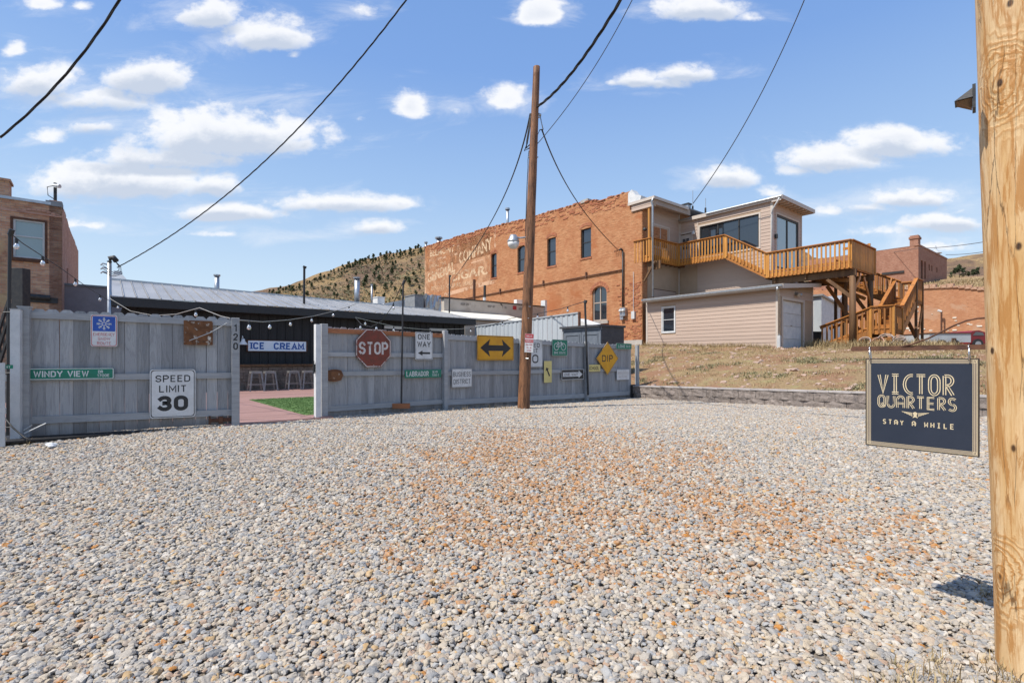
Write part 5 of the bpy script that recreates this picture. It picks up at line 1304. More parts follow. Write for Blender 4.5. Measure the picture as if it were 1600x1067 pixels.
siding(hs_, 'u', HU, vsplit+.02, vp-.1, dz0-.1, zt_room, [(door[0]-.09, door[1]+.09, door[2]-.09, door[3]+.09), (big[0]-.09, big[1]+.09, big[2]-.09, big[3]+.09)])
MB().fbox('u', HU, vr-.03, vr+.09, hz0+1.5, zt_room, 0, .035).fbox('u', HU, vp-.1, vp, dz0-.1, zt_room, 0, .03).fbox('u', HU, vsplit-.02, vsplit+.02, dz0-.1, zt_room, 0, .03).build('corner_board', MT['trim'], hs_)
w3 = big[1]-big[0]
wn = window(hs_, 'u', HU, big[0], big[1], big[2], big[3], MT['darkmetal'], dep=.05, fw=.07, mull=(big[0]+w3*.325, big[0]+w3*.68), trim=MT['trim'], tw=.085)
# door with divided lights
b = MB(); a0, a1, z0, z1 = door
b.fbox('u', HU, a0+.03, a1-.03, z0+.02, z1-.03, -.09, -.05); dr = b.build('door', MT['trim'], hs_)
for i in range(2):
    for j in range(3):
        x0_ = a0+.20+(a1-a0-.4)*i/2; x1_ = a0+.20+(a1-a0-.4)*(i+1)/2; zz0 = z0+.85+(z1-z0-1.1)*j/3; zz1 = z0+.85+(z1-z0-1.1)*(j+1)/3
        MB().fbox('u', HU, x0_+.015, x1_-.015, zz0+.015, zz1-.015, -.05, -.044).build('pane', MT['glass'], dr)
MB().tube([(HU+.02, a0+.12, z0+.95), (HU-.03, a0+.12, z0+.95)], .03, 10).build('handle', MT['steel'], dr)
MB().fbox('u', HU, a0-.09, a0, z0, z1+.09, 0, .03).fbox('u', HU, a1, a1+.09, z0, z1+.09, 0, .03).fbox('u', HU, a0, a1, z1, z1+.09, 0, .03).build('trim', MT['trim'], dr)
q = FT.hu(1085, 361, HU-.06); MB().tube([(HU-.02, q[1], q[2]-.1), (HU-.12, q[1], q[2]+.02), (HU-.18, q[1], q[2]-.08)], .03, 8).lathe([(.03, q[2]-.02), (.10, q[2]-.2), (.09, q[2]-.22)], HU-.18, q[1], 10).build('porch_lamp', MT['offwhite'], hs_)
# wall facing -v between brick corner and the house wall (under and above the porch floor)
pw = [FT.hv(1020, 400, vp)[0], FT.hv(1044.5, 400, vp)[0], dz0+.75, dz0+1.95]
wall_mesh(hs_, MT['stucco'], 'v', vp, BU+.4, HU, hz0, 10.2, [tuple(pw)], .1, thick=.04)
siding(hs_, 'v', vp, BU+.45, HU-.1, dz0-.1, 10.15, [(pw[0]-.09, pw[1]+.09, pw[2]-.09, pw[3]+.09)])
window(hs_, 'v', vp, *pw, MT['trim'], dep=.04, fw=.06, mull=(pw[0]+(pw[1]-pw[0])*.5,), trim=MT['trim'], glass=MT['glassdull'])
MB().fbox('v', vp, HU-.1, HU-.035, hz0, 10.15, 0, .04).build('corner_board', MT['trim'], hs_)
q = FT.hv(1007, 359, vp-.1); MB().lathe([(.02, q[2]+.12), (.10, q[2]+.06), (.12, q[2]-.03), (.05, q[2]-.08)], q[0], vp-.12, 12).build('flood_lamp', MT['darkmetal'], hs_, smooth=True)
# storage hatch panel below
MB().fbox('v', vp, BU+.9, HU-.4, EZ+2.2, EZ+4.0, 0, .025).build('hatch_frame', MT['rust'], hs_)
MB().fbox('v', vp, BU+.94, HU-.44, EZ+2.25, EZ+3.96, .0255, .03).build('hatch', MT['siding'], hs_)
# room's right-hand wall facing -v
ue = FT.hv(1252, 400, vr)[0]
rw_ops = [(FT.hv(1213, 400, vr)[0], FT.hv(1247, 400, vr)[0], zz(1230, 411, FT.hv(1230, 400, vr)[0]), zz(1230, 343, FT.hv(1230, 400, vr)[0]))]
rw_ops[0] = (rw_ops[0][0], rw_ops[0][1], EZ+4.75, zt_room-.75)
wall_mesh(hs_, MT['stucco'], 'v', vr, HU, ue, hz0, zt_room, rw_ops, .1, thick=.04)
siding(hs_, 'v', vr, HU+.06, ue-.06, dz0-1.9, zt_room, [(rw_ops[0][0]-.09, rw_ops[0][1]+.09, rw_ops[0][2]-.09, rw_ops[0][3]+.09)])
MB().fbox('v', vr, HU-.03, HU+.06, hz0+1, zt_room, 0, .035).fbox('v', vr, ue-.06, ue+.02, hz0+1, zt_room, 0, .035).build('corner_board', MT['trim'], hs_)
o_ = rw_ops[0]; window(hs_, 'v', vr, *o_, MT['darkmetal'], dep=.03, fw=.10, mull=((o_[0]+o_[1])/2,), glass=MT['glasspale'], trim=MT['trim'])
q = (HU+.25, vr-.15, FT.hv(1212, 370, vr)[2]); MB().box(q[0]-.06, q[0]+.06, vr-.14, vr, q[2]-.12, q[2]+.1).build('wall_lamp', MT['darkmetal'], hs_)
MB().box(HU, HU+.03, vp+.0, vp+4, hz0, 10.2).box(HU+.14, ue, vr+.14, vp+3.9, hz0, zt_room-.05).build('interior', MT['sheddark'], hs_)
# sun-room roof slab with deep overhang, fascia boards, soffit battens
OV = .14; zr0 = FT.hu(1222, 304.5, HU-OV)[2]; vo = FT.hu(1222, 304, HU-OV)[1]; uo = FT.hv(1273, 328, vo)[0]
MB().box(HU-OV, uo, vo, vp+1.5, zr0-.07, zr0).build('roof', MT['roofgrey'], hs_)
MB().box(HU-OV+.02, uo-.02, vo+.02, vp+1.4, zr0-.20, zr0-.072).build('soffit', MT['soffit'], hs_)
for k in range(9):
    uu = HU-.2+k*.45
    if uu < uo-.1: MB().box(uu, uu+.05, vo+.03, vr-.04, zr0-.26, zr0-.201).build('rafter', MT['trim'], hs_)
MB().box(HU-OV-.025, HU-OV-.001, vo, vp-.9, zr0-.19, zr0+.01).build('fascia', MT['trim'], hs_)
MB().box(HU-OV-.025, uo, vo-.024, vo-.001, zr0-.19, zr0+.01).build('fascia', MT['trim'], hs_)
MB().tube([(HU-OV-.06, vo+.0, zr0-.06), (HU-OV-.06, vo+4.1, zr0-.05)], .045, 8).build('gutter', MT['steel'], hs_)
vd = vr+.14
MB().tube([(HU-OV-.06, vo+.1, zr0-.12), (HU-OV-.05, vo+.2, zr0-.3), (HU-.08, vr-.02, zr0-.62), (HU-.06, vr+.0, zr0-.85), (HU-.06, vr+.0, dz0-1.3)], .045, 8).build('downspout', MT['offwhite'], hs_, smooth=True)
# porch roof, header and post
pz = FT.hu(1022, 307, BU-.05)[2]; pv = FT.hu(1022, 307, BU-.05)[1]-.05
MB().box(BU-.12, HU+1.5, pv, V0+.9, pz-.06, pz).build('roof', MT['roofgrey'], hs_)
MB().box(BU-.05, BU+.12, pv+.05, V0+.7, pz-.50, pz-.061).build('header', MT['stucco'], hs_)
siding(hs_, 'u', BU-.05, pv+.05, V0+.7, pz-.50, pz-.062)
MB().box(BU+.12, HU-.03, pv+.05, pv+.2, pz-.40, pz-.061).build('header', MT['soffit'], hs_)
MB().box(BU+.13, HU-.03, pv+.2, vp-.03, pz-.20, pz-.12).build('ceiling', MT['soffit'], hs_)
MB().box(BU-.15, BU-.121, pv-.03, V0+.9, pz-.14, pz+.01).box(BU-.12, HU-.3, pv-.03, pv-.001, pz-.14, pz+.01).build('fascia', MT['trim'], hs_)
qp = FT.hu(1014.5, 360, BU+.02)
MB().box(BU-.03, BU+.09, qp[1]-.05, qp[1]+.06, dz0, pz-.5).build('porch_post', MT['deck'], hs_)
qd = FT.hu(1020, 400, BU-.12)
MB().tube([(BU-.17, pv+.05, pz-.10), (BU-.17, pv+.12, pz-.3), (BU-.14, qd[1], pz-.55), (BU-.14, qd[1], 4.9)], .05, 10).build('downspout', MT['steel'], hs_, smooth=True)
# chimney pots and aerials
for px, py0, py1, lab in ((1082.5, 298, 325, 'thin aerial mast rising behind the porch roof'), (1102.5, 310, 328, 'short dark vent pipe with a rod on the sun room roof')):
    q = FT.hu(px, py1, HU+1.2); zt2 = FT.hu(px, py0, HU+1.2)[2]; t = thing('roof_mast', lab, 'mast', (q[0], q[1], q[2]-.3), FT)
    MB().tube([(q[0], q[1], q[2]-.6), (q[0], q[1], zt2)], .02, 6).build('rod', MT['steel'], t)
    MB().tube([(q[0]+.02, q[1]+.02, q[2]-.6), (q[0]+.02, q[1]+.02, q[2]+.12)], .055, 8).build('base', MT['darkmetal'], t)
q = FT.hu(1073, 321, HU+1.0); t = thing('roof_vent', 'squat grey vent behind the porch roof', 'vent', (q[0], q[1], q[2]-.2), FT)
MB().box(q[0]-.15, q[0]+.15, q[1]-.18, q[1]+.18, q[2]-.6, q[2]).build('base', MT['steel'], t); MB().box(q[0]-.2, q[0]+.2, q[1]-.24, q[1]+.24, q[2], q[2]+.08).build('cap', MT['darkmetal'], t)

# ---------------------------------------------------------------- garage
GU = 22.55; ga = FT.hu(1215.5, 500, GU)[1]; gc = FT.hu(1010, 500, GU)[1]; gu2 = FT.hv(1269.5, 500, ga)[0]
gz0 = 1.78; ge = FT.hu(1215, 447.5, GU)[2]; ge2 = FT.hv(1268, 446, ga)[2]
gar = thing('garage', 'low tan sided garage with a gutter and a small white-framed window', 'garage', (GU, ga, gz0), FT)
gwn = wrect(1035.5, 1054, 480.5, 518.5, GU)
wall_mesh(gar, MT['stucco'], 'u', GU, ga, gc, gz0, ge, [gwn], .1, thick=.04)
siding(gar, 'u', GU, ga+.08, gc-.10, gz0+.30, ge-.02, [(gwn[0]-.08, gwn[1]+.08, gwn[2]-.08, gwn[3]+.08)], exp=.172)
MB().fbox('u', GU, ga-.02, ga+.08, gz0, ge, 0, .035).fbox('u', GU, gc-.10, gc, gz0, ge, 0, .035).build('corner_board', MT['trim'], gar)
window(gar, 'u', GU, *gwn, MT['offwhite'], dep=.03, fw=.035, trans=((gwn[2]+gwn[3])/2,), trim=MT['offwhite'], tw=.06)
# bricks-red footing board
MB().fbox('u', GU, ga-.0, gc-.3, gz0+.12, gz0+.29, 0, .02).build('footing_board', flat('pinkish footing', (.42,.24,.19), .8), gar)
dd0 = FT.hv(1222.5, 500, ga)[0]; dd1 = FT.hv(1254.5, 500, ga)[0]; dzt = FT.hv(1238, 470.5, ga)[2]
b = MB()
b.prism([(GU, ga, gz0), (gu2, ga, gz0), (gu2, ga, gz0+.01), (GU, ga, gz0+.01)], (0, .02, 0))
wall_mesh(gar, MT['stucco'], 'v', ga, GU, gu2, gz0, dzt+.25, [(dd0, dd1, gz0+.001, dzt)], .14, thick=.04)
MB().prism([(GU, ga, dzt+.25), (gu2, ga, dzt+.25), (gu2, ga, ge2), (GU, ga, ge)], (0, .04, 0)).build('gable', MT['stucco'], gar)
siding(gar, 'v', ga, GU+.07, gu2-.07, dzt+.12, ge-.03)
MB().fbox('v', ga, GU+.001, GU+.07, gz0, ge, 0, .036).fbox('v', ga, gu2-.07, gu2+.0, gz0, ge2, 0, .036).fbox('v', ga, dd0-.12, dd0, gz0, dzt, 0, .04).fbox('v', ga, dd1, dd1+.12, gz0, dzt, 0, .04).fbox('v', ga, dd0-.12, dd1+.12, dzt, dzt+.12, 0, .04).build('trim', MT['trim'], gar)
gd = MB().fbox('v', ga, dd0, dd1, gz0+.05, dzt, -.13, -.10).build('garage_door', MT['offwhite'], gar)
for k in range(4):
    zz0 = gz0+.08+(dzt-gz0-.08)*k/4; zz1 = gz0+.08+(dzt-gz0-.08)*(k+1)/4
    MB().fbox('v', ga, dd0+.03, dd1-.03, zz0+.015, zz1-.015, -.10, -.075).build('door_panel', MT['offwhite'], gd)
MB().tube([((dd0+dd1)/2-.07, ga+.065, gz0+1.25), ((dd0+dd1)/2+.07, ga+.065, gz0+1.25)], .012, 6).build('handle', MT['darkmetal'], gd)
MB().box(GU-.28, gu2+.45, ga-.35, gc+.05, 0, 0.001) if False else None
b = MB(); b.prism([(GU-.30, ga-.32, ge-.02), (gu2+.12, ga-.32, ge2+.0), (gu2+.12, ga-.32, ge2+.07), (GU-.30, ga-.32, ge+.05)], (0, gc-ga+.30, 0)); b.build('roof', MT['roofgrey'], gar)
b = MB(); b.prism([(GU-.30, ga-.345, ge-.14), (gu2+.12, ga-.345, ge2-.10), (gu2+.12, ga-.345, ge2+.08), (GU-.30, ga-.345, ge+.06)], (0, .024, 0)); b.build('fascia', MT['trim'], gar)
MB().box(GU-.32, GU-.301, ga-.32, gc+.0, ge-.14, ge+.055).build('fascia', MT['trim'], gar)
b = MB(); b.prism([(GU-.43, ga-.32, ge-.06), (GU-.335, ga-.32, ge-.10), (GU-.321, ga-.32, ge+.03), (GU-.44, ga-.32, ge+.03)], (0, gc-ga+.33, 0)); b.build('gutter', MT['steel'], gar)
qd = FT.hv(1216.5, 500, ga-.06)
MB().tube([(GU-.38, ga-.15, ge-.08), (GU-.36, ga-.12, ge-.2), (GU-.06, ga-.07, ge-.38), (GU-.05, ga-.07, gz0+.75)], .045, 10).build('downspout', MT['steel'], gar, smooth=True)
MB().box(GU-.11, GU+.01, ga-.13, ga-.01, gz0+.1, gz0+.75).build('downspout_boot', MT['offwhite'], gar)
q = FT.hv(1246, 459, ga-.08); MB().box(q[0]-.08, q[0]+.10, ga-.05, ga-.025, q[2]-.08, q[2]+.08).tube([(q[0]-.05, ga-.05, q[2]), (q[0]-.13, ga-.2, q[2]-.08)], .06, 10, r2=.085).tube([(q[0]+.05, ga-.05, q[2]), (q[0]+.15, ga-.2, q[2]-.06)], .06, 10, r2=.085).build('flood_lamp', MT['steel'], gar)
MB().box(GU+.16, gu2, ga+.16, gc, gz0, ge-.05).build('interior', MT['sheddark'], gar)

# ---------------------------------------------------------------- timber deck with stairs
DU = 25.6
UF = dz0; LF = EZ+4.30          # upper and lower floor
vs0 = FT.hu(1133, 400, DU)[1]; vs1 = FT.hu(1198, 400, DU)[1]; ve = FT.hu(1330, 400, DU)[1]; ube = 28.75
vpf = FT.hu(1017.5, 400, BU)[1]  # porch floor's near edge
deck = thing('timber_deck', 'honey-stained raised timber deck with balustrades and stairs down to the grass', 'deck', (DU, ve, 2.0), FT)
bal_me = {}; BALM = None
def baluster(p, h, mt=None, rz=0):
    k = round(h, 2)
    if k not in bal_me: bal_me[k] = bevbox('baluster', .070, .035, k, .003)
    mesh_obj('baluster', bal_me[k], mt or MT['deck'], deck, p, (0, 0, radians(rz)))
def run(p, q, z0, z1, h=1.0, below=.22, sp=.175, face='u', railmt=None, cap=True):
    """balustrade between two plan points whose floor goes from z0 to z1"""
    p, q = Vector(p), Vector(q); L_ = (q-p).length; n = max(1, int(L_/sp)); rz = 90 if face == 'u' else 0
    for k in range(n):
        t_ = (k+.5)/n; c_ = p.lerp(q, t_); z = z0+(z1-z0)*t_
        baluster((c_.x, c_.y, z-below), h+below-.05, BALM, rz)
    nrm = Vector((1, 0)) if face == 'u' else Vector((0, 1))
    mt = railmt or (MT['decky'] if face == 'u' else MT['deckx'])
    a = Vector((p.x, p.y, z0)); c = Vector((q.x, q.y, z1)); nn = Vector((nrm.x, nrm.y, 0))
    MB().bar(a+Vector((0,0,h)), c+Vector((0,0,h)), .15, .038).build('top_rail', mt, deck)
    MB().bar(a+Vector((0,0,h-.075))+nn*.045, c+Vector((0,0,h-.075))+nn*.045, .036, .09).build('upper_rail', mt, deck)
    MB().bar(a+Vector((0,0,.06))+nn*.045, c+Vector((0,0,.06))+nn*.045, .036, .09).build('lower_rail', mt, deck)
    MB().bar(a+Vector((0,0,-.14))+nn*.05, c+Vector((0,0,-.14))+nn*.05, .04, .24).build('fascia', mt, deck)
def post(u, v, z0, z1, w=.10, mt=None, name='post'): mesh_obj(name, bevbox(name, w, w, round(z1-z0, 2), .004), mt or MT['deck'], deck, (u, v, z0))
# porch part (flush with the brick), jog, upper walk, stair, lower deck
run((BU, V0+.6), (BU, vpf), UF, UF); run((BU+.06, vpf-.03), (DU-.05, vpf-.03), UF, UF, face='v')
run((DU, vpf-.05), (DU, vs0), UF, UF); run((DU, vs0), (DU, vs1), UF, LF, below=.12); run((DU, vs1), (DU, ve), LF, LF)
run((DU+.05, ve), (ube, ve), LF, LF, face='v', sp=.13)
for u_, v_, z_ in ((BU, vpf-.02, UF), (DU, vpf-.04, UF), (DU, vs0, UF), (DU, vs1, LF), (DU+.05, ve+.04, LF), (ube, ve, LF)): post(u_+.05, v_, z_-.24, z_+1.0)
post(ube-.05, ve+.2, LF, LF+1.3); MB().box(ube-.10, ube, ve+.2, ve+1.3, LF+1.16, LF+1.28).build('top_rail', MT['decky'], deck)
# floors
def floor(u0, u1, v0, v1, z):
    n = int((v1-v0)/.145)
    for k in range(n): mesh_obj('floor_board', bevbox('floor_board', round(u1-u0, 2), .138, .035, .003), MT['deckx'], deck, ((u0+u1)/2, v0+.0725+k*.145, z-.035))
floor(BU+.07, HU-.03, vpf, vp-.04, UF); floor(DU+.1, HU-.03, vs0, vpf, UF); floor(DU+.1, ube, ve+.05, vr-.05, LF); floor(DU+.1, HU-.04, vr-.05, vs1, LF)
for k in range(7):
    t_ = (k+1)/8; MB().box(DU+.1, HU-.04, vs0+(vs1-vs0)*(t_)-.02, vs0+(vs1-vs0)*t_+.25, UF+(LF-UF)*t_-.04, UF+(LF-UF)*t_).build('tread', MT['decky'], deck)
for k in range(7):   # joists below the lower deck
    vv = ve+.12+k*.6; MB().box(DU+.1, ube-.05, vv, vv+.045, LF-.27, LF-.036).build('joist', MT['decktan'], deck)
for k in range(8):
    uu = BU+.3+k*.42; MB().box(uu, uu+.045, vpf+.02, vp-.05, UF-.24, UF-.036).build('joist', MT['decktan'], deck)
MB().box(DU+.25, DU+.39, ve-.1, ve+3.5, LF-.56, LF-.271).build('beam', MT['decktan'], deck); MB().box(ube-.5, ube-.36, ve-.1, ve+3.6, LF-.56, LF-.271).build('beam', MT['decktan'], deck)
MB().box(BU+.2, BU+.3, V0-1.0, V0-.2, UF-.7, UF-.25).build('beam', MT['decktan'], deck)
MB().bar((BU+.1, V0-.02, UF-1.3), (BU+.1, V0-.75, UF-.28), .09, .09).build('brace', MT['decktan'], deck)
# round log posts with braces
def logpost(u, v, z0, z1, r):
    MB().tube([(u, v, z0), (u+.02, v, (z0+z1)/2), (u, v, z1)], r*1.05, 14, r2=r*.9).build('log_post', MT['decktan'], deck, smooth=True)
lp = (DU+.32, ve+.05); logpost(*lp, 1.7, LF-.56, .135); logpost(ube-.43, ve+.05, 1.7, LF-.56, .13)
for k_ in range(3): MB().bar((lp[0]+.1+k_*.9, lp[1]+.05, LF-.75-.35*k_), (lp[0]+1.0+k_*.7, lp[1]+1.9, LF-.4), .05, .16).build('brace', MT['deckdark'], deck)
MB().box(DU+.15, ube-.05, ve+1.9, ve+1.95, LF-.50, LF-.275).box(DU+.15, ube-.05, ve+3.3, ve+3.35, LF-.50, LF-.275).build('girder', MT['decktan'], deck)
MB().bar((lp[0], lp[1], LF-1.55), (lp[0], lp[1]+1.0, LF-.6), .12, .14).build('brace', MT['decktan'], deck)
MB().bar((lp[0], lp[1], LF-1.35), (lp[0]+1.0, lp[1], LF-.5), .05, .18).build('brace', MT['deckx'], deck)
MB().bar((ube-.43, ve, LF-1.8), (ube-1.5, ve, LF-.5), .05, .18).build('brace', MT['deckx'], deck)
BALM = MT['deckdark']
# stair one: from the grass up towards -v; landing; stair two along +u; landing; stair three back up to the deck
g_ = town_z(26, 9.3)+.05; L1 = EZ+1.36; a0_ = FT.hu(1281, 500, DU+.4)[1]; l0 = FT.hu(1360, 500, DU+.4)[1]; l1 = FT.hu(1396, 500, DU+.4)[1]; SU0 = DU+.4; SU1 = SU0+1.15
def stair(p0, p1, w, z0, z1, n, along):
    for k in range(n):
        t_ = (k+1)/n; z = z0+(z1-z0)*t_
        if along == 'v': v_ = p0[1]+(p1[1]-p0[1])*(k+.5)/n; MB().box(p0[0], p0[0]+w, v_+.10, v_+.12, z-.24, z-.042).build('riser', MT['deckdark'], deck); MB().box(p0[0], p0[0]+w, v_-.14, v_+.14, z-.04, z).build('tread', MT['deckx'], deck)
        else: u_ = p0[0]+(p1[0]-p0[0])*(k+.5)/n; MB().box(u_-.12, u_-.10, p0[1], p0[1]+w, z-.24, z-.042).build('riser', MT['deckdark'], deck); MB().box(u_-.14, u_+.14, p0[1], p0[1]+w, z-.04, z).build('tread', MT['decky'], deck)
def stair_rail(p, q, z0, z1, face, h=.92, sp=.19):
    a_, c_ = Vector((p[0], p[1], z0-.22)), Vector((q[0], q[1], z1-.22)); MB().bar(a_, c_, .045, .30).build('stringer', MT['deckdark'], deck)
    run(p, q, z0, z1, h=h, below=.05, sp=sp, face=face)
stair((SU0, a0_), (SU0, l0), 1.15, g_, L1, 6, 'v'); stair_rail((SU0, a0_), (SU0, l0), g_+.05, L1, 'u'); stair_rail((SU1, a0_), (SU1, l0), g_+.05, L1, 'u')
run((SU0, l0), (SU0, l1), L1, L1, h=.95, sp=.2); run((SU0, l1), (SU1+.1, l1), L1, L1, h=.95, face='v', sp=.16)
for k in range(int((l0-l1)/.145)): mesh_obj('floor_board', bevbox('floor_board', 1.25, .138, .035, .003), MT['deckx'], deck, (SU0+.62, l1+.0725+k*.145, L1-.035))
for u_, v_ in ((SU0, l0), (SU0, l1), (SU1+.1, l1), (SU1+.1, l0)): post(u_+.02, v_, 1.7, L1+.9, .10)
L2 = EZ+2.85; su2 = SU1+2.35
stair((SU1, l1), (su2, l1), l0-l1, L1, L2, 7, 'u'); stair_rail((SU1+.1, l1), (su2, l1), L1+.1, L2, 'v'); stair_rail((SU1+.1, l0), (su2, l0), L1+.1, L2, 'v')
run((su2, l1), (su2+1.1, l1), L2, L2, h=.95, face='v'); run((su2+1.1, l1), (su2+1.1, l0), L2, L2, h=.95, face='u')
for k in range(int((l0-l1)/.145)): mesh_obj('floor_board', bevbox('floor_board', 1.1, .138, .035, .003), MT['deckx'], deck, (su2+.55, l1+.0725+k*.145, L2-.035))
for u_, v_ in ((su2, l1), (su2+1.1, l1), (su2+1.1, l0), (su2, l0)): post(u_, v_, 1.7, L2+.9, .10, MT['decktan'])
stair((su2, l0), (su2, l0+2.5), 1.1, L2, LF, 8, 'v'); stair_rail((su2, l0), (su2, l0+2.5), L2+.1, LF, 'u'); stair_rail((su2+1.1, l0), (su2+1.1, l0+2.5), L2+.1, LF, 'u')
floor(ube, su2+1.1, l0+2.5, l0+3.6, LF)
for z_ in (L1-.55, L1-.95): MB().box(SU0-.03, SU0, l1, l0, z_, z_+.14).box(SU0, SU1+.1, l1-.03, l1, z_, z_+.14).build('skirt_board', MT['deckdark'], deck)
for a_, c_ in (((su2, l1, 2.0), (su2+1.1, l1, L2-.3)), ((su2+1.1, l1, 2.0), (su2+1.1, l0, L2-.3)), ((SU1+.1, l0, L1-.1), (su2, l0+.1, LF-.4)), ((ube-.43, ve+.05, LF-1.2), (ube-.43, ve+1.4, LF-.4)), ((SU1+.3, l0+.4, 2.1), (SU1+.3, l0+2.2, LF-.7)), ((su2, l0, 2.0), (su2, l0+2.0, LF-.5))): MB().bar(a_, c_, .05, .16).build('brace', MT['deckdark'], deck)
post(su2, l0+2.5, 1.9, LF, .12, MT['decktan']); post(su2+1.1, l0+2.5, 1.9, LF, .12, MT['decktan']); post(SU1, l0+1.3, 1.9, LF-.3, .12, MT['decktan'])

# ---------------------------------------------------------------- black ice-cream building
KV = 19.5; ku0 = FT.hv(172, 500, 19.0)[0]; ku1 = FT.hv(744, 500, 19.0)[0]; ez0 = 3.36
ice = thing('black_building', 'low black-boarded building with a grey standing-seam metal roof', 'building', (ku0, KV, .4), FT)
MB().box(ku0+.3, ku1-.3, KV, KV+6, .35, ez0-.25).build('wall', MT['blackwood'], ice)
n = int((ku1-ku0-.6)/.29)
bt_me = bevbox('batten', .05, .03, round(ez0-.62, 2), .003)
for k in range(n): mesh_obj('batten', bt_me, MT['blackwood'], ice, (ku0+.4+k*.29, KV-.018, .38))
rz0, rz1 = FT.hv(175, 438, 23.)[2], FT.hv(688, 486, 23.)[2]; ur0, ur1 = FT.hv(175, 438, 23.)[0], FT.hv(688, 486, 23.)[0]
def ridge_z(u): return rz0+(rz1-rz0)*(u-ur0)/(ur1-ur0)
pn_ = int((ku1-ku0)/.305); pw_ = (ku1-ku0)/pn_
for k in range(pn_):
    u0_, u1_ = ku0+k*pw_+.004, ku0+(k+1)*pw_-.004; b = MB()
    z0a = ez0+random.uniform(-.006, .006); zr = ridge_z(u0_)
    b.prism([(u0_, 19.0, z0a), (u1_, 19.0, z0a), (u1_, 19.0, z0a+.018), (u0_, 19.0, z0a+.018)], (0, 4.0, zr-ez0))
    b.prism([(u0_, 18.99, z0a+.018), (u0_+.028, 18.99, z0a+.018), (u0_+.020, 18.99, z0a+.052), (u0_+.008, 18.99, z0a+.052)], (0, 4.0, zr-ez0))
    b.build('roof_panel', MT['metalroof'], ice)
MB().prism([(ku0-.02, 22.9, rz0-.01), (ku1+.02, 22.9, ridge_z(ku1)-.01), (ku1+.02, 22.9, ridge_z(ku1)+.07), (ku0-.02, 22.9, rz0+.07)], (0, .25, 0)).build('ridge_cap', MT['steel'], ice)
MB().box(ku0, ku1, 19.02, 19.05, ez0-.26, ez0-.003).build('fascia', MT['black'], ice)
MB().box(ku0, ku1, 19.06, KV-.02, ez0-.27, ez0-.24).build('soffit', MT['black'], ice)
for uu in (ku0, ku1-.03): MB().prism([(uu, 19.05, ez0-.26), (uu, 23.0, ez0-.26), (uu, 23.0, ridge_z(uu)-.02), (uu, 19.05, ez0-.004)], (.03, 0, 0)).build('gable_board', MT['black'], ice)
# counter of stacked stone under a timber top
cu0 = FT.hv(368, 600, 19.0)[0]; cu1 = 9.0
ctr = thing('bar_counter', 'stacked-stone bar front with a timber ledge under the black wall', 'counter', (cu0, 19.0, .45), FT)
b = MB(); z = .45
MB().box(cu0+.02, cu1, 19.03, KV-.03, .45, 1.28).build('core', MT['stoneclad'], ctr)
cnt = 0
for r_ in range(8):
    hh = .10; uu = cu0
    while uu < cu1:
        wv = random.uniform(.14, .42); b.box(uu+.006, uu+wv-.006, 19.03-random.uniform(.01, .05), 19.035, .45+r_*hh+.006, .45+(r_+1)*hh-.004); uu += wv
tag(b.build('stone_facing', MT['stoneclad'], ctr), kind='stuff')
MB().box(cu0-.1, cu1, 18.9, KV-.025, 1.281, 1.34).build('ledge', MT['decktan'], ctr)
# ice cream board
a = FT.hv(387.5, 540, KV-.04); c = FT.hv(478, 540, KV-.04); zt2, zb2 = FT.hv(432, 533, KV-.04)[2], FT.hv(432, 548.5, KV-.04)[2]
ic = thing('ice_cream_sign', 'pale blue board with dark blue letters reading ICE CREAM on the black wall', 'sign', ((a[0]+c[0])/2, KV-.05, (zt2+zb2)/2), FT, local=True)
w, h = c[0]-a[0], zt2-zb2
MT['icepale'] = mottle('pale blue board', (.62,.72,.80), (.70,.76,.82), 5, rough=.6, bump=.05)
MT['iceblue'] = flat('deep blue letters', (.015,.10,.38), .5)
MB().box(-w/2, w/2, -.012, .012, -h/2, h/2).build('board', MT['icepale'], ic); MB().box(-w/2-.05, -w/2-.002, -.014, .012, -h/2-.03, h/2+.03).box(w/2+.002, w/2+.05, -.014, .012, -h/2-.03, h/2+.03).box(-w/2-.05, w/2+.05, -.014, .012, h/2+.002, h/2+.03).box(-w/2-.05, w/2+.05, -.014, .012, -h/2-.03, -h/2-.002).build('frame', MT['rust'], ic)
lettering(ic, 'ICE  CREAM', 0, 0, -.014, w*.92, h*.68, MT['iceblue'], wt=.20, serif=1.1)
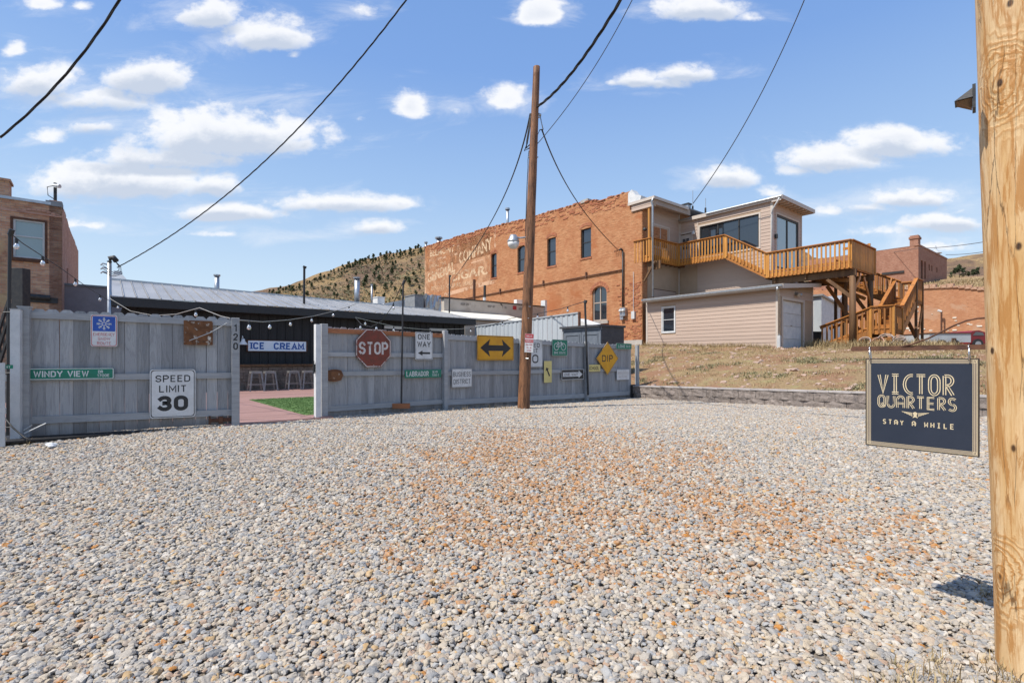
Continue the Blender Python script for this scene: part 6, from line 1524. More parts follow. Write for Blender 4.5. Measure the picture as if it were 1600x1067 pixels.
# metal stools
proto = None
for i, (px, lab) in enumerate(((399.5, 'leftmost grey metal stool against the stone bar front'), (421, 'second grey metal stool from the gate post, close to the leftmost one'), (458, 'third grey metal stool, right of the gap in the row'), (481, 'rightmost grey metal stool beside the pale post'))):
    q = FT.hv(px, 590, 18.35)
    if i == 0:
        proto = thing('bar_stool', lab, 'stool', q, FT, 'stools along the bar', local=True); proto.location.z = .46
        MT['stool'] = mottle('dull pewter metal', (.22,.215,.21), (.30,.29,.28), 8, rough=.5, metal=.5)
        MB().box(-.155, .155, -.155, .155, .63, .655).build('seat', MT['stool'], proto)
        MB().box(-.16, .16, -.16, -.156, .585, .655).box(-.16, .16, .156, .16, .585, .655).box(-.16, -.156, -.155, .155, .585, .655).box(.156, .16, -.155, .155, .585, .655).build('seat_skirt', MT['stool'], proto)
        for sx_ in (-1, 1):
            for sy_ in (-1, 1): MB().bar((sx_*.14, sy_*.14, .63), (sx_*.21, sy_*.21, 0), .045, .02).build('leg', MT['stool'], proto)
        for zc, rr_ in ((.22, .185),):
            b = MB()
            for s_ in (-1, 1): b.bar((-rr_, s_*rr_, zc), (rr_, s_*rr_, zc), .02, .02); b.bar((s_*rr_, -rr_, zc), (s_*rr_, rr_, zc), .02, .02)
            b.build('footrest', MT['stool'], proto)
        index_kids(proto)
    else:
        s_ = copy_tree(proto); s_.location = FT.w(q[0], q[1], .46); s_['label'] = lab; s_.rotation_euler.z += random.uniform(-.06, .06)
# little goose-neck wall lamp
q = FT.hv(374, 535, KV-.05); t = thing('wall_lamp', 'small pale bell lamp on the black wall beside the number post', 'lamp', q, FT)
MB().lathe([(.05, q[2]+.12), (.06, q[2]+.05), (.14, q[2]-.06), (.15, q[2]-.08)], q[0]+.08, KV-.25, 14).build('shade', MT['white'], t, smooth=True)
MB().tube([(q[0]+.08, KV-.02, q[2]+.1), (q[0]+.08, KV-.15, q[2]+.22), (q[0]+.08, KV-.25, q[2]+.12)], .012, 6).build('arm', MT['white'], t)
# patio boards and artificial turf
pt = thing('patio_deck', 'faded red-brown board patio seen through the fence opening', 'patio', (1.6, 9.3, .40), FT)
vv = 9.26; k = 0
while vv < 19.0 and k < 290:
    u0_, u1_ = (1.55 if vv < 10.2 else -3.0), 9.0
    if vv < 9.75: u1_ = 3.25
    elif 9.75 < vv+.07 < 14.5: u1_ = 2.93
    mesh_obj('patio_board', bevbox('patio_board', round(u1_-u0_, 2), .137, .03, .003), MT['patio'], pt, ((u0_+u1_)/2, vv+.07, .432+random.uniform(-.002, .002))); vv += .142; k += 1
MB().box(1.5, 3.27, 9.22, 9.255, .33, .455).build('edge_board', MT['patio'], pt)
MB().box(-3, 3.2, 9.3, 10.2, .40, .428).box(-3, 9, 10.2, 19.0, .40, .428).build('base', MT['blackwood'], pt)
tf = MB().prism([(2.95,9.76,.429),(3.3,9.76,.429),(9.0,10.25,.429),(9.0,14.48,.429),(2.95,14.48,.429)], (0,0,.039)).top('artificial_turf', MT['turf'], 'bright green artificial turf mat laid beside the patio boards', 'turf', (2.95, 9.76, .43), FT)
pts = []
for k in range(9000):
    u, v = rs.uniform(2.96, 5.8), rs.uniform(9.78, 14.47); p = FT.w(u, v, .466); pts.append((p.x, p.y, p.z, rs.uniform(.7, 1.2)))
blades('turf_blades', pts, MT['turf'], 'short green turf blades beside the patio boards', 'grass', .02, .035, .008, 4, .8, 9, .02)
# ================================================================== OTHER BUILDINGS
# left brick building: front faces -v, its right flank goes away along v
LV = 25.4; LU = -1.22
lb = thing('old_brick_building', 'old tan and brown brick building at the left edge with one sash window', 'building', (LU, LV, .4), FT)
def lp_(px, py): return FT.hv(px, py, LV)
wx0, wx1 = lp_(20.5, 370)[0], lp_(70, 370)[0]; wz0, wz1 = lp_(45, 404)[2], lp_(45, 344.5)[2]
lz = lp_(45, 316)[2]
wall_mesh(lb, MT['bricktan'], 'v', LV, -14, LU, .3, lz, [(wx0, wx1, wz0, wz1)], .16, thick=.3)
ww = window(lb, 'v', LV, wx0, wx1, wz0, wz1, MT['offwhite'], dep=.05, fw=.06, trans=((wz0+wz1)/2+.1,), glass=MT['glasspale'])
MB().fbox('v', LV, wx0-.07, wx0, wz0-.05, wz1+.07, 0, .02).fbox('v', LV, wx1, wx1+.07, wz0-.05, wz1+.07, 0, .02).fbox('v', LV, wx0, wx1, wz1, wz1+.07, 0, .02).build('trim', MT['rust'], ww)
MB().fbox('v', LV, wx0-.1, wx1+.1, wz0-.12, wz0-.001, 0, .09).build('sill', MT['rust'], ww)
# stepping, broken flank parapet
b = MB(); vv = LV; ve_ = FT.hu(122.5, 450, LU)[1]; prev = None
def flank_top(v):
    px = None; lo, hi = 97., 122.5
    for _ in range(30):
        mid = (lo+hi)/2
        if FT.hu(mid, 400, LU)[1] < v: lo = mid
        else: hi = mid
    py = profile([(97,318),(101,330),(105,344),(110,360),(115,372),(119,384),(122.5,392)], lo); return FT.hu(lo, py, LU)[2]
while vv < ve_:
    st = random.uniform(.4, .9); zt2 = flank_top(vv)+random.choice((-.06, 0, .04))
    b.box(LU-.35, LU, vv, min(vv+st, ve_), .3, zt2); vv += st
b.build('flank_wall', MT['brickside'], lb)
b = MB(); b.box(LU, LU+.05, LV+3.2, LV+3.45, .4, 5.4); b.box(LU, LU+.04, LV+7, LV+7.2, .4, 5.0); b.build('flank_pilaster', MT['brickside'], lb)
MB().box(-14, LU-.3, LV-.06, LV+.45, lz+.001, lz+.10).build('coping', MT['steel'], lb)
MB().box(LU-.45, LU+.02, LV-.05, LV+.5, lz-.02, lz+.16).build('coping_end', MT['roofgrey'], lb)
MB().fbox('v', LV, -14, LU, lz-.42, lz-.34, 0, .03).build('corbel_course', MT['brickside'], lb)
a = lp_(12, 280); MB().box(a[0]-.8, a[0], LV+.3, LV+1.0, lz, a[2]).box(a[0]-.85, a[0]+.05, LV+.25, LV+1.05, a[2], a[2]+.08).build('chimney', MT['bricktan'], lb)
b = MB(); a = lp_(56, 335)
for k in range(9): b.fbox('v', LV, wx0+.1+k*.13, wx0+.22+k*.13, wz1+.28+.10*sin(pi*k/8), wz1+.36+.10*sin(pi*k/8), 0, .03)
b.build('arch_bricks', MT['brickside'], lb)
q0 = lp_(30, 462); q1 = lp_(79, 466); MB().tube([(q0[0], LV-.12, q0[2]), (q1[0], LV-.12, q1[2])], .10, 10).box(q0[0]-.1, q1[0]+.2, LV-.05, LV, q0[2]-.22, q0[2]-.02).build('black_pipe', MT['darkmetal'], lb)
MB().box(-13.9, LU-.36, LV+.2, LV+12, .3, lz-.2).build('interior', MT['sheddark'], lb)
q = lp_(86, 318); t = thing('roof_mast', 'short post with a small camera on the corner of the left brick building', 'mast', (q[0], LV+.1, q[2]), FT)
zt2 = lp_(86, 285)[2]; MB().tube([(q[0], LV+.1, q[2]-.1), (q[0], LV+.1, zt2)], .05, 8).build('pipe', MT['darkmetal'], t)
MB().tube([(q[0]-.02, LV+.05, zt2-.12), (q[0]+.14, LV-.08, zt2-.14)], .07, 10).build('camera_head', MT['steel'], t)
MB().tube([(q[0]-.02, LV+.1, zt2-.1), (q[0]-.22, LV+.08, zt2-.2), (q[0]-.2, LV+.1, zt2-.5), (q[0]-.02, LV+.1, zt2-.62)], .015, 6).build('cable', MT['cable'], t)
# mauve stucco wall between the two buildings
t = thing('stucco_wall', 'plain dull mauve stucco building wall between the old brick building and the black building', 'building', (-1.0, 30, .3), FT)
a = FT.hv(121, 447, 27.0); c = FT.hv(176, 452, 27.0)
MB().box(a[0]-1.5, c[0]+1.5, 27.0, 33, .3, a[2]).build('wall', MT['stuccopurple'], t); MB().box(a[0]-1.5, c[0]+1.55, 26.95, 27.2, a[2]+.001, a[2]+.08).build('coping', MT['roofgrey'], t)
# dark stair railing at the far left
q = at(8, 560, 12.); rl = thing('stair_railing', 'dark metal stair railing rising at the left edge behind the fence', 'railing', (q.x, q.y, .4), F0)
P0, P1 = at(-6, 530, 12.), at(27, 428, 12.)
for dz_ in (0, -.42, -.84): MB().bar(P0+Vector((0,0,dz_)), P1+Vector((0,0,dz_)), .05, .05).build('rail', MT['darkmetal'], rl)
for k in range(7):
    p = P0.lerp(P1, (k+.5)/7); MB().bar(p, p-Vector((0,0,1.0)), .02, .02).build('baluster', MT['darkmetal'], rl)
MB().box(P1.x-.04, P1.x+.22, 11.9, 12.1, .4, P1.z+.12).build('newel', MT['darkmetal'], rl)
MB().box(P1.x-1.4, P1.x+.9, 12.2, 14.4, .4, .8).build('step', MT['sheddark'], rl)
# pale rendered building with KEEP OFF on its parapet
KB = 24.0; a0 = FT.hv(694, 470, KB)[0]; a1 = FT.hv(851, 470, KB)[0]; kz = FT.hv(694, 466, KB)[2]; kz2 = FT.hv(851, 480, KB)[2]
kb = thing('rendered_building', 'low beige rendered building with KEEP OFF painted along its parapet', 'building', (a0, KB, .4), FT)
MB().prism([(a0, KB, .4), (a1, KB, .4), (a1, KB, kz2), (a0, KB, kz)], (0, .3, 0)).build('parapet_wall', MT['beige'], kb)
MB().prism([(a0-.1, KB-.04, kz+.003), (a1+.02, KB-.04, kz2+.003), (a1+.02, KB-.04, kz2+.07), (a0-.1, KB-.04, kz+.07)], (0, .4, 0)).build('coping', MT['darkmetal'], kb)
for px, s_, w_ in ((726.5, 'KEEP OFF', .52), (768, 'KEEP OFF', .50), (788, 'T  US', .3), (813.5, 'KEEP', .26)):
    q = FT.hv(px, 0, KB); zc = kz+(kz2-kz)*(q[0]-a0)/(a1-a0)-.24; lettering(kb, s_, q[0], zc, KB-.006, w_*1.1, .13, MT['darkmetal'], .01)
q = FT.hv(804, 481, KB); MB().box(q[0]-.14, q[0]+.14, KB-.02, KB-.003, q[2]-.12, q[2]+.12).build('notice', MT['signred'], kb)
MB().box(a1-.02, a1+.14, KB-.06, KB+.34, .4, kz2+.45).build('end_pier', MT['offwhite'], kb)
u_w = FT.hv(803, 470, KB+3)[0]; MB().box(u_w, a1+.6, KB+2.7, KB+3, .4, FT.hv(830, 471, KB+3)[2]).build('white_parapet', MT['white'], kb)
MB().box(a0-.05, a1, KB+.3, KB+3, .4, kz-.7).build('roof', MT['cream'], kb)
q = FT.hv(782, 475, KB); MB().bar((q[0], KB-.04, q[2]), (q[0]+.35, KB+.1, q[2]-.22), .05, .05).build('strut', MT['darkmetal'], kb)
# cream lean-to roof in front of it
LB = 21.6; b0 = FT.hv(727, 490, LB)[0]; b1 = FT.hv(832, 500, LB)[0]
lt = thing('lean_to', 'cream lean-to roof sloping below the beige parapet', 'lean-to', (b0, LB, .4), FT)
za, zb3 = FT.hv(727, 497, LB)[2], FT.hv(727, 488.5, KB-.2)[2]
MB().prism([(b0, LB, za-.05), (b0, KB-.05, zb3-.05), (b0, KB-.05, zb3+.04), (b0, LB, za+.04)], (b1-b0, 0, 0)).build('roof', MT['cream'], lt)
MB().box(b0+.08, b1-.1, LB+.15, KB-.05, .4, za-.08).build('wall', MT['beige'], lt)
MB().box(b0-.03, b0-.002, LB, KB-.1, za-.22, za+.06).build('fascia', MT['cream'], lt)
# steel posts / chimneys in front of the brick wall
for px, py0, py1, Y, r_, lab, mt2 in ((740.5, 437, 470, 34, .10, 'rusty brown post beside the painted advertisement', 'rust'), (757, 446, 470, 34, .09, 'dark flue pipe with a white base in front of the brick wall', 'darkmetal')):
    p0 = at(px, py1, Y); p1 = at(px+.5, py0, Y); t = thing('flue_pipe', lab, 'pipe', p0, F0)
    MB().tube([(p0.x, p0.y, p0.z-2), p1], r_, 10).build('pipe', MT[mt2], t)
    if mt2 == 'darkmetal': MB().tube([(p0.x, p0.y, p0.z-2), (p0.x, p0.y, p0.z+.22)], r_*1.25, 10).build('base', MT['offwhite'], t)
# silver duct units and white parapet on roofs beyond the black building
for (px0, px1, py0, py1, v_, dep, mt2, lab, nm) in ((648, 662, 461, 478, 25.5, 1.2, 'roofgrey', 'grey box unit on the roof beyond the black building', 'roof_unit'), (663.5, 689, 459.5, 486, 25.6, 1.6, 'steel', 'crinkled silver foil-clad duct box on the roof', 'duct_box'), (590, 601, 464.5, 474, 27.5, .8, 'white', 'small white box on the roof beyond the ridge', 'roof_unit')):
    a = FT.hv(px0, py0, v_); c = FT.hv(px1, py1, v_); t = thing(nm, lab, 'rooftop unit', ((a[0]+c[0])/2, v_, c[2]-.6), FT)
    if mt2 == 'steel':
        b = MB(); n = 9
        for i in range(n+1):
            for j in range(5):
                b.V.append((a[0]+(c[0]-a[0])*i/n, v_+random.uniform(-.07, .07), c[2]-.6+(a[2]-c[2]+.6)*j/4 if j < 4 else a[2]+random.uniform(-.06, .04)))
        for i in range(n):
            for j in range(4): b.Fc.append((i*5+j, (i+1)*5+j, (i+1)*5+j+1, i*5+j+1))
        b.box(a[0]+.02, c[0]-.02, v_+.08, v_+dep, c[2]-.6, a[2]-.08); b.build('casing', MT['steel'], t)
    else: MB().box(a[0], c[0], v_, v_+dep, c[2]-.6, a[2]).build('casing', MT[mt2], t); MB().box(a[0]-.03, c[0]+.03, v_-.03, v_+dep+.03, a[2]+.001, a[2]+.05).build('lid', MT[mt2], t)
a = FT.hv(600, 474, 27.); c = FT.hv(648, 462, 27.)
t = thing('white_parapet', 'white painted parapet sloping up behind the metal roof', 'parapet', (a[0], 27., 2.5), FT)
MB().prism([(a[0], 27., 2.5), (c[0]+.8, 27., 2.5), (c[0]+.8, 27., c[2]+.05), (a[0], 27., a[2])], (0, .4, 0)).build('wall', MT['white'], t)
for px, py0, py1, v_, r_, lab in ((558, 435.5, 468, 24.6, .135, 'round galvanised flue standing behind the metal roof ridge'), (581, 446, 470, 26., .05, 'thin white pipe right of the galvanised flue'), (339, 431.5, 451, 24., .09, 'short capped pipe over the left part of the metal roof ridge')):
    p0 = FT.hv(px, py1, v_); z1_ = FT.hv(px, py0, v_)[2]; t = thing('roof_flue', lab, 'pipe', (p0[0], p0[1], p0[2]-.3), FT)
    MB().tube([(p0[0], v_, p0[2]-.6), (p0[0], v_, z1_)], r_, 14).build('pipe', MT['steel'], t, smooth=True); MB().tube([(p0[0], v_, z1_), (p0[0], v_, z1_+.06)], r_*1.4, 14).build('cap', MT['steel'], t)
a = FT.hv(178, 425, 23.4); t = thing('roof_vent', 'white metal cowl at the left end of the metal roof', 'vent', (a[0], 23.4, 4.2), FT)
q = FT.hv(184, 437, 23.2); zt2 = FT.hv(184, 424, 23.2)[2]
MB().add([(q[0]-.28,22.95,q[2]-.1),(q[0]+.32,22.95,q[2]-.1),(q[0]+.32,23.6,q[2]-.1),(q[0]-.28,23.6,q[2]-.1),(q[0]-.14,23.1,q[2]+.18),(q[0]+.14,23.1,q[2]+.18),(q[0]+.14,23.4,q[2]+.18),(q[0]-.14,23.4,q[2]+.18)],[(0,1,5,4),(1,2,6,5),(2,3,7,6),(3,0,4,7),(4,5,6,7)]).build('skirt', MT['offwhite'], t); MB().box(q[0]-.12, q[0]+.12, 23.12, 23.38, q[2]+.18, zt2).build('cowl', MT['offwhite'], t)
# pale blue steel-sheet wall
BL = 15.0; v_a = FT.hu(903, 500, BL)[1]; v_b = FT.hu(742, 500, BL)[1]
bf = thing('steel_sheet_fence', 'tall pale blue-grey steel sheet fence behind the sign fence', 'fence', (BL, v_a, .4), FT)
n = int((v_b-v_a)/.30)
for k in range(n):
    vv = v_a+k*(v_b-v_a)/n; wv = (v_b-v_a)/n; zt2 = FT.hu(903, 489.5, BL)[2]+(FT.hu(742, 510.5, BL)[2]-FT.hu(903, 489.5, BL)[2])*k/n
    MB().add([(BL, vv+.003, .4), (BL, vv+wv*.42, .4), (BL+.025, vv+wv*.5, .4), (BL+.025, vv+wv*.9, .4), (BL, vv+wv-.003, .4), (BL, vv+.003, zt2), (BL, vv+wv*.42, zt2), (BL+.025, vv+wv*.5, zt2), (BL+.025, vv+wv*.9, zt2), (BL, vv+wv-.003, zt2)], [(0,1,6,5),(1,2,7,6),(2,3,8,7),(3,4,9,8)]).build('sheet', MT['bluemetal'], bf)
zt2 = FT.hu(903, 489.5, BL)[2]; ztb = FT.hu(742, 510.5, BL)[2]
MB().prism([(BL-.03, v_a-.02, zt2), (BL-.03, v_b, ztb), (BL-.03, v_b, ztb+.045), (BL-.03, v_a-.02, zt2+.045)], (.08, 0, 0)).build('top_channel', MT['bluemetal'], bf)
MB().box(BL-.02, BL+.06, v_a-.10, v_a-.021, .4, zt2+.05).build('end_post', MT['rust'], bf)
q = FT.hu(912, 500, BL+.4); t = thing('white_shed', 'sliver of a white shed between the steel fence and the dark shed', 'shed', (q[0], q[1], .4), FT)
MB().prism([(q[0], q[1]-1.1, .4), (q[0], q[1]+.6, .4), (q[0], q[1]+.6, EZ+1.75), (q[0], q[1]-1.1, EZ+1.22)], (.8, 0, 0)).build('wall', MT['white'], t)
# dark garden shed
su, sv = 13.4, 11.6; zt2 = EZ+1.20
sh = thing('garden_shed', 'blue-grey double-door garden shed with a dark side and flat roof', 'shed', (su, sv, .4), FT)
sv2 = FT.hu(880, 520, su)[1]; su2_ = FT.hv(975, 520, sv)[0]
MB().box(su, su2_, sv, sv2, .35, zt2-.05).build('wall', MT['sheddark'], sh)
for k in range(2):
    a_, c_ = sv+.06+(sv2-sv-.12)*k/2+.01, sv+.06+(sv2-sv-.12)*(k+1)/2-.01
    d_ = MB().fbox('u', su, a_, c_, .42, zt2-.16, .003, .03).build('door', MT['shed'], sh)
    b = MB()
    for z0_, z1_ in ((.55, 1.35), (1.47, zt2-.28)):
        b.fbox('u', su, a_+.08, c_-.08, z0_, z0_+.04, .031, .05); b.fbox('u', su, a_+.08, c_-.08, z1_-.04, z1_, .031, .05); b.fbox('u', su, a_+.08, a_+.12, z0_+.04, z1_-.04, .031, .05); b.fbox('u', su, c_-.12, c_-.08, z0_+.04, z1_-.04, .031, .05)
    b.build('panel_moulding', MT['shed'], d_)
MB().fbox('u', su, sv+.02, sv+.06, .4, zt2-.05, .003, .05).fbox('u', su, sv, sv2, zt2-.15, zt2-.051, .003, .05).build('frame', MT['shed'], sh)
MB().box(su-.14, su2_+.05, sv-.04, sv2+.06, zt2-.05, zt2+.02).build('roof', MT['sheddark'], sh)
# metal shed behind the garage
q = FT.hu(1283.5, 500, 37.6); t = thing('metal_shed', 'white-grey metal clad shed seen behind the garage', 'shed', (37.6, q[1], 1.9), FT)
zt2 = FT.hu(1283.5, 463, 37.6)[2]; u2_ = FT.hv(1313, 480, q[1])[0]; zz2 = FT.hv(1313, 474, q[1])[2]
b = MB()
for k in range(14): b.box(37.6-.02, 37.6, q[1]+k*.5+.02, q[1]+k*.5+.46, 1.9, zt2-.02)
b.build('cladding', MT['bluemetal'], t); MB().prism([(37.6, q[1], 1.8), (u2_, q[1], 1.8), (u2_, q[1], zt2-.5), (37.6, q[1], zt2)], (0, 7, 0)).build('wall', MT['offwhite'], t)
MB().prism([(37.4, q[1]-.15, zt2+.02), (u2_+.3, q[1]-.15, zt2-.55), (u2_+.3, q[1]-.15, zt2-.42), (37.4, q[1]-.15, zt2+.14)], (0, 7.2, 0)).build('roof', MT['metalroof'], t)
q = FT.hu(1295, 490, 41.5); t = thing('red_brick_house', 'low red brick house beyond the metal shed', 'house', (44, 13, 2), FT)
q = FT.hv(1322, 486, 14.5); MB().box(43, q[0], 14.5, 20, 1.9, q[2]).build('wall', MT['brickred'], t); MB().prism([(42.6, 14.2, q[2]), (q[0]+.4, 14.2, q[2]-.0), ((42.6+q[0])/2, 14.2, q[2]+1.1)], (0, 6, 0)).build('roof', MT['metalroof'], t)
q = at(1274, 545, 25.2); t = thing('dustbin', 'black wheeled bin standing in the gap right of the garage', 'bin', q, F0)
MB().prism([(q.x-.26, q.y, 2.1), (q.x+.26, q.y, 2.1), (q.x+.30, q.y, 2.85), (q.x-.30, q.y, 2.85)], (0, .6, 0)).build('body', MT['black'], t); MB().box(q.x-.32, q.x+.32, q.y-.03, q.y+.63, 2.85, 2.91).build('lid', MT['black'], t)
# terrace wall and what stands on it
TU = 60.
tw = thing('terrace_wall', 'long orange brick terrace wall with pale patches below the hill', 'wall', (TU, 5, 2.4), FT)
b = MB(); vv = -30.
def tz(v): 
    q = FT.w(TU, v); px = CX+F*q.x/q.y; return EZ+(HY-profile([(1300,452),(1428,451),(1470,449),(1500,448),(1540,452),(1600,452)], px))/F*q.y
while vv < 26: b.box(TU, TU+.5, vv, vv+.8, 2., tz(vv+.4)+random.uniform(-.08, .06)); vv += .8
b.build('brickwork', MT['terracewall'], tw)
b = MB(); rr = random.Random(5)
for k in range(240):
    v_ = rr.uniform(-12, 14); z_ = rr.uniform(2.6, 5.2) if rr.random() < .8 else rr.uniform(3, 8); s_ = rr.uniform(.06, .28); b.box(TU-rr.uniform(.02, .06), TU+.02, v_, v_+s_*1.6, z_, z_+s_*.55)
tag(b.build('rubble_patch', MT['cream'], tw), kind='stuff')
b = MB()
for k in range(70):
    v_ = -14+k*.42; b.box(TU-.12, TU+.5, v_, v_+.5, tz(v_)-.05, tz(v_)+random.uniform(.05, .38))
tag(b.build('crumbling_top', MT['rubble'], tw), kind='stuff')
q0 = FT.hu(1471, 519, TU-.5); q1 = FT.hu(1469.5, 487, TU-.5); t = thing('lamp_post', 'thin rusty lamp post in front of the orange terrace wall', 'lamp post', (q0[0], q0[1], 2.), FT)
MB().tube([(q0[0], q0[1], 2.), (q0[0], q0[1], q1[2])], .07, 8).build('pole', MT['rust'], t); MB().tube([(q1[0], q0[1], q1[2]), (q1[0]-.1, q0[1]+.25, q1[2]+.12)], .10, 8).build('head', MT['offwhite'], t)
pts = []
for k in range(3000):
    u, v = rs.uniform(60.6, 86), rs.uniform(-4, 24); p = FT.w(u, v, town_z(u, v)); pts.append((p.x, p.y, p.z, rs.uniform(.7, 1.5)))
blades('terrace_grass', pts, MT['straw'], 'sparse dry grass on the terrace above the orange wall', 'grass', .05, .22, .05, 5, 1., 12, .3)
# far brick building with chimney
XU = 87.8; xv = FT.hu(1435, 400, XU)[1]; xz = FT.hu(1435, 384, XU)[2]; xz1 = FT.hu(1369, 390.5, XU)[2]; zb4 = FT.hu(1435, 443, XU)[2]; ue4 = FT.hv(1479.5, 420, xv)[0]; xze = FT.hv(1479.5, 406, xv)[2]
xb = thing('distant_brick_building', 'dull red brick building with a chimney on the terrace at right', 'building', (XU, xv, zb4), FT)
MB().box(XU, XU+.4, xv, xv+14, zb4-1, xz1-.15).prism([(XU, xv, xz1-.15), (XU, xv+14, xz1-.15), (XU, xv+14, xz1-.1), (XU, xv, xz)], (.4, 0, 0)).build('front_wall', MT['brickfar'], xb)
wn_ = []
for px, w_, t0, t1 in ((1440.5, 3.2, 407, 436), (1445.5, 2.6, 409, 436), (1452, 2.0, 413, 423), (1456, 1.8, 415, 424), (1464, 1.6, 418, 426)):
    a_ = FT.hv(px-w_/2, 400, xv); c_ = FT.hv(px+w_/2, 400, xv); wn_.append((a_[0], c_[0], FT.hv(px, t1, xv)[2], FT.hv(px, t0, xv)[2]))
wall_mesh(xb, MT['brickfar'], 'v', xv, XU+.4, ue4, zb4-1, xze, wn_, .3, name='side_wall')
for o_ in wn_: window(xb, 'v', xv, *o_, MT['darkmetal'], dep=.2, fw=.12)
MB().prism([(XU+.4, xv, xze), (ue4, xv, xze), (XU+.4, xv, xz)], (0, .4, 0)).build('side_parapet', MT['brickfar'], xb)
MB().prism([(XU-.1, xv-.06, xz+.01), (ue4+.1, xv-.06, xze+.01), (ue4+.1, xv-.06, xze+.25), (XU-.1, xv-.06, xz+.25)], (0, .5, 0)).build('coping', MT['brickfar'], xb)
MB().box(XU+.5, ue4-.1, xv+.4, xv+13.8, zb4-1, xze-.2).build('interior', MT['sheddark'], xb)
q = FT.hu(1435, 366.5, XU); q2 = FT.hu(1421, 380, XU); MB().box(XU+.1, XU+1.3, xv+.05, q2[1], xz-.5, q[2]).box(XU, XU+1.4, xv-.05, q2[1]+.1, q[2]-.5, q[2]-.2).build('chimney', MT['brickfar'], xb)
MB().fbox('u', XU, xv+1.6, xv+4.2, FT.hu(1412, 425, XU)[2]-.1, FT.hu(1412, 424, XU)[2]+.1, 0, .15).build('ledge', MT['darkmetal'], xb)
q = FT.hv(1462, 398, xv+3); t = thing('roof_finial', 'small pale blue finial on the roof of the far brick building', 'finial', (q[0], q[1], q[2]), FT)
MB().lathe([(.5, q[2]-1.4), (.45, q[2]), (.9, q[2]+.2), (.2, q[2]+.9), (.05, q[2]+1.6)], q[0], q[1], 10).build('cap', MT['bluemetal'], t)
# grey trailer and red vehicle
q = at(1452, 545, 29.); q2 = at(1517, 545, 29.)
tr = thing('box_trailer', 'light grey box trailer parked below the orange terrace wall', 'trailer', (q.x, 29., 2.1), F0)
zt2 = at(1480, 521.5, 29.).z
MB().box(q.x, q2.x, 29., 31., 2.5, zt2).build('body', MT['bluemetal'], tr); MB().box(q.x-.03, q2.x+.03, 28.97, 31.03, zt2+.001, zt2+.06).build('roof_edge', MT['rust'], tr)
b = MB(); b.box(q.x+1.28, q.x+1.52, 28.96, 28.998, 2.4, zt2-.25); b.build('tail_lamp', MT['rust'], tr)
for k in range(2): MB().tube([(q.x+.7+k*.75, 28.95, 2.35), (q.x+.7+k*.75, 29.2, 2.35)], .3, 14).build('wheel', MT['black'], tr)
q = at(1527, 540, 30.); t = thing('parked_car', 'dark red car with its rounded rear showing beside the grey trailer', 'car', (q.x, 30., 2.1), F0)
prof = [(-.55, 2.45), (-.50, 3.0), (-.25, 3.22), (.1, 3.25), (.6, 3.1), (1.4, 2.95), (2.6, 2.85), (2.8, 2.45)]
MB().prism([(q.x+x, 30., z) for x, z in prof][::-1], (0, 1.7, 0)).build('body', flat('dark red car paint', (.22,.012,.018), .3), t)
MB().prism([(q.x+x, 29.98, z) for x, z in ((-.3, 2.95), (-.1, 3.16), (.3, 3.12), (.4, 2.95))], (0, .01, 0)).build('side_window', MT['glass'], t)
for x_ in (.0, 2.1):
    wh = MB().tube([(q.x+x_, 29.94, 2.42), (q.x+x_, 30.15, 2.42)], .32, 18).build('tyre', MT['black'], t); MB().tube([(q.x+x_, 29.93, 2.42), (q.x+x_, 29.97, 2.42)], .18, 14).build('rim', MT['steel'], wh)
# bent-iron wheels and hoops by the stair foot
for px, py, r_, lab in ((1351, 533, .22, 'pale bent hoop of old iron lying under the stair landing'), (1372, 533, .20, 'rusty pink iron wheel rim leaning near the stair landing'), (1384, 530, .28, 'large curved iron hoop leaning by the landing post'), (1405, 531, .22, 'coil of pale pipe beside the landing post')):
    q = FT.hu(px, py, 25.2); t = thing('iron_hoop', lab, 'scrap iron', (q[0], q[1], q[2]), FT)
    for k in range(2 if px != 1405 else 4):
        a_ = random.uniform(-.5, .5); tl = random.uniform(.1, .5)
        pts = [(q[0]+.08*k+r_*sin(th)*tl, q[1]+r_*(1-.12*k)*cos(th), q[2]+r_*(1-.1*k)*sin(th)*.8-.04*k) for th in [a_+5.2*i/18 for i in range(19)]]
        MB().tube(pts, .022, 6).build('hoop', MT['hoop'] if px != 1372 else MT['brickside'], t, smooth=True)
# ================================================================== UTILITY POLE, LAMP, WIRES
PY = 11.4; pb = at(818, 639, PY); ptp = at(838.5, 105, PY)
up = thing('utility_pole', 'leaning brown wooden pole standing in front of the sign fence', 'pole', (pb.x, pb.y, gz(pb.x, pb.y)), F0)
b = MB(); n = 40
for i in range(n+1):
    t_ = i/n; c_ = pb.lerp(ptp, t_); r_ = .138-.062*t_
    for k in range(20):
        a = 2*pi*k/20; d = 1+.05*mnoise.noise(Vector((cos(a)*2, sin(a)*2, c_.z*1.5))); b.V.append((c_.x+cos(a)*r_*d, c_.y+sin(a)*r_*d, c_.z-(.2 if i == 0 else 0)))
for i in range(n):
    for k in range(20): b.Fc.append((i*20+k, i*20+(k+1) % 20, (i+1)*20+(k+1) % 20, (i+1)*20+k))
b.Fc.append(tuple(n*20+k for k in range(20))); b.build('shaft', MT['pole2'], up, smooth=True)
def onpole(py, dxp=0, dy=0):
    t_ = (639-py)/(639-105); c_ = pb.lerp(ptp, t_); return Vector((c_.x+dxp*PY/F, c_.y+dy, c_.z))
b = MB()
for py in (178, 184, 246): b.tube([onpole(py, -8), onpole(py, 8)], .014, 6)
b.tube([onpole(180, 6), onpole(180, 10)], .03, 8)
b.build('through_bolt', MT['steel'], up)
b = MB()
for py in (545, 560, 480, 498): b.tube([onpole(py, random.uniform(-2, 5), -.145), onpole(py, random.uniform(-2, 5), -.125)], .01, 6)
b.build('nail', MT['steel'], up)
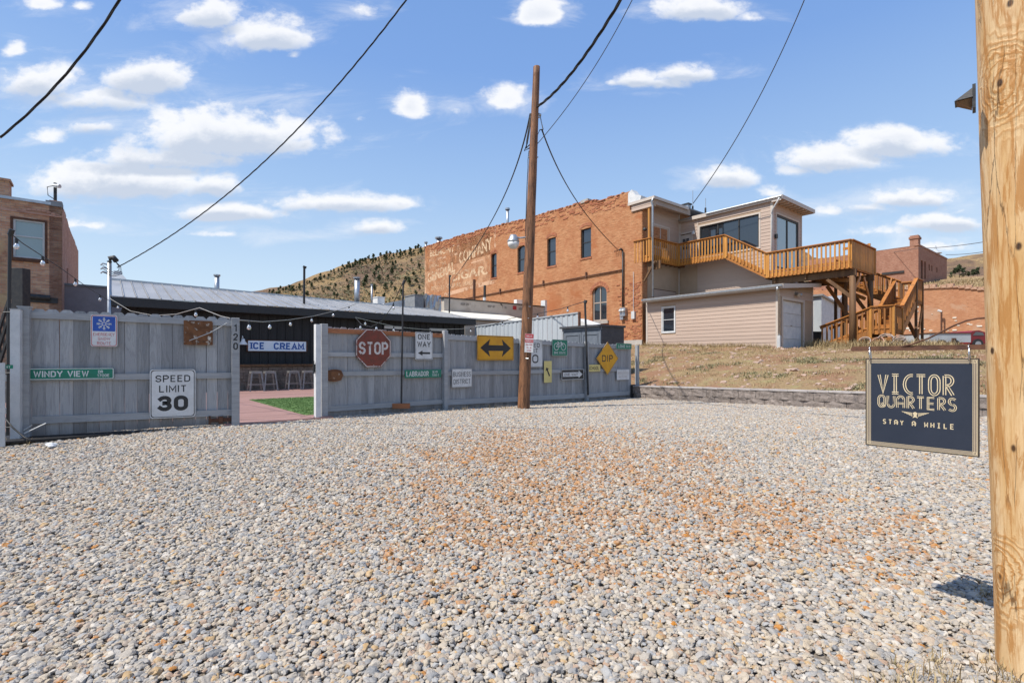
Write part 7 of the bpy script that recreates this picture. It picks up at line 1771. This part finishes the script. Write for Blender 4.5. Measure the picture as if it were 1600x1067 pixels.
for k, (dx_, y0_) in enumerate(((-5, 182), (-6, 178))):
    MB().tube([onpole(y0_, dx_), onpole(y0_+26, dx_-3), onpole(y0_+42, dx_-5), onpole(y0_+54, dx_-9+k*4), onpole(y0_+50, dx_-2), onpole(y0_+46, dx_+3)], .014, 6).build('jumper_cable', MT['cable'], up, smooth=True)
MB().tube([onpole(236, -7), onpole(250, -8), onpole(262, -7.5), onpole(290, -8), onpole(375, -7.5)], .009, 5).build('ground_wire', MT['cable'], up)
lm = thing('street_lamp', 'grey yard lamp on a short arm fixed to the leaning brown pole', 'lamp', onpole(380, -20), F0)
a = onpole(371, -6); c = onpole(372, -17)
MB().tube([a, c, onpole(371, -21)], .02, 8).build('arm', MT['steel'], lm)
cc = onpole(375, -26); b = MB(); b.lathe([(.02, cc.z+.12), (.07, cc.z+.11), (.10, cc.z+.03), (.135, cc.z-.02), (.135, cc.z-.05)], cc.x, cc.y, 18); b.build('lamp_head', MT['steel'], lm, smooth=True)
b = MB(); b.lathe([(.13, cc.z-.051), (.12, cc.z-.13), (.07, cc.z-.19), (.02, cc.z-.20)], cc.x, cc.y, 18); b.build('lens', MT['signwhite'], lm, smooth=True)
t, w, h = road_sign(820, 833.5, 521.5, 550.5, 'small faded red and white private property notice nailed to the wooden pole', MT['signwhite'], fr=F0, v=PY-.17, r=.006)
t.rotation_euler = (0, radians(2.5), 0)
MB().box(-w/2+.004, w/2-.004, -.0030, -.0022, h*.26, h*.49).build('red_field', MT['signred'], t); MB().box(-w/2+.004, w/2-.004, -.0030, -.0022, h*.02, h*.20).build('red_field', MT['signred'], t)
for s_, zc, ww_, hh_, mt2 in (('PRIVATE', .37, .7, .1, 'signwhite'), ('PROPERTY', .11, .8, .1, 'signwhite'), ('VIOLATORS', -.09, .8, .08, 'signred'), ('WILL BE', -.25, .6, .08, 'signred'), ('TOWED', -.40, .5, .08, 'signred')):
    lettering(t, s_, 0, zc*h, -.0035, ww_*w, hh_*h, MT[mt2], .01)
def bez(p, q, sag, n=24):
    p, q = Vector(p), Vector(q); return [p.lerp(q, i/n)-Vector((0, 0, sag*4*(i/n)*(1-i/n))) for i in range(n+1)]
def wire(name, pts, r, label, group=None, mt=None, twist=False):
    org = Vector(pts[0])
    t = None
    if twist:
        t = thing(name, label, 'cable', org, F0, group)
        for s_ in range(3):
            q = []
            P = [Vector(x) for x in pts]
            L_ = 0
            fine = []
            for i in range(len(P)-1):
                m_ = max(2, int((P[i+1]-P[i]).length/.055))
                for k in range(m_): fine.append(P[i].lerp(P[i+1], k/m_))
            fine.append(P[-1])
            for i, x in enumerate(fine):
                tt = (fine[min(i+1, len(fine)-1)]-fine[max(0, i-1)]).normalized(); a_ = tt.cross(Vector((0,0,1))).normalized(); c_ = tt.cross(a_)
                ph = i*.34+s_*2*pi/3; q.append(x+(a_*cos(ph)+c_*sin(ph))*r*.75)
            MB().tube(q, r*.62, 5).build('strand', mt or MT['cable'], t, smooth=True)
    else:
        t = MB().tube(pts, r, 6).top(name, mt or MT['cable'], label, 'cable', org, F0, group, smooth=True)
    return t
def curve3(pa, pm, pc, n=30, ext=0.):
    """parabola through three measured points, optionally carried on past its end"""
    pa, pm, pc = Vector(pa), Vector(pm), Vector(pc); o = []; tm = (pm-pa).length/((pm-pa).length+(pc-pm).length)
    for i in range(n+1):
        t_ = i/n*(1+ext); l0_ = (t_-tm)*(t_-1)/((0-tm)*(0-1)); l1_ = t_*(t_-1)/(tm*(tm-1)); l2_ = t_*(t_-tm)/(1*(1-tm)); o.append(pa*l0_+pm*l1_+pc*l2_)
    return o
wire('power_cable', curve3(at(0, 215, 7.5)+Vector((0,0,0)), at(98, 122, 7.1), at(187, 0, 6.6), ext=.6), .013, 'twisted black cable crossing the upper left corner of the sky', twist=True)
P0 = curve3(at(0, 215, 7.5), at(98, 122, 7.1), at(187, 0, 6.6)); 
wire('power_cable', curve3(at(183, 418, 15.1), at(403, 262, 12.2), at(635, 0, 9.2), ext=.35), .012, 'twisted service cable rising from the black building mast across the left sky', twist=True)
wire('power_cable', curve3(onpole(168, 2), at(895, 112, 9.6), at(970, 0, 8.0), ext=.5), .022, 'thick cable leaving the top of the wooden pole toward the upper right', twist=True)
wire('guy_wire', curve3(onpole(226, 5), at(918, 122, 9.8), at(988, 0, 8.3), ext=.5), .008, 'thin wire leaving the wooden pole below the thick cable', mt=MT['cable2'])
wire('power_cable', curve3(at(1083, 318, 28.), at(1168, 186, 24.), at(1257, 0, 20.), ext=.4), .022, 'thin single wire running up from the porch roof into the sky', mt=MT['cable2'])
wire('service_drop', curve3(onpole(203, 12), at(905, 320, 19.), at(966, 391, 27.0), 40), .018, 'cable falling from the pole to the brick wall with the electric meter')
wire('service_drop', curve3(onpole(178, -7), at(795, 290, 17.), at(722, 418, 27.), 40), .020, 'cable falling from the pole to the painted advertisement wall')
wire('service_drop', [at(722, 418, 27.), at(708, 437, 29.), at(700, 462, 30.), at(690, 475, 30.)], .012, 'thin slack cable at the low end of the drop over the painted wall', mt=MT['cable2'])
wire('stay_wire', [onpole(180, 8), onpole(192, 11), onpole(203, 14)], .012, 'short stay loop on the right side of the wooden pole', mt=MT['steel'])
wire('service_drop', [onpole(203, 13), onpole(203, 9), onpole(212, 5), onpole(224, 4)], .012, 'loop of cable hanging on the right side of the wooden pole')
for (a_, c_, lab) in (((1434, 388, 66), (1600, 366, 45), 'upper of two wires passing behind the near pole'), ((1478, 398, 66), (1600, 380, 45), 'lower of two wires passing behind the near pole')):
    wire('power_cable', bez(at(*a_), at(*c_), .3), .035, lab, mt=MT['cable2'])
wire('power_cable', bez(at(1434, 388, 66), at(1366, 397, 78), .1), .03, 'wire running left along the far brick building', mt=MT['cable2'])
# mast with insulators on the black building corner
mp = at(171, 489, 14.9); mt_ = at(171, 409, 14.9)
t = thing('service_mast', 'grey service mast with looped wires at the corner of the black building', 'mast', (mp.x, mp.y, mp.z), F0)
MB().tube([(mp.x, mp.y, .4), (mt_.x, mt_.y, mt_.z)], .055, 10).build('pipe', MT['steel'], t, smooth=True)
MB().tube([mt_, mt_+Vector((.02,0,.10)), mt_+Vector((.12,0,.12)), mt_+Vector((.20,0,.02))], .075, 10).build('weatherhead', MT['darkmetal'], t, smooth=True)
for k in range(3): 
    z_ = mt_.z-.1-.12*k; MB().tube([(mt_.x, mt_.y-.05, z_), (mt_.x-.10, mt_.y-.12, z_+.03), (mt_.x-.16, mt_.y-.12, z_-.02)], .02, 6).build('insulator', MT['steel'], t)
for k in range(3):
    a_ = mt_+Vector((.18, 0, .0)); MB().tube([a_, a_+Vector((.10+.04*k, -.02*k, -.14)), a_+Vector((.12+.05*k, -.03, -.26-.05*k)), a_+Vector((-.02, -.04, -.34-.05*k)), mt_+Vector((-.14, -.08, -.12-.1*k))], .010, 5).build('drip_loop', MT['cable'], t, smooth=True)
# thin black posts that carry the string lights
def slim_post(px, y0, y1, Y, lab, r_=.022, zfix=None, base=False, cap=True):
    a_ = at(px[0], y1, Y); c_ = at(px[1], y0, Y); t = thing('light_post', lab, 'post', (a_.x, a_.y, a_.z if zfix is None else zfix), F0)
    MB().tube([(a_.x, a_.y, a_.z if zfix is None else zfix), c_], r_, 8).build('pole', MT['black'], t)
    if cap: MB().tube([c_-Vector((0,0,.05)), c_+Vector((.03,0,.03))], r_*1.6, 8).build('hook', MT['black'], t)
    if base: MB().box(a_.x-.17, a_.x+.17, a_.y-.06, a_.y+.06, a_.z-.05, a_.z+.05).build('wood_block', MT['redrail'], t)
    return c_
q_ = FF.hv(627, 600, FV-.12); Yf = FF.w(q_[0], q_[1]).y
pA = slim_post((627, 630), 440, 634, Yf, 'slim black post on a wooden block in front of the LABRADOR sign', .018, base=True)
q_ = FF.hv(918, 600, FV-.12); Yf2 = FF.w(q_[0], q_[1]).y
pB = slim_post((919, 914), 471, 617, Yf2, 'slim black post before the fence near the DIP sign', .03)
pC = slim_post((12, 15.5), 362, 680, 6.9, 'slim black post strapped to the posts at the far left', .02)
b = MB(); 
for py in (488, 583, 668): b.tube([at(5, py, 6.88), at(24, py-1, 6.88)], .008, 5)
b.top('pole_strap', MT['black'], 'black straps holding the slim post at far left', 'strap', at(12, 583, 6.88), F0)
pD = slim_post((475, 475.5), 417, 491, 19.6, 'black pole standing up from the metal roof left of the hill', .045)
pE = slim_post((702, 702.5), 431, 489, 23.5, 'slim dark post at the right end of the metal roof', .035)
# string lights
def string(pts, lab, nb, r_=.006, mt=None, bulb=.03, sag=.0, skip=()):
    P = []
    for a_, c_ in zip(pts, pts[1:]): P += bez(a_, c_, sag*(Vector(c_)-Vector(a_)).length*.05, 10)[:-1]
    P.append(Vector(pts[-1])); t = thing('string_lights', lab, 'string lights', P[0], F0, 'strings of clear bulbs'); MB().tube(P, r_, 5).build('cord', mt or MT['stringcable'], t, smooth=True)
    for k in range(nb):
        f = (k+.5)/nb*(len(P)-1); i = int(f); p = P[i].lerp(P[min(i+1, len(P)-1)], f-i)
        MB().tube([p-Vector((0,0,.005)), p-Vector((0,0,.07))], .017*bulb/.03, 8).build('socket', MT['black'], t)
        z = p.z-.07; s_ = bulb/.03; MB().lathe([(.012*s_, z), (.022*s_, z-.02*s_), (.031*s_, z-.045*s_), (.028*s_, z-.065*s_), (.012*s_, z-.08*s_)], p.x, p.y, 12).build('bulb', MT['clearbulb'], t, smooth=True)
string([at(15.5, 364, 6.9), at(35, 380, 7.6), at(92, 417, 9.5), at(138, 450, 12.), at(171, 470, 14.8)], 'string of clear bulbs hung from the far left post over to the mast', 4, .007, MT['cable'], .033)
string([at(171, 466, 14.8), at(204, 486, 13.5), at(240, 493, 12.2), at(275, 491, 11.), at(312, 481, 9.6), at(345, 494, 9.0), at(371, 500, 8.5)], 'string of clear bulbs behind the top of the gate leaf', 7, .008)
string([at(371, 500, 8.5), at(410, 503, 10.5), at(450, 500, 12.8), at(490, 494, 15.), at(530, 484, 16.), at(556, 475, 16.5)], 'string of clear bulbs over the fence opening below the metal roof', 6, .009, None, .036)
string([at(555, 496, 14.), at(565, 507, 13.6), at(580, 511, 13.), at(597, 501, 12.), at(612, 480, 11.3), pA], 'string of bulbs dipping behind the STOP sign toward the slim post', 3, .008, MT['cable'])
string([at(555, 496, 14.), at(580, 502, 14.4), at(620, 511, 15.), at(665, 515, 16.), at(720, 514, 17.), at(760, 509, 18.)], 'pale string of bulbs along the end of the black building', 4, .008)
string([at(757, 512, 18.), at(800, 497, 17.), at(840, 490, 16.6), at(875, 483, 16.), pB], 'string of bulbs running up to the slim post by the DIP sign', 3, .010, MT['cable'], .036)
# odds and ends by the fence
t = thing('downlight_box', 'pale window frame edge on the black building just above the fence', 'window', FT.hv(685, 516, KV-.02), FT)
a = FT.hv(671, 515, KV-.02); c = FT.hv(697, 515, KV-.02); 
if a[0] < ku1-.3: MB().box(a[0], min(c[0], ku1-.35), KV-.06, KV-.005, a[2]-.05, a[2]+.06).build('frame', MT['offwhite'], t)
t['label'] = 'pale horizontal window head on the black wall above the orange fence rail'; t.name = 'window_head'
a = FT.hv(600, 511, KV-.02); c = FT.hv(628, 514, KV-.02)
t = MB().box(a[0], c[0], KV-.07, KV-.005, a[2]-.06, a[2]+.05).top('sign_board', MT['offwhite'], 'narrow pale board on the black wall right of the STOP sign', 'board', a, FT)
for (p, q2, r_, lab) in ((at(38, 677, 6.9), at(72, 661, 6.95), .008, 'long thin white stick leaning low on the gate leaf'), (at(37, 672, 6.95), at(50, 664, 6.98), .007, 'short white stick beside the long one at the gate leaf foot')):
    MB().tube([p, q2], r_, 6).top('white_stick', MT['white'], lab, 'stick', p, F0)
MB().tube([at(5, 650, 6.75), at(20, 668, 6.72), at(38, 683, 6.7), at(50, 688, 6.65)], .010, 6).top('ground_cable', MT['cable'], 'black cable trailing down to the gravel at the far left', 'cable', at(5, 650, 6.75), F0, smooth=True)
bm = bmesh.new(); bmesh.ops.create_icosphere(bm, subdivisions=2, radius=.05)
for v in bm.verts: v.co = v.co*(1+.8*mnoise.noise(v.co*22)); v.co.z *= .6
me = bpy.data.meshes.new('crumpled_wrapper'); bm.to_mesh(me); bm.free(); o = mesh_obj('crumpled_wrapper', me, MT['white']); o.location = at(80, 687, 6.55); o.location.z = gz(0, 6.55)+.05; tag(o, 'crumpled white wrapper on the gravel near the gate leaf foot', 'litter')
q = FF.hv(990, 610, FV-.05); b = MB().box(q[0]-.12, q[0]+.08, q[1]-.02, q[1]+.02, fbase(s4), fbase(s4)+.42); b.top('dark_panel', MT['darkmetal'], 'dark metal plate propped at the foot of the last fence post', 'panel', (q[0], q[1], fbase(s4)), FF)
# every thing's empty sits at its own base; nothing else to do
